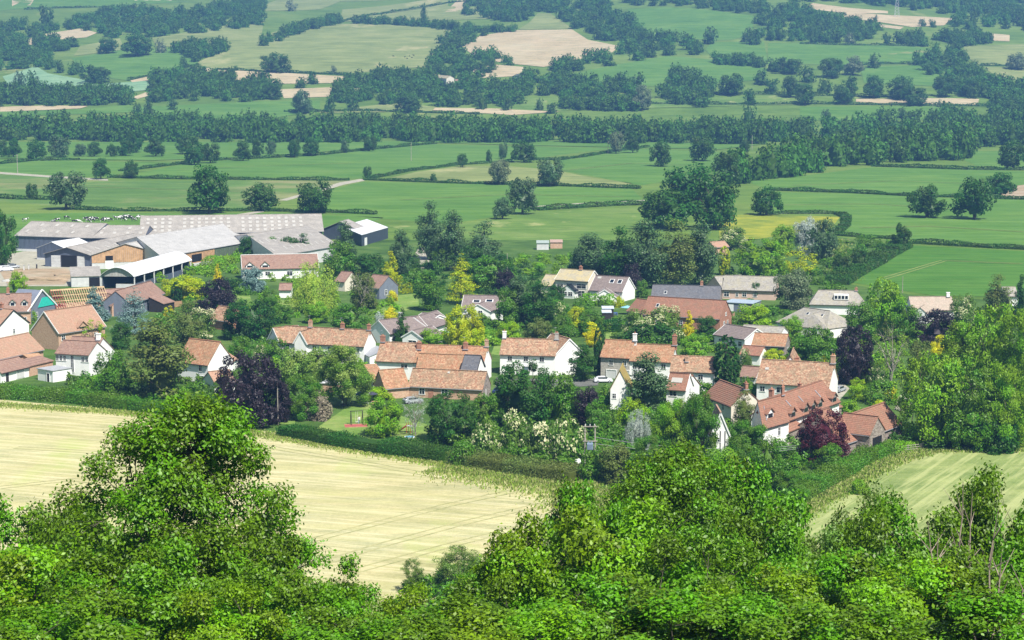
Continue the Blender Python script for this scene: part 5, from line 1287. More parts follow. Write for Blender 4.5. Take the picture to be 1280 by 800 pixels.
# dutch barn: a curved roof on posts
b = H('dutch_barn', 'open sided dutch barn with a bright white curved roof and rounded end sheet', 'barn')
A0, A1 = at_z(127, 345, 4.2), at_z(168, 345.5, 4.2); Bk = at_z(200, 325, 4.2); b.ensure(A0)
g0 = b.root.location.z; A0.z = A1.z = Bk.z = g0; a_ = A1 - A0; bb_ = Bk - A0; hh = 4.2; rs = 2.9
b.a, b.b, b.P, b.he, b.rise, b.ridge = a_, bb_, A0, hh, rs, 'b'
m_ = MB(); nS = 18; ring = []
for j in (0, 1):
    for i in range(nS + 1):
        t = i / nS; ring.append(A0 + a_ * (t * 1.04 - .02) + bb_ * (-.02 if j == 0 else 1.02) + UP * (hh + rs * math.sin(PI * t) ** .82))
n1 = nS + 1; m_.add(ring + [p - UP * .1 for p in ring], [(i, i + 1, n1 + i + 1, n1 + i) for i in range(nS)] + [(2 * n1 + i, 3 * n1 + i, 3 * n1 + i + 1, 2 * n1 + i + 1) for i in range(nS)] + [(i, 2 * n1 + i, 2 * n1 + i + 1, i + 1) for i in range(nS)] + [(n1 + i, n1 + i + 1, 3 * n1 + i + 1, 3 * n1 + i) for i in range(nS)])
rf_ = b.part(m_, 'curved_roof', whitesh)
for i in range(12):
    m_ = MB(); t0, t1 = i / 12, (i + .96) / 12; f = lambda t: hh + rs * math.sin(PI * t) ** .82 - .12; nf_ = b._face('f')[2] * .05
    lo = hh - .1; q = [A0 + a_ * t0 + UP * lo, A0 + a_ * t1 + UP * lo, A0 + a_ * t1 + UP * f(t1), A0 + a_ * t0 + UP * f(t0)]
    m_.hexa([p for p in q] + [p + nf_ * (1 + i % 2) for p in q]); b.part(m_, 'end_sheet', fibre2)
for i in range(7):
    for s_ in (0, 1):
        m_ = MB(); p = A0 + bb_ * (i / 6) + a_ * s_; m_.box(p + UP * 2.05, (.3, .3, 4.3), hnorm(a_), hnorm(bb_), UP); b.part(m_, 'post', conclt)
m_ = MB(); m_.box(A0 + a_ / 2 + bb_ * .97 + UP * 2, (a_.length, .2, 4.0), hnorm(a_), hnorm(bb_), UP); b.part(m_, 'back_wall', navy)
m_ = MB(); m_.box(A0 + a_ * .995 + bb_ * .5 + UP * .9, (.15, bb_.length, 1.9), hnorm(a_), hnorm(bb_), UP); b.part(m_, 'side_wall', bluesh)
m_ = MB(); m_.box(A0 + a_ * .01 + bb_ * .5 + UP * 2, (.15, bb_.length, 4), hnorm(a_), hnorm(bb_), UP); b.part(m_, 'side_wall', navy)
m_ = MB(); m_.box(A0 + a_ * .72 + UP * .8 - hnorm(bb_) * .2, (6.0, .2, 1.9), hnorm(a_), hnorm(bb_), UP); b.part(m_, 'gate_panel', conclt)
b = H('lean_to_shed', 'low grey lean to shed with pale side attached before the dutch barn', 'shed')
b.block((89, 346), (126, 345), 3.4, D=12, rise=1.8, rtype='mono', roof=fibre, wall=conclt); b.opening('f', .78, 0, 3.4, 3.0, 'doorway', black)
# ------------------------------------------------------------ village trees, one by one (name, kind, colour, x, top, base, width, label)
T = tree_px
VT = [
 ('leafy_tree','round','leaf_dark',3,262,332,38,'dark round tree at the farmyard edge beside the blue long shed'),
 ('leafy_tree','round','leaf_lime',23,339,366,24,'small bright green tree on the bare earth of the building site'),
 ('conifer_tree','cone','leaf_blue',118,359,402,38,'blue spruce standing against the half built rafters'),
 ('cedar_tree','tier','leaf_blue',168,364,418,56,'broad blue cedar in front of the slate walled house'),
 ('leafy_tree','ball','leaf_lime',116,400,432,36,'yellow green round bush in front of the pink roofed brick house'),
 ('leafy_tree','round','leaf_dark',151,404,436,30,'small dark green tree behind the modern white house'),
 ('garden_shrub','ball','leaf_yellow',212,382,400,16,'little bright yellow ball tree beside the slate walled house'),
 ('garden_shrub','shrub','leaf_bright',38,385,404,20,'light green bush against the white cottage gable'),
 ('birch_tree','tall','leaf_olive',200,398,500,92,'huge olive green birch between the white house and the orange cottage'),
 ('birch_tree','tall','leaf_olive',236,376,440,44,'second olive birch, smaller, behind the huge one'),
 ('leafy_tree','round','leaf_mid',140,438,497,50,'deep green tree between the modern white house and the huge birch'),
 ('leafy_tree','round','leaf_some_bloom',250,386,424,46,'grey green tree with pale flower heads above the orange cottage'),
 ('garden_shrub','round','leaf_gold',233,345,374,56,'wide yellow green bush behind the blue cedar'),
 ('garden_shrub','round','leaf_gold',214,348,372,32,'yellow green bush beside the dutch barn'),
 ('conifer_tree','cone','leaf_yellow',272,330,352,13,'small bright yellow conifer by the clipped hedge'),
 ('conifer_tree','column','leaf_deep',221,352,377,14,'narrow dark conifer in front of the yellow green bushes'),
 ('purple_tree','round','leaf_purple',272,348,390,48,'round dark purple tree near the yellow bushes'),
 ('cedar_tree','round','leaf_blue',315,334,366,36,'pale blue conifer in front of the long white house'),
 ('willow_tree','willow','leaf_willow',391,329,390,68,'big yellow green weeping willow on the village lawn'),
 ('leafy_tree','round','leaf_mid',338,362,392,26,'light small tree under the blue conifer on the lawn'),
 ('hedgerow_tree','round','leaf_dark',314,296,326,34,'first dark tree of the row hiding the shed roofs, nearest the green wall'),
 ('hedgerow_tree','round','leaf_mid',338,297,326,34,'middle tree of the dark row hiding the shed roofs'),
 ('hedgerow_tree','round','leaf_dark',362,296,326,34,'third tree of the dark row hiding the shed roofs'),
 ('hedgerow_tree','tall','leaf_dark',379,292,326,24,'last and tallest tree of the dark row hiding the shed roofs'),
 ('poplar_tree','tall','leaf_poplar',430,278,345,34,'dark poplar in front of the rooflight shed gable'),
 ('leafy_tree','round','leaf_mid',424,302,350,46,'round green tree below the shed gable poplar'),
 ('leafy_tree','round','leaf_dark',462,318,350,52,'dark green thicket tree between the poplar and the yellow conifer'),
 ('conifer_tree','cone','leaf_gold',489,315,360,30,'yellow green cone shaped conifer'),
 ('poplar_tree','tall','leaf_poplar',502,288,345,34,'grey green poplar behind the yellow conifer'),
 ('poplar_tree','tall','leaf_poplar',538,252,325,40,'tallest grey green poplar beside the gravel track'),
 ('poplar_tree','tall','leaf_poplar',562,264,338,44,'grey green poplar next to the tallest one'),
 ('poplar_tree','tall','leaf_poplar',605,277,340,48,'broad grey green poplar standing alone by the meadow'),
 ('leafy_tree','round','leaf_mid',556,303,338,34,'bright green tree at the foot of the twin poplars'),
 ('leafy_tree','shrub','leaf_mid',520,336,362,44,'dark green bush at the end of the gravel track'),
 ('conifer_tree','tall','leaf_mid',538,338,388,40,'loose green conifer above the brown roofed bungalow'),
 ('cedar_tree','tier','leaf_gold',577,322,380,48,'golden tiered cedar behind the brown roofs'),
 ('leafy_tree','round','leaf_mid',612,320,362,64,'broad leafy green tree behind the golden cedar'),
 ('leafy_tree','round','leaf_dark',590,308,345,44,'dark tree under the broad lone poplar'),
 ('purple_tree','round','leaf_purple',631,337,366,32,'dark purple tree above the white edged gable bungalow'),
 ('garden_shrub','ball','leaf_gold',502,353,367,11,'clipped yellow ball bush, the one nearer the yellow conifer'),
 ('garden_shrub','ball','leaf_gold',511,353,367,11,'clipped yellow ball bush, the one farther from the yellow conifer'),
 ('garden_shrub','shrub','leaf_yellow',491,363,377,15,'low yellow bush on the lawn edge below the ball bushes'),
 ('garden_shrub','shrub','leaf_yellow',488,383,399,21,'yellow bush in front of the brown roofed bungalow'),
 ('leafy_tree','sparse','leaf_olive',453,338,388,44,'grey green tree with brownish twigs beside the willow'),
 ('leafy_tree','round','leaf_olive',455,342,386,38,'dense olive tree just behind the brownish one'),
 ('leafy_tree','round','leaf_mid',436,380,414,54,'fresh green tree above the orange terrace'),
 ('garden_shrub','shrub','leaf_silver',475,390,420,18,'silvery bush beside the small cone conifer'),
 ('conifer_tree','cone','leaf_dark',503,386,432,24,'slim dark green conifer by the white garage gable'),
 ('leafy_tree','dome','leaf_gold',580,382,436,54,'big golden green dome tree behind the chimney row'),
 ('leafy_tree','round','leaf_bright',540,412,436,40,'bright bush behind the chimney row roofs'),
 ('leafy_tree','tall','leaf_poplar',650,345,408,48,'large grey green tree beside the pale two storey house'),
 ('leafy_tree','tall','leaf_dark',675,352,412,48,'dark grey green conifer left of the flower beds'),
 ('leafy_tree','round','leaf_mid',636,362,410,40,'mid green tree leaning out from the grey green pair'),
 ('garden_shrub','round','leaf_lime',637,402,428,34,'yellow green bush above the white house roof'),
 ('garden_shrub','round','leaf_olive',673,398,428,42,'grey olive bush above the white house roof'),
 ('leafy_tree','round','leaf_mid',704,394,428,34,'green tree behind the white cross gable'),
 ('garden_shrub','round','leaf_gold',720,384,410,26,'golden brown bush in the garden above the white house'),
 ('leafy_tree','round','leaf_dark',695,356,378,24,'dark bush by the pale house conservatory'),
 ('garden_shrub','shrub','leaf_cream_bloom',700,378,402,22,'cream flowering shrub in the garden above the white house'),
 ('leafy_tree','round','leaf_mid',735,388,420,34,'green garden tree beneath the clipped hedge'),
 ('garden_shrub','shrub','leaf_gold',774,370,384,18,'yellow flowering mound by the garden hedge end'),
 ('conifer_tree','tall','leaf_yellow',740,403,434,24,'bright yellow tree at the cross gable corner'),
 ('leafy_tree','tall','leaf_dark',727,432,476,38,'dark green tree against the white cross gable'),
 ('conifer_tree','column','leaf_deep',749,405,470,15,'narrow dark tree between the white house and the stone cottages'),
 ('flowering_tree','round','leaf_cream_bloom',800,388,424,48,'wide cream flowering tree in front of the red roofed barn'),
 ('flowering_tree','round','leaf_cream_bloom',832,383,424,50,'second cream flowering tree joined to the wide one'),
 ('leafy_tree','shrub','leaf_dark',815,402,430,80,'dark wide bush under the cream flowering trees'),
 ('conifer_tree','cone','leaf_yellow',861,389,424,20,'golden yellow conifer in front of the red roofed barn'),
 ('leafy_tree','round','leaf_dark',884,395,424,30,'dark green tree beside the golden conifer'),
 ('garden_shrub','round','leaf_bright',868,418,448,44,'light green bush above the small white cottages'),
 ('birch_tree','tall','leaf_poplar',742,292,354,56,'grey green birch, first of the great group behind the pale houses'),
 ('birch_tree','tall','leaf_dark',775,284,358,52,'dark birch, second of the great group behind the pale houses'),
 ('birch_tree','tall','leaf_poplar',810,276,360,60,'tall pale birch in the middle of the great group'),
 ('birch_tree','tall','leaf_olive',845,276,360,56,'olive birch in the great group beside the slate barn'),
 ('birch_tree','tall','leaf_poplar',877,280,358,50,'last birch of the great group towards the field barn'),
 ('leafy_tree','round','leaf_dark',728,310,352,38,'dark tree beside the lichen roofed house'),
 ('purple_tree','round','leaf_purple',790,329,362,28,'dark purple tree at the foot of the birch group'),
 ('garden_shrub','round','leaf_mid',803,350,372,18,'small green bush beside the purple tree'),
 ('oak_tree','oak','leaf_dark',838,238,286,82,'dark oak clump nearest the buttercup meadow, lower tree'),
 ('oak_tree','oak','leaf_mid',822,244,282,44,'brighter oak at the edge of the dark clump'),
 ('oak_tree','oak','leaf_dark',868,206,262,92,'tallest dark oak of the clump'),
 ('oak_tree','oak','leaf_dark',893,222,286,68,'dark oak of the clump next to the buttercup meadow'),
 ('oak_tree','oak','leaf_oak',908,190,232,40,'oak standing between the dark clump and the slanting wood'),
 ('leafy_tree','dome','leaf_bright',950,299,345,68,'broad bright green tree behind the pink bungalow'),
 ('garden_shrub','ball','leaf_gold',1001,309,343,47,'large rounded golden bush behind the grey bungalow'),
 ('flowering_tree','round','leaf_cream_bloom',915,284,312,44,'pale flowering tree below the buttercup meadow'),
 ('conifer_tree','column','leaf_gold',905,308,344,16,'slim yellow green conifer beside the bright green tree'),
 ('leafy_tree','round','leaf_silver',1008,272,318,34,'silvery tree by the buttercup meadow'),
 ('leafy_tree','round','leaf_poplar',1028,274,325,40,'grey green tree next to the silvery one'),
 ('leafy_tree','round','leaf_bright',978,282,318,34,'light green tree between the meadow and the golden bush'),
 ('leafy_tree','round','leaf_grey',992,337,386,50,'grey olive tree beside the hipped grey bungalow'),
 ('leafy_tree','round','leaf_dark',944,353,374,16,'small dark tree in front of the pink bungalow'),
 ('leafy_tree','round','leaf_lime',943,380,412,50,'yellow green tree in front of the flat roofed workshop'),
 ('leafy_tree','round','leaf_bright',990,395,424,32,'bright green tree at the hipped bungalow'),
 ('leafy_tree','round','leaf_mid',1022,410,456,54,'green tree between the orange wing and the purple beech'),
 ('leafy_tree','round','leaf_mid',1000,425,455,40,'second green tree next to the orange pantile wing'),
 ('garden_shrub','shrub','leaf_yellow',1028,443,458,18,'yellow bush above the big farmhouse roof'),
 ('cypress_tree','column','leaf_deep',908,420,490,33,'tall dark cypress in the middle of the village'),
 ('garden_shrub','shrub','leaf_some_bloom',932,436,462,18,'whitish bush beside the cypress'),
 ('garden_shrub','round','leaf_gold',967,436,456,30,'yellow green bush behind the big farmhouse'),
 ('leafy_tree','round','leaf_mid',938,472,500,36,'round green tree at the foot of the cypress'),
 ('leafy_tree','tall','leaf_olive',930,488,535,30,'thin olive tree before the end cottage chimney'),
 ('birch_tree','tall','leaf_poplar',812,441,515,60,'grey green birch in front of the orange cottages'),
 ('leafy_tree','round','leaf_lime',790,498,540,42,'yellow green tree under the mossy cottage'),
 ('willow_tree','willow','leaf_silver',797,513,565,38,'small silvery willow at the field bank'),
 ('leafy_tree','dome','leaf_dark',655,454,532,82,'huge dark green tree in front of the white house'),
 ('leafy_tree','round','leaf_mid',700,466,530,58,'green tree adjoining the huge dark one'),
 ('purple_tree','round','leaf_purple',734,484,534,40,'dark purple tree beside the mossy cottage'),
 ('leafy_tree','round','leaf_mid',745,500,540,34,'bushy green tree under the mossy cottage wall'),
 ('leafy_tree','dome','leaf_dark',564,492,552,68,'dark dome shaped tree beside the playground'),
 ('leafy_tree','round','leaf_mid',604,494,545,44,'green tree beside the dark dome shaped one'),
 ('flowering_elder','shrub','leaf_cream_bloom',608,524,568,50,'cream flowering elder nearest the dark dome tree'),
 ('flowering_elder','shrub','leaf_cream_bloom',645,512,562,48,'cream flowering elder under the huge dark tree'),
 ('flowering_elder','shrub','leaf_some_bloom',670,528,572,50,'green elder with few flowers between the creamy ones'),
 ('flowering_elder','shrub','leaf_cream_bloom',708,518,575,62,'wide cream flowering elder beside the transformer poles'),
 ('leafy_tree','shrub','leaf_mid',745,560,600,56,'dark bramble mound under the transformer'),
 ('leafy_tree','shrub','leaf_mid',580,550,582,40,'green bramble at the lawn end'),
 ('leafy_tree','near','leaf_bright',842,500,585,58,'large bright green tree in the hollow before the buried gable'),
 ('leafy_tree','near','leaf_mid',873,494,590,60,'large green tree next to the buried gable'),
 ('leafy_tree','round','leaf_bright',905,560,612,50,'bright green tree under the timbered gable'),
 ('leafy_tree','near','leaf_mid',930,528,600,64,'green tree hiding the end cottage foot'),
 ('leafy_tree','round','leaf_mid',958,548,612,46,'green tree before the blue shaded cottage front'),
 ('leafy_tree','round','leaf_olive',770,555,605,50,'olive shrub tree right under the wires'),
 ('leafy_tree','near','leaf_mid',815,545,612,54,'green tree behind the wires, beside the silvery willow'),
 ('leafy_tree','round','leaf_bright',1105,349,425,60,'tall light green tree with a yellow tip before the lush field'),
 ('leafy_tree','round','leaf_mid',1078,378,430,48,'light green tree beside the hipped bungalow'),
 ('leafy_tree','round','leaf_mid',1130,378,428,44,'green tree next to the pink roofed bungalow'),
 ('purple_tree','dome','leaf_purple',1068,409,480,52,'large dark purple beech behind the big farmhouse'),
 ('purple_tree','round','leaf_purple',1169,388,432,54,'dark purple tree in front of the pink roofed bungalow'),
 ('bare_tree','sparse','leaf_olive',1112,402,486,52,'half bare tree with whitish branches beside the purple beech'),
 ('flowering_tree','round','leaf_cream_bloom',1203,368,415,40,'cream flowering tree against the lush field'),
 ('leafy_tree','tall','leaf_olive',1246,344,400,40,'olive tree on the lush field edge'),
 ('conifer_tree','cone','leaf_deep',1275,345,405,26,'dark pointed conifer beside the olive tree'),
 ('conifer_tree','tall','leaf_yellow',1173,419,452,22,'yellow tree between the purple tree and the great maples'),
 ('leafy_tree','round','leaf_olive',1148,426,470,34,'olive bush near the yellow tree'),
 ('maple_tree','dome','leaf_bright',1166,444,556,92,'great bright maple beside the stone barn'),
 ('maple_tree','dome','leaf_mid',1212,462,560,88,'lower maple in front of the tallest ones'),
 ('maple_tree','near','leaf_bright',1256,458,562,84,'maple at the meadow corner, in front'),
 ('maple_tree','near','leaf_near_lime',1204,405,512,84,'maple standing behind the lower one'),
 ('maple_tree','dome','leaf_bright',1245,384,515,88,'tallest of the great maples above the striped meadow'),
 ('maple_tree','near','leaf_bright',1284,392,525,80,'last great maple at the picture edge'),
 ('leafy_tree','shrub','leaf_dark',1250,520,565,60,'dark undergrowth bush at the meadow corner'),
 ('wine_tree','dome','leaf_wine',1028,512,578,66,'wine red tree before the dormered row'),
 ('leafy_tree','round','leaf_mid',1036,555,588,42,'dark green bush under the wine red tree'),
 ('flowering_shrub','shrub','leaf_cream_bloom',1095,456,484,30,'cream flowering shrub beside the half bare tree'),
 ('garden_shrub','round','leaf_lime',1073,474,500,30,'bright yellow green bush behind the stone barn'),
 ('garden_shrub','shrub','leaf_mid',1098,476,504,50,'green garden bush in the middle of the barn garden'),
 ('garden_shrub','shrub','leaf_yellow',1114,484,498,20,'clipped yellow bush in the barn garden'),
 ('garden_shrub','shrub','leaf_bright',1062,500,518,30,'bush against the wagon barn roof'),
 ('garden_shrub','shrub','leaf_gold',1098,500,516,22,'yellow flowering bush above the barn roof'),
 ('walnut_tree','near','leaf_two_tone',431,433,508,74,'light green walnut tree on the orchard lawn'),
 ('hazel_tree','round','leaf_light',368,436,480,50,'pale hazel in front of the orange terrace'),
 ('hazel_tree','round','leaf_light',400,436,482,50,'second pale hazel next to the walnut'),
 ('garden_shrub','shrub','leaf_cream_bloom',326,428,456,22,'cream blossoming shrub above the purple beech'),
 ('leafy_tree','round','leaf_mid',345,424,455,40,'green garden tree in front of the terrace gable'),
 ('leafy_tree','near','leaf_mid',378,468,524,58,'green tree beside the lamp pole'),
 ('dead_shrub','shrub','leaf_dead',398,490,524,46,'greyish drooping half dead shrub on the orchard lawn'),
 ('purple_beech','dome','leaf_purple',311,442,532,90,'great dark purple beech at the hay field edge'),
 ('purple_beech','round','leaf_purple',350,478,528,34,'smaller purple beech growing against the great one'),
 ('yew_tree','dome','leaf_deep',312,377,424,70,'wide very dark yew above the purple beech'),
 ('leafy_tree','round','leaf_mid',300,420,455,36,'green bush between the yew and the cottage gable'),
 ('leafy_tree','round','leaf_mid',278,470,508,30,'bush at the foot of the orange cottage'),
 ('apple_tree','round','leaf_bright',481,498,546,50,'small apple tree on the orchard lawn'),
 ('sparse_tree','sparse','leaf_silver',520,492,546,36,'thin silver leaved tree beside the apple tree'),
 ('garden_shrub','shrub','leaf_lime',475,484,500,36,'light hedge bush against the long barn'),
 ('leafy_tree','round','leaf_bright',395,378,404,36,'bright tree below the willow'),
 ('leafy_tree','round','leaf_mid',352,380,404,34,'green bush below the willow lawn'),
 ('garden_shrub','round','leaf_mid',600,392,420,28,'bush by the white edged gable'),
 ('garden_shrub','shrub','leaf_bright',196,338,352,30,'low green shrub beside the dutch barn wall'),
 ('garden_shrub','shrub','leaf_mid',1000,500,520,24,'bush in the court of the dormered row'),
 ('leafy_tree','shrub','leaf_bright',1075,600,618,30,'low bramble bush on the striped meadow hedge'),
 ('leafy_tree','near','leaf_mid',985,590,636,54,'green tree at the top of the overgrown hedge'),
 ('olive_shrub','thin','leaf_near_olive',574,684,742,70,'feathery olive shrub at the lower field edge'),
 ('olive_shrub','thin','leaf_near_olive',516,698,742,34,'small feathery shrub at the lower field edge'),
]
fine = {'maple_tree'}
for nm, kd, mt, x, tp, bs, w, lb in VT:
    bk = M['bark_pale'] if nm in ('bare_tree', 'sparse_tree') else None
    T(kd, M[mt], x, tp, bs, w, lb, name=nm, cat='shrub' if 'shrub' in nm else 'tree', bark=bk)
# low planting that fills the gardens: masses nobody could count
def planting(poly, n, label, mat, seed, h=(1.2, 3.2), w=(2.5, 5.5)):
    rng = random.Random(seed); P = [gp(*p) for p in poly]; arr = np.array([(p.x, p.y) for p in P]); spec = []
    x0, x1, y0, y1 = arr[:, 0].min(), arr[:, 0].max(), arr[:, 1].min(), arr[:, 1].max(); k = 0
    while len(spec) < n and k < n * 40:
        k += 1; x, y = rng.uniform(x0, x1), rng.uniform(y0, y1)
        if inside(x, y, arr) and clear_of_houses(x, y): spec.append((x, y, rng.uniform(*h), rng.uniform(*w), rng.uniform(0, 6.28)))
    if not spec: return
    V, F, A = merge_trees(spec, 'lowbush'); tag(link('shrubbery', mesh_arr('shrubbery', V, F, [M[mat]], None, A)), label, 'shrubbery', kind='stuff')
for s in range(3):
    proto('lowbush', M['bark'], kind='shrub', seed=175 + s, H=3.2, W=4.6, cb=.0, ncl=26, rc=.7, nleaf=360, leaf=.5, tri=True, inner=.5, lumpy=.2, trunk_r=.06, limbs=3, twig=False)
FOOT = []
for o in list(SC.objects):
    if o.type == 'MESH' and o.name.split('.')[0] == 'wall':
        V = np.empty(len(o.data.vertices) * 3, np.float32); o.data.vertices.foreach_get('co', V); V = V.reshape(-1, 3) + np.array(o.parent.location)
        FOOT.append(V[:4, :2])
def clear_of_houses(x, y, m=2.2):
    for q in FOOT:
        if abs(q[:, 0].mean() - x) > 80: continue
        c = q.mean(0); d = q - c; k = 1 + m / (np.abs(d).max() * .7 + .1)
        if inside(x, y, c + d * k): return False
    return True
PL = [
 ([(225, 362), (310, 355), (345, 392), (330, 440), (280, 415), (230, 400)], 60, 'mixed garden bushes around the purple tree and the yew', 'leaf_mid'),
 ([(300, 330), (430, 345), (480, 350), (500, 400), (470, 425), (400, 405), (340, 400)], 60, 'mixed garden bushes around the willow', 'leaf_bright'),
 ([(430, 330), (640, 322), (680, 345), (670, 380), (560, 372), (500, 362), (440, 350)], 150, 'thicket of bushes below the poplars', 'leaf_dark'),
 ([(600, 385), (760, 380), (765, 440), (735, 425), (600, 425)], 80, 'garden bushes above the white house', 'leaf_mid'),
 ([(640, 322), (720, 322), (700, 345), (640, 345)], 36, 'bushes at the rough meadow edge', 'leaf_bright'),
 ([(760, 400), (900, 405), (990, 400), (1060, 420), (1060, 470), (960, 450), (890, 440), (760, 435)], 110, 'garden bushes between the orange cottages and the barns', 'leaf_mid'),
 ([(900, 330), (1045, 340), (1060, 375), (1000, 400), (950, 395), (905, 350)], 60, 'garden bushes around the grey and pink bungalows', 'leaf_mid'),
 ([(1060, 390), (1200, 385), (1260, 400), (1240, 460), (1130, 520), (1060, 480)], 130, 'garden bushes around the half bare tree', 'leaf_bright'),
 ([(860, 480), (950, 480), (960, 560), (1010, 560), (1060, 590), (980, 645), (880, 620), (760, 600), (740, 560), (760, 500)], 220, 'thick green scrub filling the hollow below the cottages', 'leaf_mid'),
 ([(560, 500), (760, 490), (770, 600), (660, 580), (560, 560)], 150, 'scrub around the elders and the huge dark tree', 'leaf_mid'),
 ([(100, 470), (300, 465), (360, 520), (280, 524), (165, 505), (60, 490)], 100, 'bushes behind the hay field hedge', 'leaf_mid'),
 ([(330, 440), (480, 455), (470, 485), (400, 490), (340, 470)], 60, 'garden bushes behind the orchard lawn', 'leaf_bright'),
 ([(1100, 548), (1290, 540), (1300, 560), (1110, 566)], 60, 'dark scrub under the great maples', 'leaf_dark'),
 ([(230, 335), (300, 322), (310, 340), (240, 352)], 24, 'garden bushes below the green shed wall', 'leaf_bright'),
 ([(190, 385), (260, 400), (260, 440), (200, 430)], 30, 'bushes behind the olive birches', 'leaf_mid'),
 ([(1030, 295), (1125, 300), (1060, 350), (1000, 345)], 60, 'rough bushes beside the golden bush', 'leaf_mid'),
 ([(545, 420), (640, 425), (640, 440), (560, 436)], 20, 'bushes between the chimney row and the white house', 'leaf_bright'),
 ([(520, 722), (650, 704), (700, 760), (480, 792)], 60, 'scrub along the lower edge of the hay field', 'leaf_mid'),
]
for i, (pl, n, lb, mt) in enumerate(PL): planting(pl, n, lb, mt, 900 + i)
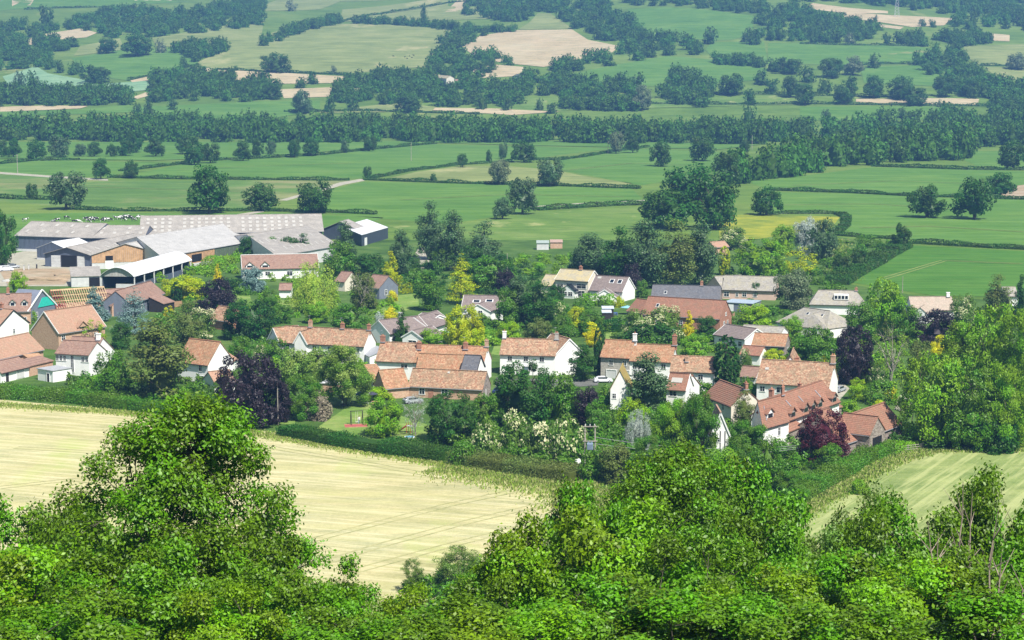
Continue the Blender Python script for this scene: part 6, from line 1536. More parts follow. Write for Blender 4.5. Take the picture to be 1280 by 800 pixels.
# ------------------------------------------------------------ field trees in the valley, one by one
FT = [
 (2,174,197,16,'dark round tree, first of the row above the farm track'),(17,173,197,18,'second dark tree of the row above the farm track'),(45,175,199,27,'wide dark oak with visible trunk in the same row'),
 (75,169,197,28,'grey green ash in the row above the farm track'),(101,180,196,17,'low bushy tree next to the grey green ash'),(118,177,196,20,'rounded tree between the low bush and the small one'),
 (140,180,196,14,'smallest tree in the row above the farm track'),(157,173,195,22,'dark tree, left of a close pair near the wood'),(170,164,191,22,'taller dark tree, other of the close pair near the wood'),
 (195,171,196,25,'wide oak standing alone before the valley wood'),(235,168,193,30,'broad tree at the back of the oak trio'),(243,178,206,26,'darkest and lowest of the oak trio'),(263,179,204,24,'third of the oak trio'),
 (304,176,201,22,'bushy tree beside the diagonal hedge'),(322,172,197,16,'narrow tree beside the diagonal hedge'),(339,175,193,13,'thin small tree before the valley wood'),(368,174,197,18,'dark bushy tree on the climbing hedge'),
 (389,172,195,23,'wide dark tree next to the bushy one on the climbing hedge'),(431,174,191,11,'small thin tree near the middle of the climbing hedge'),(462,169,189,18,'round tree near the top of the climbing hedge'),
 (459,208,224,11,'little dark tree at the bend of the farm track'),(578,192,209,15,'small round tree on the brownish hedge'),(611,187,204,8,'pollard stump tree on the brownish hedge'),(629,178,199,12,'thin bare looking tree at the hedge end'),
 (624,200,231,30,'pale wispy tree on the dark hedge'),(542,217,228,9,'tiny bush tree on the dark hedge'),(655,176,203,30,'broad twin topped tree at the field corner'),(687,197,233,34,'lone grey oak on the dark hedge end'),
 (770,165,192,20,'pale leaning tree beside the valley wood'),(791,167,191,18,'second leaning tree beside the valley wood'),(826,175,208,28,'lone round oak in the middle of the green field'),(878,168,201,34,'spreading oak before the valley wood'),
 (931,175,192,15,'small tree at the slanting wood top'),(126,198,224,23,'dark small oak beside the track hedge'),(164,200,223,17,'round little oak beside the track hedge'),(40,229,249,16,'bushy tree on the dry pasture hedge'),
 (83,215,262,50,'big grey green tree on the dry pasture'),(262,207,267,56,'large dark tree with a ragged top beyond the sheds'),(326,229,263,48,'low spreading oak beyond the sheds'),(393,226,267,46,'fine round oak with thick trunk beyond the sheds'),
 (653,222,268,38,'tall grey green tree on the edge of the rough meadow'),(628,247,274,27,'smaller dark tree beside the tall grey green one'),(958,233,269,38,'dark oak at the corner of the buttercup meadow'),
 (1158,231,272,46,'spreading oak standing alone in the green field'),(1218,223,274,54,'darkest spreading oak with shadow under it'),(1250,216,247,42,'oak behind the darkest spreading one'),(1266,176,211,38,'oak on the far thick hedge'),
 (1126,280,311,24,'leaning little oak at the lush field corner'),(1052,318,345,26,'hedge oak beside the lush field'),(1075,310,338,26,'second hedge oak beside the lush field'),
 # hill trees
 (345,66,91,36,'wide many stemmed oak on the tan strip'),(417,82,92,11,'small tree at the pale pasture foot'),(390,89,105,17,'dark round tree on the tan strips'),(377,96,110,20,'bushier tree on the tan strips'),(340,104,124,26,'broad tree at the wood end'),
 (378,112,142,26,'thin topped tree over the yellow green strip'),(412,120,140,14,'narrow dark tree on the yellow green strip'),(440,118,138,16,'tree on the yellow green strip edge'),(510,116,140,36,'oak pair in the yellow green strip'),(530,4,32,10,'tall narrow tree on the pasture skyline hedge'),
 (135,48,67,26,'dark tree on the upper pasture'),(172,43,70,42,'very large dark tree on the upper green field'),(200,48,66,16,'pale tree beside the very large dark one'),(58,6,38,22,'big tree at the hill wood end'),(58,10,30,14,'upright tree in the topmost pasture'),
 (25,88,108,16,'thin tree on the blue green crop edge'),(40,88,110,22,'rounded tree on the blue green crop edge'),(120,82,104,36,'oak pair between the crop strips'),(230,70,84,10,'small tree on the green hillside field'),
 (172,128,142,12,'first of three small oaks below the hill wood'),(186,124,142,16,'middle of three small oaks below the hill wood'),(216,122,137,15,'last of three small oaks below the hill wood'),(365,0,14,16,'dark round tree on the topmost pale pasture'),
 (888,33,55,22,'round oak on the green hilltop field'),(931,38,53,13,'small oak on the green hilltop field'),(940,34,56,22,'oak beside the hill wood edge'),(780,90,112,24,'oak on the green slope'),(798,90,112,20,'second oak on the green slope'),
 (674,122,138,13,'small tree on the yellow strip'),(690,128,142,18,'bushy tree on the yellow strip'),(634,122,138,14,'little tree at the yellow strip end'),(803,106,138,26,'pale tall tree on the lower slope'),(845,78,100,20,'upper tree of the round clump'),
 (914,92,119,34,'broad oak on the green lower slope'),(950,88,106,24,'oak near the stream line'),(937,110,131,18,'dark oak on the dark hedge'),(965,72,89,24,'oak of the line across the green slope, first'),(986,72,92,34,'oak of the line across the green slope, second'),
 (1040,73,97,34,'oak of the line across the green slope, third'),(1066,70,94,26,'pale oak of the line across the green slope'),(1092,66,85,20,'lone round oak in the upper green field'),(1008,82,103,24,'bushy oak below the line'),(1148,63,82,16,'dark oak at the wood strip'),
 (1163,60,82,22,'round dark oak at the wood strip'),(1272,66,87,28,'lone dark oak on the pale slope'),(966,98,116,22,'dark tree on the hedge'),(988,95,122,26,'tall oak on the hedge'),(1006,104,131,28,'wide oak on the hedge'),
 (1030,96,116,20,'neat oak in the middle hedge'),(1055,104,130,30,'oak with light under its crown'),(1062,95,112,24,'oak behind the light crowned one'),(1092,94,123,28,'dark oak beside the round pair'),(1126,95,124,40,'widest oak of the round pair'),
 (1142,108,132,34,'lower oak of the round pair'),(1182,95,121,30,'spreading tree by the wood strip'),(1212,98,121,28,'tree where the wood strip meets the hedge'),(1174,124,134,8,'tiny tree on the pale cut strip'),(1100,136,150,16,'small dark tree above the valley belt'),
 (1130,134,148,20,'rounded tree above the valley belt'),(1032,136,150,14,'thin tree above the valley belt'),(935,128,160,24,'dark tall tree rising from the belt'),(1015,33,54,14,'upright tree at the wood corner'),(1062,40,56,14,'pale small tree under the wood'),
 (1108,40,56,14,'little tree on the hedge by the small clump'),(1095,18,27,6,'tiny tree between the tan strips'),(1165,24,34,11,'small tree on the upper tan strip'),(1153,23,33,10,'thin tree on the upper tan strip'),
]
rng = random.Random(4)
for x, tp, bs, w, lb in FT:
    pale_ = any(k in lb for k in ('pale', 'grey', 'wispy', 'thin')); near_ = bs > 160
    key = 'oak' if near_ or w > 24 else 'far'
    mt = 'leaf_grey' if 'wispy' in lb or 'pale' in lb else ('leaf_poplar' if pale_ else ('leaf_dark' if 'dark' in lb else 'leaf_oak'))
    if near_ and w >= 20: T(key, M[mt], x, tp, bs, w * 1.06, lb, name='field_tree', group='trees standing in the fields')
    else: T(key, M[mt], x, tp, bs, w * 1.06, lb, name='field_tree', group='trees standing in the fields' if near_ else 'trees on the far hillside', joinit=True)
# ------------------------------------------------------------ trees on the near hillside (x, distance, top row, width px)
NT = [
 ('ash_tree', 'ash', 'leaf_near', 224, 96, 506, 350, 'tall ash rising above the rest in front of the hay field'),
 ('near_tree', 'near', 'leaf_near', 20, 120, 628, 230, 'round leafy tree beside the tall ash, at its sunny side'),
 ('near_tree', 'near', 'leaf_near', 95, 105, 640, 220, 'dense leafy tree growing under the tall ash'),
 ('near_tree', 'near', 'leaf_near_lime', 30, 85, 690, 260, 'yellow green canopy under the round leafy tree'),
 ('near_tree', 'near', 'leaf_near', 150, 80, 700, 250, 'leafy canopy below the trunk of the tall ash'),
 ('near_tree', 'near', 'leaf_near_lime', 265, 78, 745, 220, 'lime green canopy at the foot of the tall ash'),
 ('near_tree', 'near', 'leaf_near', 365, 100, 672, 180, 'leafy tree on the lower shoulder of the tall ash'),
 ('near_tree', 'near', 'leaf_near', 225, 88, 668, 230, 'full leafy tree hiding the stems of the tall ash'),
 ('near_tree', 'near', 'leaf_near', 345, 82, 712, 220, 'canopy in front of the ash shoulder'),
 ('near_tree', 'near', 'leaf_near', 450, 110, 738, 150, 'low leafy tree under the lower corner of the hay field'),
 ('near_tree', 'near', 'leaf_near', 415, 80, 752, 210, 'dark leafy canopy in front of the field corner'),
 ('near_tree', 'near', 'leaf_near_lime', 525, 100, 742, 170, 'light canopy under the feathery shrubs'),
 ('near_tree', 'near', 'leaf_near', 600, 120, 722, 170, 'low canopy beside the white farm bags'),
 ('near_tree', 'near', 'leaf_near', 560, 75, 765, 280, 'canopy at the middle of the bottom edge'),
 ('near_tree', 'near', 'leaf_near', 655, 92, 725, 210, 'leafy tree just below the white farm bags'),
 ('maple_tree', 'near', 'leaf_near', 728, 115, 612, 170, 'leafy maple with red tinged shoots at the field end'),
 ('maple_tree', 'near', 'leaf_near_lime', 690, 95, 655, 200, 'light maple hanging over the field corner'),
 ('near_tree', 'ash', 'leaf_near', 850, 120, 566, 265, 'tallest leafy tree in front of the hollow'),
 ('near_tree', 'near', 'leaf_near', 930, 128, 588, 210, 'leafy tree beside the tallest one before the hollow'),
 ('near_tree', 'near', 'leaf_near_lime', 770, 95, 640, 250, 'bright leafy tree below the tallest one'),
 ('near_tree', 'near', 'leaf_near', 860, 90, 680, 250, 'canopy under the tallest leafy tree'),
 ('near_tree', 'near', 'leaf_near', 740, 75, 725, 280, 'bright canopy near the bottom edge below the maples'),
 ('near_tree', 'near', 'leaf_near', 975, 105, 650, 190, 'leafy tree at the striped meadow lower corner'),
 ('near_tree', 'near', 'leaf_near_lime', 960, 80, 718, 250, 'light green canopy below the striped meadow corner'),
 ('near_tree', 'near', 'leaf_near_olive', 1045, 112, 662, 170, 'olive tinged leafy tree under the striped meadow'),
 ('thorn_tree', 'thin', 'leaf_near_olive', 1105, 118, 614, 170, 'thin leaved tree with open twigs against the striped meadow'),
 ('near_tree', 'near', 'leaf_near', 1125, 105, 644, 200, 'dense leafy tree under the thin leaved one'),
 ('near_tree', 'near', 'leaf_near', 1060, 85, 690, 250, 'canopy under the olive tinged tree'),
 ('near_tree', 'near', 'leaf_near', 1170, 112, 634, 210, 'leafy tree behind the bare stems'),
 ('near_tree', 'near', 'leaf_near', 1265, 112, 600, 190, 'leafy tree with high round top beyond the bare stems'),
 ('near_tree', 'near', 'leaf_near_lime', 1160, 80, 705, 260, 'bright canopy around the foot of the bare stems'),
 ('near_tree', 'near', 'leaf_near', 1262, 82, 690, 240, 'canopy at the bottom corner past the bare stems'),
 ('near_tree', 'near', 'leaf_near', 1060, 68, 755, 320, 'lowest canopy under the striped meadow'),
 ('near_tree', 'near', 'leaf_near', 860, 68, 750, 320, 'lowest canopy before the hollow'),
 ('near_tree', 'near', 'leaf_near_lime', 640, 68, 772, 300, 'lowest lime canopy at the bottom edge'),
 ('near_tree', 'near', 'leaf_near', 60, 66, 748, 320, 'lowest canopy before the tall ash'),
 ('near_tree', 'near', 'leaf_near', 1240, 66, 752, 320, 'lowest canopy at the bottom corner'),
 ('near_tree', 'near', 'leaf_near', 450, 64, 785, 300, 'lowest canopy below the field corner'),
]
for nm, kd, mt, x, d, v, w, lb in NT:
    X = (x - 640) / FPX * d; gz = zf(X, d); hgt = top_z(x, v, d) - gz
    put_tree(kd, M[mt], X, d, hgt, w / ppm(d), lb, name=nm)
# bare stems
def stems(label, base_px, d, top_v, n, spread, seed, name='dead_sapling'):
    rng = random.Random(seed); X = (base_px - 640) / FPX * d; gz = zf(X, d); r = empty(name, (X, d, gz)); tag(r, label, 'dead tree')
    H = top_z(base_px, top_v, d) - gz
    for i in range(n):
        mb = MB(); h = H * rng.uniform(.65, 1); p = Vector((rng.uniform(-.5, .5), rng.uniform(-.5, .5), 0)); dx = rng.uniform(-1, 1) * spread; ks = 7; pts = [p]
        for k in range(1, ks + 1):
            t = k / ks; pts.append(p + Vector((dx * t ** 1.4 + rng.uniform(-.12, .12), rng.uniform(-.3, .3) * t, h * t)))
        for k in range(ks): mb.tube(pts[k], pts[k + 1], .09 * (1 - k / ks) + .015, .09 * (1 - (k + 1) / ks) + .012, 6)
        for k in range(2, ks):
            for _ in range(2):
                e = pts[k] + Vector((rng.uniform(-1, 1) * .9, rng.uniform(-.5, .5), rng.uniform(.5, 1.5))); mb.tube(pts[k], e, .03, .008, 4)
        mb.build('stem', M['bark_dead'], r)
stems('cluster of bare upright stems against the striped meadow', 1215, 84, 588, 6, 1.4, 3)
stems('leaning pale bare stems near the bottom corner', 1262, 74, 668, 5, 2.0, 9)
# ------------------------------------------------------------ posts and wires
def pole(x, base, top, label, arm=0.0, r=.14, lamp=False, mat=None):
    g = gp(x, base); h = top_z(x, top, g.y) - g.z; e = empty('telegraph_pole', tuple(g)); tag(e, label, 'pole')
    mb = MB(); mb.tube((0, 0, -.3), (0, 0, h), r, r * .7, 8); mb.build('shaft', mat or M['bark_pale'], e)
    if arm:
        mb = MB(); mb.box((0, 0, h - .35), (arm, .12, .12)); mb.build('crossarm', M['bark_pale'], e)
        for s in (-1, 0, 1):
            mb = MB(); mb.tube((s * arm * .42, 0, h - .28), (s * arm * .42, 0, h - .02), .05, .07, 6); mb.build('insulator', wht, e)
    else:
        mb = MB(); mb.tube((0, 0, h), (0, 0, h + .12), r * .8, r * .3, 8); mb.build('cap', lead, e)
    if lamp:
        mb = MB(); mb.bar((0, 0, h - .3), (-1.2, 0, h - .1), .08, .08); mb.box((-1.4, 0, h - .12), (.7, .25, .14)); mb.build('lamp_head', lead, e)
    return g, h
PO = [(347.5, 531, 467, 'tall pale pole with a lamp arm beside the great purple beech', 0, True), (967, 496, 449, 'pale wooden pole in front of the big farmhouse', 0, False), (1012, 577, 554, 'short pole under the wine red tree', 0, False),
 (1205, 556, 511, 'pale pole against the great maples', 0, False), (634, 341, 317, 'thin pole among the trees behind the purple one', 0, False), (825, 358, 337, 'pole at the slate barn end', 0, False), (22, 217, 193, 'pole on the farm track hedge', 1.2, False),
 (514, 201, 178, 'slim white pole in the open green field', 0, False), (760, 192, 176, 'small pole near the leaning trees', 0, False), (940, 187, 169, 'pale pole before the slanting wood', 0, False), (942, 452, 432, 'pole behind the big farmhouse', 0, False),
 (167, 419, 392, 'pale pole in front of the blue cedar', 0, False), (129, 400, 383, 'pole beside the pink tiled roof', 0, False), (13, 288, 272, 'post at the end of the blue long shed', 0, False), (1128, 366, 346, 'pole at the lush field edge', 0, False), (1166, 140, 126, 'faint pole above the valley belt', 0, False)]
for x, bs, tp, lb, arm, lamp in PO: pole(x, bs, tp, lb, arm, .12 if bs > 300 else .22, lamp)
gA, gB = gp(731, 592), gp(743.5, 592); hH = top_z(731, 531, gA.y)
e = empty('transformer_poles', tuple((gA + gB) / 2)); tag(e, 'pair of poles carrying a grey blue transformer above the flowering elders', 'power pole'); c_ = (gA + gB) / 2
dx = (gB.x - gA.x) / 2
for s in (-1, 1):
    mb = MB(); mb.tube((s * dx, 0, -.3), (s * dx, 0, hH), .15, .12, 8); mb.build('pole', M['bark_pale'], e)
for z_ in (hH - .3, hH - 3.0, hH - 5.4):
    mb = MB(); mb.box((0, -.16, z_), (dx * 2 + .8, .14, .16)); mb.build('crossarm', M['bark_pale'], e)
mb = MB(); mb.box((0, -.35, hH - 3.9), (1.1, .8, 1.2)); mb.tube((-.3, -.35, hH - 3.3), (-.3, -.35, hH - 2.9), .07, .07, 6); mb.tube((.3, -.35, hH - 3.3), (.3, -.35, hH - 2.9), .07, .07, 6)
for k in range(5): mb.box((-.4 + k * .2, -.8, hH - 3.9), (.05, .14, .9))
mb.build('transformer', simple('transformer_paint', (.25, .32, .42), .5), e)
for s in (-1, 0, 1):
    mb = MB(); mb.tube((s * dx * .9, 0, hH - .2), (s * dx * .9, 0, hH + .15), .06, .08, 6); mb.build('insulator', wht, e)
def wire(a, b, sag, label, r=.035):
    mb = MB(); n = 14; pts = [a.lerp(b, i / n) - UP * sag * 4 * (i / n) * (1 - i / n) for i in range(n + 1)]
    for p, q in zip(pts, pts[1:]): mb.tube(p, q, r, r, 4, cap=False)
    tag(mb.build('power_line', simple('wire', (.35, .35, .36), .6), None, tuple(a), tuple(a)), label, 'power line')
q0 = gp(1012, 577); qz = top_z(1012, 554, q0.y)
for k, lb in enumerate(('upper wire from the transformer poles across the hollow', 'middle wire from the transformer poles across the hollow', 'lowest wire from the transformer poles across the hollow')):
    wire(Vector((gB.x + .1, gB.y, hH - .5 - k * 1.2 - 1.8)), Vector((q0.x, q0.y, qz - .2 - k * .25)), 1.4, lb)
# pylon in the haze
g = gp(1121, 21); e = empty('pylon', tuple(g)); tag(e, 'lattice pylon faint in the haze on the far slope', 'pylon'); Hh = 34
mb = MB()
for sx in (-1, 1):
    for sy in (-1, 1): mb.tube((sx * 3, sy * 3, 0), (sx * .6, sy * .6, Hh), .16, .1, 4)
for k in range(9):
    z0, z1 = Hh * k / 9, Hh * (k + 1) / 9; r0, r1 = 3 - 2.4 * k / 9, 3 - 2.4 * (k + 1) / 9
    for sy in (-1, 1): mb.tube((-r0, sy * r0, z0), (r1, sy * r1, z1), .08, .08, 4); mb.tube((r0, sy * r0, z0), (-r1, sy * r1, z1), .08, .08, 4)
mb.build('lattice', simple('galvanised', (.5, .52, .54), .5), e)
for z_, w_ in ((Hh * .66, 7), (Hh * .8, 9), (Hh * .93, 6)):
    mb = MB(); mb.bar((-w_, 0, z_), (w_, 0, z_), .5, .5); mb.build('arm', MATS['galvanised'], e)
# ------------------------------------------------------------ cattle
def skinmesh(name, verts, edges, radii, root=0, sub=1):
    me = bpy.data.meshes.new(name); me.from_pydata(verts, edges, []); o = bpy.data.objects.new(name, me); COL.objects.link(o)
    md = o.modifiers.new('skin', 'SKIN'); me.skin_vertices[0].data[root].use_root = True
    for i, r in enumerate(radii): me.skin_vertices[0].data[i].radius = (r, r) if isinstance(r, (int, float)) else r
    sd = o.modifiers.new('sub', 'SUBSURF'); sd.levels = sd.render_levels = sub
    dg = bpy.context.evaluated_depsgraph_get(); out = bpy.data.meshes.new_from_object(o.evaluated_get(dg)); bpy.data.objects.remove(o); out.name = name
    for p in out.polygons: p.use_smooth = True
    return out
def cow_mesh(graze, name):
    hx = 1.65 if graze else 1.75; hz = .35 if graze else 1.5
    v = [(-.75, 0, 1.15), (-.2, 0, 1.1), (.4, 0, 1.1), (.85, 0, 1.2), (1.25, 0, .95 if graze else 1.4), (hx - .1, 0, hz + .12), (hx + .22, 0, hz - .12 if not graze else hz - .22)]
    r = [.33, .40, .40, .30, .17, .15, .08]; e = [(i, i + 1) for i in range(6)]
    for sy in (-1, 1):
        for x0, a in ((.75, 3), (-.72, 0)):
            n = len(v); back = -.08 if a == 0 else .0
            v += [(x0, sy * .22, .85), (x0 + back, sy * .23, .48), (x0, sy * .23, .06)]; r += [.15, .075, .06]; e += [(a, n), (n, n + 1), (n + 1, n + 2)]
    n = len(v); v += [(-1.08, 0, 1.2), (-1.16, 0, .6)]; r += [.05, .035]; e += [(0, n), (n, n + 1)]
    n = len(v)
    for sy in (-1, 1): v += [(hx - .18, sy * .22, hz + .22)]; r += [.05]; e += [(5, n if sy < 0 else n + 1)]
    return skinmesh(name, v, e, r, 1)
cm, cnt, cb = nmat('friesian_hide'); mp = coords(cnt); oi = N(cnt, 'ObjectInfo'); nz = N(cnt, 'TexNoise', noise_dimensions='4D'); nz.inputs['Scale'].default_value = 1.1; nz.inputs['Detail'].default_value = 1
sc_ = N(cnt, 'Math', operation='MULTIPLY'); sc_.inputs[1].default_value = 40; cnt.links.new(oi.outputs['Random'], sc_.inputs[0]); cnt.links.new(sc_.outputs[0], nz.inputs['W']); cnt.links.new(mp.outputs[0], nz.inputs['Vector'])
rp = ramp(cnt, nz.outputs[0], [(.53, (.02, .018, .018)), (.55, (.75, .73, .70))]); cnt.links.new(rp.outputs[0], cb.inputs['Base Color']); cb.inputs['Roughness'].default_value = .8
cows = [cow_mesh(False, 'cow'), cow_mesh(True, 'cow_grazing')]
for m_ in cows: m_.materials.append(cm)
rr_ = random.Random(8)
CW = [(31, 277, 'black and white cow standing alone, farthest from the herd'), (67, 279, 'cow at the near side of the herd above the blue long shed'), (71, 277, 'dark cow beside the one above the blue long shed'), (83, 274, 'lone cow between the stray ones and the herd'),
 (93, 279, 'pale backed cow low behind the shed ridge'), (98, 279, 'second pale backed cow low behind the shed ridge')]
for x in (107, 110, 113, 116, 119, 121): CW.append((x, rr_.uniform(275, 278), None))
for x in (128, 131, 134, 137): CW.append((x, rr_.uniform(275, 278), None))
for x in (146, 149, 151, 154, 156, 158, 160, 163, 165, 167, 172, 174, 179): CW.append((x, rr_.uniform(272.5, 277), None))
for i, (x, y, lb) in enumerate(CW):
    g = gp(x, y); c = link('cow', cows[i % 2], None, (g.x, g.y, 0)); c.rotation_euler = (0, 0, rr_.choice([0, PI]) + rr_.uniform(-.6, .6)); c.scale = (1.05,) * 3
    tag(c, lb or 'black and white cow grazing in the close herd behind the farm sheds', 'cow', 'cows of the dairy herd')
blk = simple('black_hide', (.03, .025, .022), .8)
bm2 = cows[0].copy(); bm2.materials.clear(); bm2.materials.append(blk)
for x, y in ((506, 72), (509, 74), (512, 71), (515, 73), (517, 70), (492, 71)):
    g = gp(x, y); c = link('cow', bm2, None, tuple(g)); c.rotation_euler = (0, 0, rr_.uniform(0, 6)); tag(c, 'black bullock in the small huddle on the big pale pasture', 'cow', 'black cattle on the pale pasture')
# ------------------------------------------------------------ cars
def car(x, y, rz, paint, label, van=False):
    g = gp(x, y); e = empty('parked_car', tuple(g), rz); tag(e, label, 'car')
    L, W, Hh = (4.3, 1.75, 1.45) if not van else (4.8, 1.9, 1.95)
    pr = [(-.5, .28), (-.5, .62), (-.46, .78), (-.36, .86), (-.25, .99 if not van else 1.0), (.08, 1.0), (.27, .66), (.46, .58), (.5, .45), (.5, .22)]
    if van: pr = [(-.5, .2), (-.5, .9), (-.46, 1.0), (.15, 1.0), (.3, .62), (.47, .52), (.5, .4), (.5, .18)]
    def prof(sy, k): return [(px * L, sy * W / 2 * (1 if pz < .66 else k), pz * Hh) for px, pz in pr]
    A, B_ = prof(-1, .8), prof(1, .8); n = len(pr)
    mb = MB(); mb.add(A + B_, [tuple(range(n))[::-1], tuple(range(n, 2 * n))] + [(i, (i + 1) % n, n + (i + 1) % n, n + i) for i in range(n)]); mb.build('body', paint, e)
    for sy in (-1, 1):
        mb = MB(); mb.box((-.05 * L, sy * W * .435, Hh * .82), (L * .5, .05, Hh * .22)); mb.build('side_window', GL, e)
    mb = MB(); mb.box((.185 * L, 0, Hh * .83), (.05, W * .74, Hh * .3), Vector((.55, 0, .83)), Vector((0, 1, 0)), Vector((-.83, 0, .55))); mb.build('windscreen', GL, e)
    mb = MB(); mb.box((-.42 * L if not van else -.5 * L, 0, Hh * .86), (.05, W * .7, Hh * .2)); mb.build('rear_window', GL, e)
    for sx in (-.31, .31):
        for sy in (-1, 1):
            mb = MB(); mb.tube((sx * L, sy * (W / 2 - .2), .32), (sx * L, sy * (W / 2 + .02), .32), .32, .32, 14); w_ = mb.build('wheel', simple('tyre', (.02, .02, .02), .9), e)
            mb = MB(); mb.tube((sx * L, sy * (W / 2 + .0), .32), (sx * L, sy * (W / 2 + .04), .32), .19, .19, 10); mb.build('rim', lead, w_)
    for sy in (-1, 1):
        mb = MB(); mb.box((.495 * L, sy * W * .34, Hh * .45), (.06, .35, .16)); mb.build('headlight', wht, e)
simple('car_white', (.75, .76, .78), .25, .03, spec=.6); simple('car_blue', (.03, .05, .14), .25, .05, spec=.6); simple('car_silver', (.42, .44, .46), .3, .04, metal=.3, spec=.6); simple('car_dark', (.05, .055, .06), .3, .05, spec=.6); simple('car_red', (.35, .04, .04), .3, .05, spec=.6)
car(754, 478, .1, M['car_white'], 'white car parked on the drive before the stone cottages')
car(624, 492, 1.2, M['car_blue'], 'dark blue car parked at the dark gable end of the long barn')
car(516, 504, .5, M['car_silver'], 'silver car parked beside the long barn wall')
car(8, 339, .3, M['car_white'], 'white pickup standing on the farmyard gravel', van=True)
car(17, 335, .2, M['car_silver'], 'silver car in the farmyard behind the white pickup')
car(1049, 490, 1.0, M['car_silver'], 'pale car on the gravel drive beside the farmhouse gable')
car(1131, 507, 1.3, M['car_dark'], 'dark car half hidden by the great bright maple')
# ------------------------------------------------------------ small things in the gardens and yards
def at(x, y): return tuple(gp(x, y))
e = empty('swing_frame', at(446, 531), .25); tag(e, 'wooden swing frame on the orchard lawn', 'swing')
for sx in (-1.2, 1.2):
    for sy in (-1, 1):
        mb = MB(); mb.tube((sx, sy * .9, 0), (sx, 0, 2.9), .07, .07, 6); mb.build('leg', MATS['dark_timber'], e)
mb = MB(); mb.tube((-1.4, 0, 2.9), (1.4, 0, 2.9), .08, .08, 6); mb.build('beam', MATS['dark_timber'], e)
mb = MB(); mb.box((0, 0, .6), (.5, .2, .05)); mb.tube((-.2, 0, .6), (-.2, 0, 2.9), .02, .02, 4); mb.tube((.2, 0, .6), (.2, 0, 2.9), .02, .02, 4); mb.build('seat', wht, e)
e = empty('play_mat', at(445, 533), .15); tag(e, 'red rubber play mat with raised edge under the swing', 'play mat'); mb = MB(); mb.box((0, 0, .06), (4.6, 3, .12)); mb.build('mat', simple('red_rubber', (.36, .09, .08), .8), e)
mb = MB(); [mb.box((0, sy * 1.55, .12), (4.8, .12, .24)) for sy in (-1, 1)]; mb.build('edging', fence_wood, e)
# person by the swing
def person(x, y, rz, h, top, legs, label, arm=.25, stride=.12):
    g = gp(x, y); e = empty('person', tuple(g), rz); tag(e, label, 'person'); s = h / 1.75
    P = [(0, 0, .95), (0, 0, 1.12), (0, 0, 1.38), (0, 0, 1.5), (.01, 0, 1.6), (.02, 0, 1.72)]; R = [.15, .125, .15, .06, .095, .085]; E = [(0, 1), (1, 2), (2, 3), (3, 4), (4, 5)]
    for sy, st in ((-1, stride), (1, -stride)):
        n = len(P); P += [(0, sy * .1, .86), (st, sy * .1, .48), (st * 1.3, sy * .1, .08), (st * 1.3 + .16, sy * .11, .04)]; R += [.1, .07, .05, .045]; E += [(0, n), (n, n + 1), (n + 1, n + 2), (n + 2, n + 3)]
    for sy in (-1, 1):
        n = len(P); P += [(0, sy * .19, 1.4), (-.02 + arm * .3, sy * .25, 1.13), (arm, sy * .25, .92), (arm + .06, sy * .25, .85)]; R += [.062, .045, .035, .035]; E += [(2, n), (n, n + 1), (n + 1, n + 2), (n + 2, n + 3)]
        m = len(P)
        for k in range(5): a = (k - 2) * .02; P.append((arm + .1 + abs(a) * -.5, sy * .25 + a, .79 - (0 if k else -.04))); R.append(.009); E.append((n + 3, m + k))
    me = skinmesh('person_body', [(a * s, b_ * s, c * s) for a, b_, c in P], E, [r * s for r in R], 0); sk = simple('skin', (.50, .32, .24), .6)
    for mt in (top, legs, sk): me.materials.append(mt)
    for p in me.polygons:
        c = p.center; p.material_index = 0 if .93 * s < c.z < 1.48 * s and (c.x ** 2 < .03 or c.z > 1.1 * s) else (1 if c.z < .98 * s and abs(c.y) < .2 * s else 2)
    link('body', me, e); mb = MB(); mb.tube((.0, 0, 1.66 * s), (.0, 0, 1.8 * s), .105 * s, .06 * s, 10); mb.build('hair', simple('brown_hair', (.08, .05, .03), .8), e)
    for sy in (-1, 1):
        mb = MB(); mb.box((.098 * s, sy * .035 * s, 1.665 * s), (.012, .02, .012)); mb.build('eye', blk, e)
    return e
whs = simple('white_cloth', (.75, .75, .74), .8); jean = simple('pale_denim', (.28, .36, .50), .8)
person(449, 530, -1.9, 1.72, whs, jean, 'person in white top and pale blue trousers beside the swing')
person(428, 509, 2.4, 1.65, whs, simple('dark_trousers', (.04, .04, .06), .8), 'person in white top and dark trousers under the walnut tree')
# garden tables with parasols
def parasol(x, y, mat, label, h=2.4, r=1.3):
    e = empty('parasol', at(x, y)); tag(e, label, 'parasol'); mb = MB(); mb.tube((0, 0, 0), (0, 0, h), .03, .03, 6); mb.build('pole', wht, e)
    mb = MB(); n = 8; vs = [(0, 0, h + .05)] + [(r * math.cos(i * PI / 4), r * math.sin(i * PI / 4), h - .5) for i in range(n)] + [(0, 0, h - .03)] + [(r * math.cos(i * PI / 4), r * math.sin(i * PI / 4), h - .56) for i in range(n)]
    mb.add(vs, [(0, 1 + i, 1 + (i + 1) % n) for i in range(n)] + [(9, 10 + (i + 1) % n, 10 + i) for i in range(n)] + [(1 + i, 10 + i, 10 + (i + 1) % n, 1 + (i + 1) % n) for i in range(n)]); mb.build('canopy', mat, e)
    mb = MB(); mb.box((0, 0, .06), (.6, .6, .12)); mb.build('base', conc, e)
bluec = simple('blue_cloth', (.06, .10, .42), .8); tealc = simple('pale_teal_cloth', (.22, .46, .55), .8); redp = simple('red_plastic', (.48, .06, .05), .45)
parasol(451, 503, bluec, 'blue parasol behind the walnut tree'); parasol(459, 503, whs, 'white parasol beside the blue one'); parasol(465, 503, simple('dark_cloth', (.05, .05, .08), .8), 'dark parasol beside the barn hedge'); parasol(784, 393, tealc, 'pale teal parasol near the black garden shed', 2.6, 2.0)
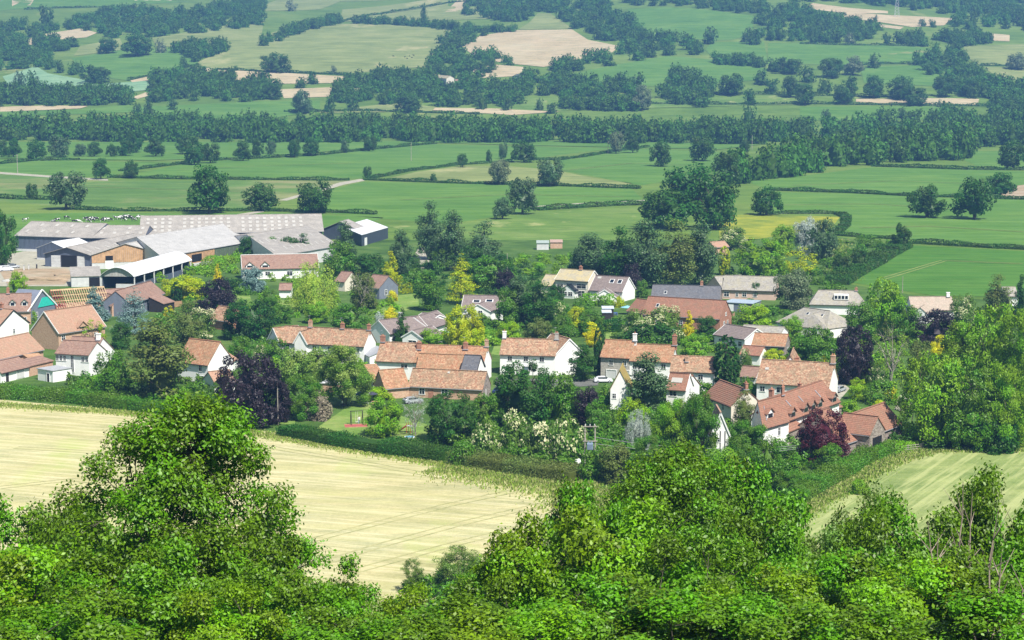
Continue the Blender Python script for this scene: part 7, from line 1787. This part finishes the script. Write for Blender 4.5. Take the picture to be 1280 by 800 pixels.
def table(x, y, rz, label, mat):
    e = empty('garden_table', at(x, y), rz); tag(e, label, 'table'); mb = MB(); mb.box((0, 0, .74), (1.8, .9, .05)); mb.build('tabletop', mat, e)
    for sx in (-.75, .75):
        for sy in (-.35, .35): mb = MB(); mb.box((sx, sy, .36), (.07, .07, .72)); mb.build('leg', mat, e)
    for sy in (-.75, .75): mb = MB(); mb.box((0, sy, .43), (1.7, .28, .05)); [mb.box((sx, sy, .2), (.06, .2, .42)) for sx in (-.7, .7)]; mb.build('bench', mat, e)
table(455, 505, .4, 'white garden table between the parasols', whs); table(470, 506, .2, 'wooden picnic table near the dark parasol', fence_wood); table(768, 394, .1, 'blue and white garden table beside the black shed', bluec)
# red slide set
e = empty('play_slide', at(509, 541), -.5); tag(e, 'red plastic slide and climbing frame beside the thin silver tree', 'slide')
mb = MB(); mb.bar((-1.9, 0, .15), (.1, 0, 1.5), .6, .06); mb.bar((-1.9, .33, .25), (.1, .33, 1.6), .05, .2); mb.bar((-1.9, -.33, .25), (.1, -.33, 1.6), .05, .2); mb.build('slide', redp, e)
for sx, sy in ((.1, -.4), (.1, .4), (1, -.4), (1, .4)): mb = MB(); mb.tube((sx, sy, 0), (sx, sy, 2.2), .05, .05, 6); mb.build('post', redp, e)
mb = MB(); mb.box((.55, 0, 1.5), (1, .9, .08)); mb.build('deck', whs, e)
for k in range(4): mb = MB(); mb.bar((1.05 + .08 * (4 - k), -.35, .3 + k * .32), (1.05 + .08 * (4 - k), .35, .3 + k * .32), .05, .05); mb.build('rung', bluec, e)
e = empty('paddling_pool', at(512, 548)); tag(e, 'small white and blue paddling pool below the red slide', 'pool'); mb = MB(); mb.tube((0, 0, 0), (0, 0, .35), 1.0, 1.05, 16); mb.build('rim', whs, e); mb = MB(); mb.tube((0, 0, .35), (0, 0, .37), .9, .9, 16); mb.build('water', simple('pool_water', (.15, .4, .6), .1), e)
# bags and trough at the field edge
def lump(name, x, y, s, mat, label, cat, seed):
    rng_ = np.random.default_rng(seed); nu, nv = 12, 7; V = []; F = []
    for j in range(nv + 1):
        for i in range(nu):
            a, b_ = 2 * PI * i / nu, PI / 2 * j / nv; k = 1 + rng_.normal() * .08 * (j < nv)
            V.append((s[0] / 2 * math.cos(a) * math.cos(b_) ** .5 * k, s[1] / 2 * math.sin(a) * math.cos(b_) ** .5 * k, s[2] * math.sin(b_) * k))
    for j in range(nv):
        for i in range(nu): F.append((j * nu + i, j * nu + (i + 1) % nu, (j + 1) * nu + (i + 1) % nu, (j + 1) * nu + i))
    tag(link(name, mesh_arr(name, V, F, [mat], smooth=True), None, at(x, y)), label, cat)
lump('feed_bag', 623, 705, (2.0, 1.6, 1.5), whs, 'bulging white farm bag at the lower edge of the hay field', 'bag', 1)
lump('feed_bag', 657, 691, (1.6, 1.2, 1.3), whs, 'second white farm bag, beside the light maple', 'bag', 2)
lump('straw_heap', 640, 709, (2.4, 1.6, .9), simple('old_straw', (.55, .34, .20), .9, .3, 6), 'pinkish heap between the two white farm bags', 'heap', 3)
lump('feed_bag', 722, 579, (1.2, .9, .8), whs, 'small white sack under the transformer poles', 'sack', 4)
e = empty('water_trough', at(574, 580), .1); tag(e, 'pale water trough on the bank above the hay field', 'trough'); mb = MB()
for sx, sy, lx, ly in ((0, -.45, 2.2, .1), (0, .45, 2.2, .1), (-1.05, 0, .1, .8), (1.05, 0, .1, .8)): mb.box((sx, sy, .5), (lx, ly, .7))
mb.box((0, 0, .2), (2.0, .8, .1)); mb.build('tank', conclt, e); mb = MB(); mb.box((0, 0, .72), (1.98, .78, .03)); mb.build('water', GL, e); mb = MB(); mb.box((-1.4, .1, .9), (.8, .6, .9)); mb.build('box', fibre2, e)
# fences
def fence(pts, label, h=1.8, mat=None, step=2.2, board=.24, name='board_fence', gap=.03):
    P = [gp(*p) for p in pts]; e = empty(name, tuple(P[0])); tag(e, label, 'fence'); o = P[0]; mat = mat or fence_wood
    for a, b_ in zip(P, P[1:]):
        L = (b_ - a).length; d = (b_ - a).normalized(); sd = Vector((-d.y, d.x, 0)); n = max(1, int(L / step))
        for k in range(n + 1): mb = MB(); mb.box(a + d * (L * k / n) - o + UP * h * .53, (.12, .12, h * 1.08), d, sd, UP); mb.build('post', mat, e)
        if board:
            m = int(L / board)
            for k in range(m): mb = MB(); mb.box(a + d * (L * (k + .5) / m) - o - sd * (.08 + .01 * (k % 2)) + UP * h / 2, (L / m - gap, .03, h), d, sd, UP); mb.build('board', mat, e)
        else:
            for z_ in (.35, .75, 1.15): mb = MB(); mb.box((a + b_) / 2 - o - sd * .08 + UP * z_, (L, .05, .1), d, sd, UP); mb.build('rail', mat, e)
fence([(217, 384), (246, 383)], 'brown board fence behind the yellow ball tree')
fence([(256, 518), (300, 523), (356, 527)], 'low reddish board fence under the great purple beech', 1.0, simple('reddish_fence', (.34, .14, .09), .85), 2.2, .3)
fence([(935, 392), (951, 386)], 'orange board fence panel beside the workshop', 1.9)
fence([(905, 408), (918, 398)], 'orange board fence at the red barn gable', 1.7)
fence([(1116, 566), (1190, 558), (1300, 563)], 'post and rail fence along the far edge of the striped meadow', 1.2, M['bark_pale'], 3.5, 0, 'rail_fence')
# yard posts and blocks
for i, (x, y, lb) in enumerate([(30, 338, 'first short white post on the farmyard gravel'), (36, 337, 'second short white post on the farmyard gravel'), (46, 336, 'dark bollard on the farmyard gravel')]):
    e = empty('yard_post', at(x, y)); tag(e, lb, 'post'); mb = MB(); mb.box((0, 0, .8), (.4, .4, 1.6)); mb.build('shaft', conclt if i < 2 else dkt, e); mb = MB(); mb.box((0, 0, 1.65), (.5, .5, .12)); mb.build('cap', lead, e)
lump('soil_heap', 55, 350, (16, 7, 1.1), soil, 'long heap of orange soil on the building plot', 'soil heap', 7)
lump('soil_heap', 82, 346, (9, 5, .9), soil, 'lower heap of soil near the dutch barn', 'soil heap', 8)
lump('rubble_heap', 12, 352, (5, 3, .8), conc, 'grey rubble pile on the bare earth', 'rubble', 9)
# ------------------------------------------------------------ air
hm, hnt, hb = nmat('haze_air')
for n_ in list(hnt.nodes):
    if n_.type == 'BSDF_PRINCIPLED': hnt.nodes.remove(n_)
pv = hnt.nodes.new('ShaderNodeVolumePrincipled')
pv.inputs['Color'].default_value = (.24, .52, 1.0, 1); pv.inputs['Density'].default_value = 0.00016; pv.inputs['Anisotropy'].default_value = 0.15
hnt.links.new(pv.outputs[0], hnt.nodes['Material Output'].inputs['Volume'])
mb = MB(); mb.box((0, 2200, 175), (3600, 4800, 352)); hz = mb.build('haze', hm); tag(hz, kind='stuff')
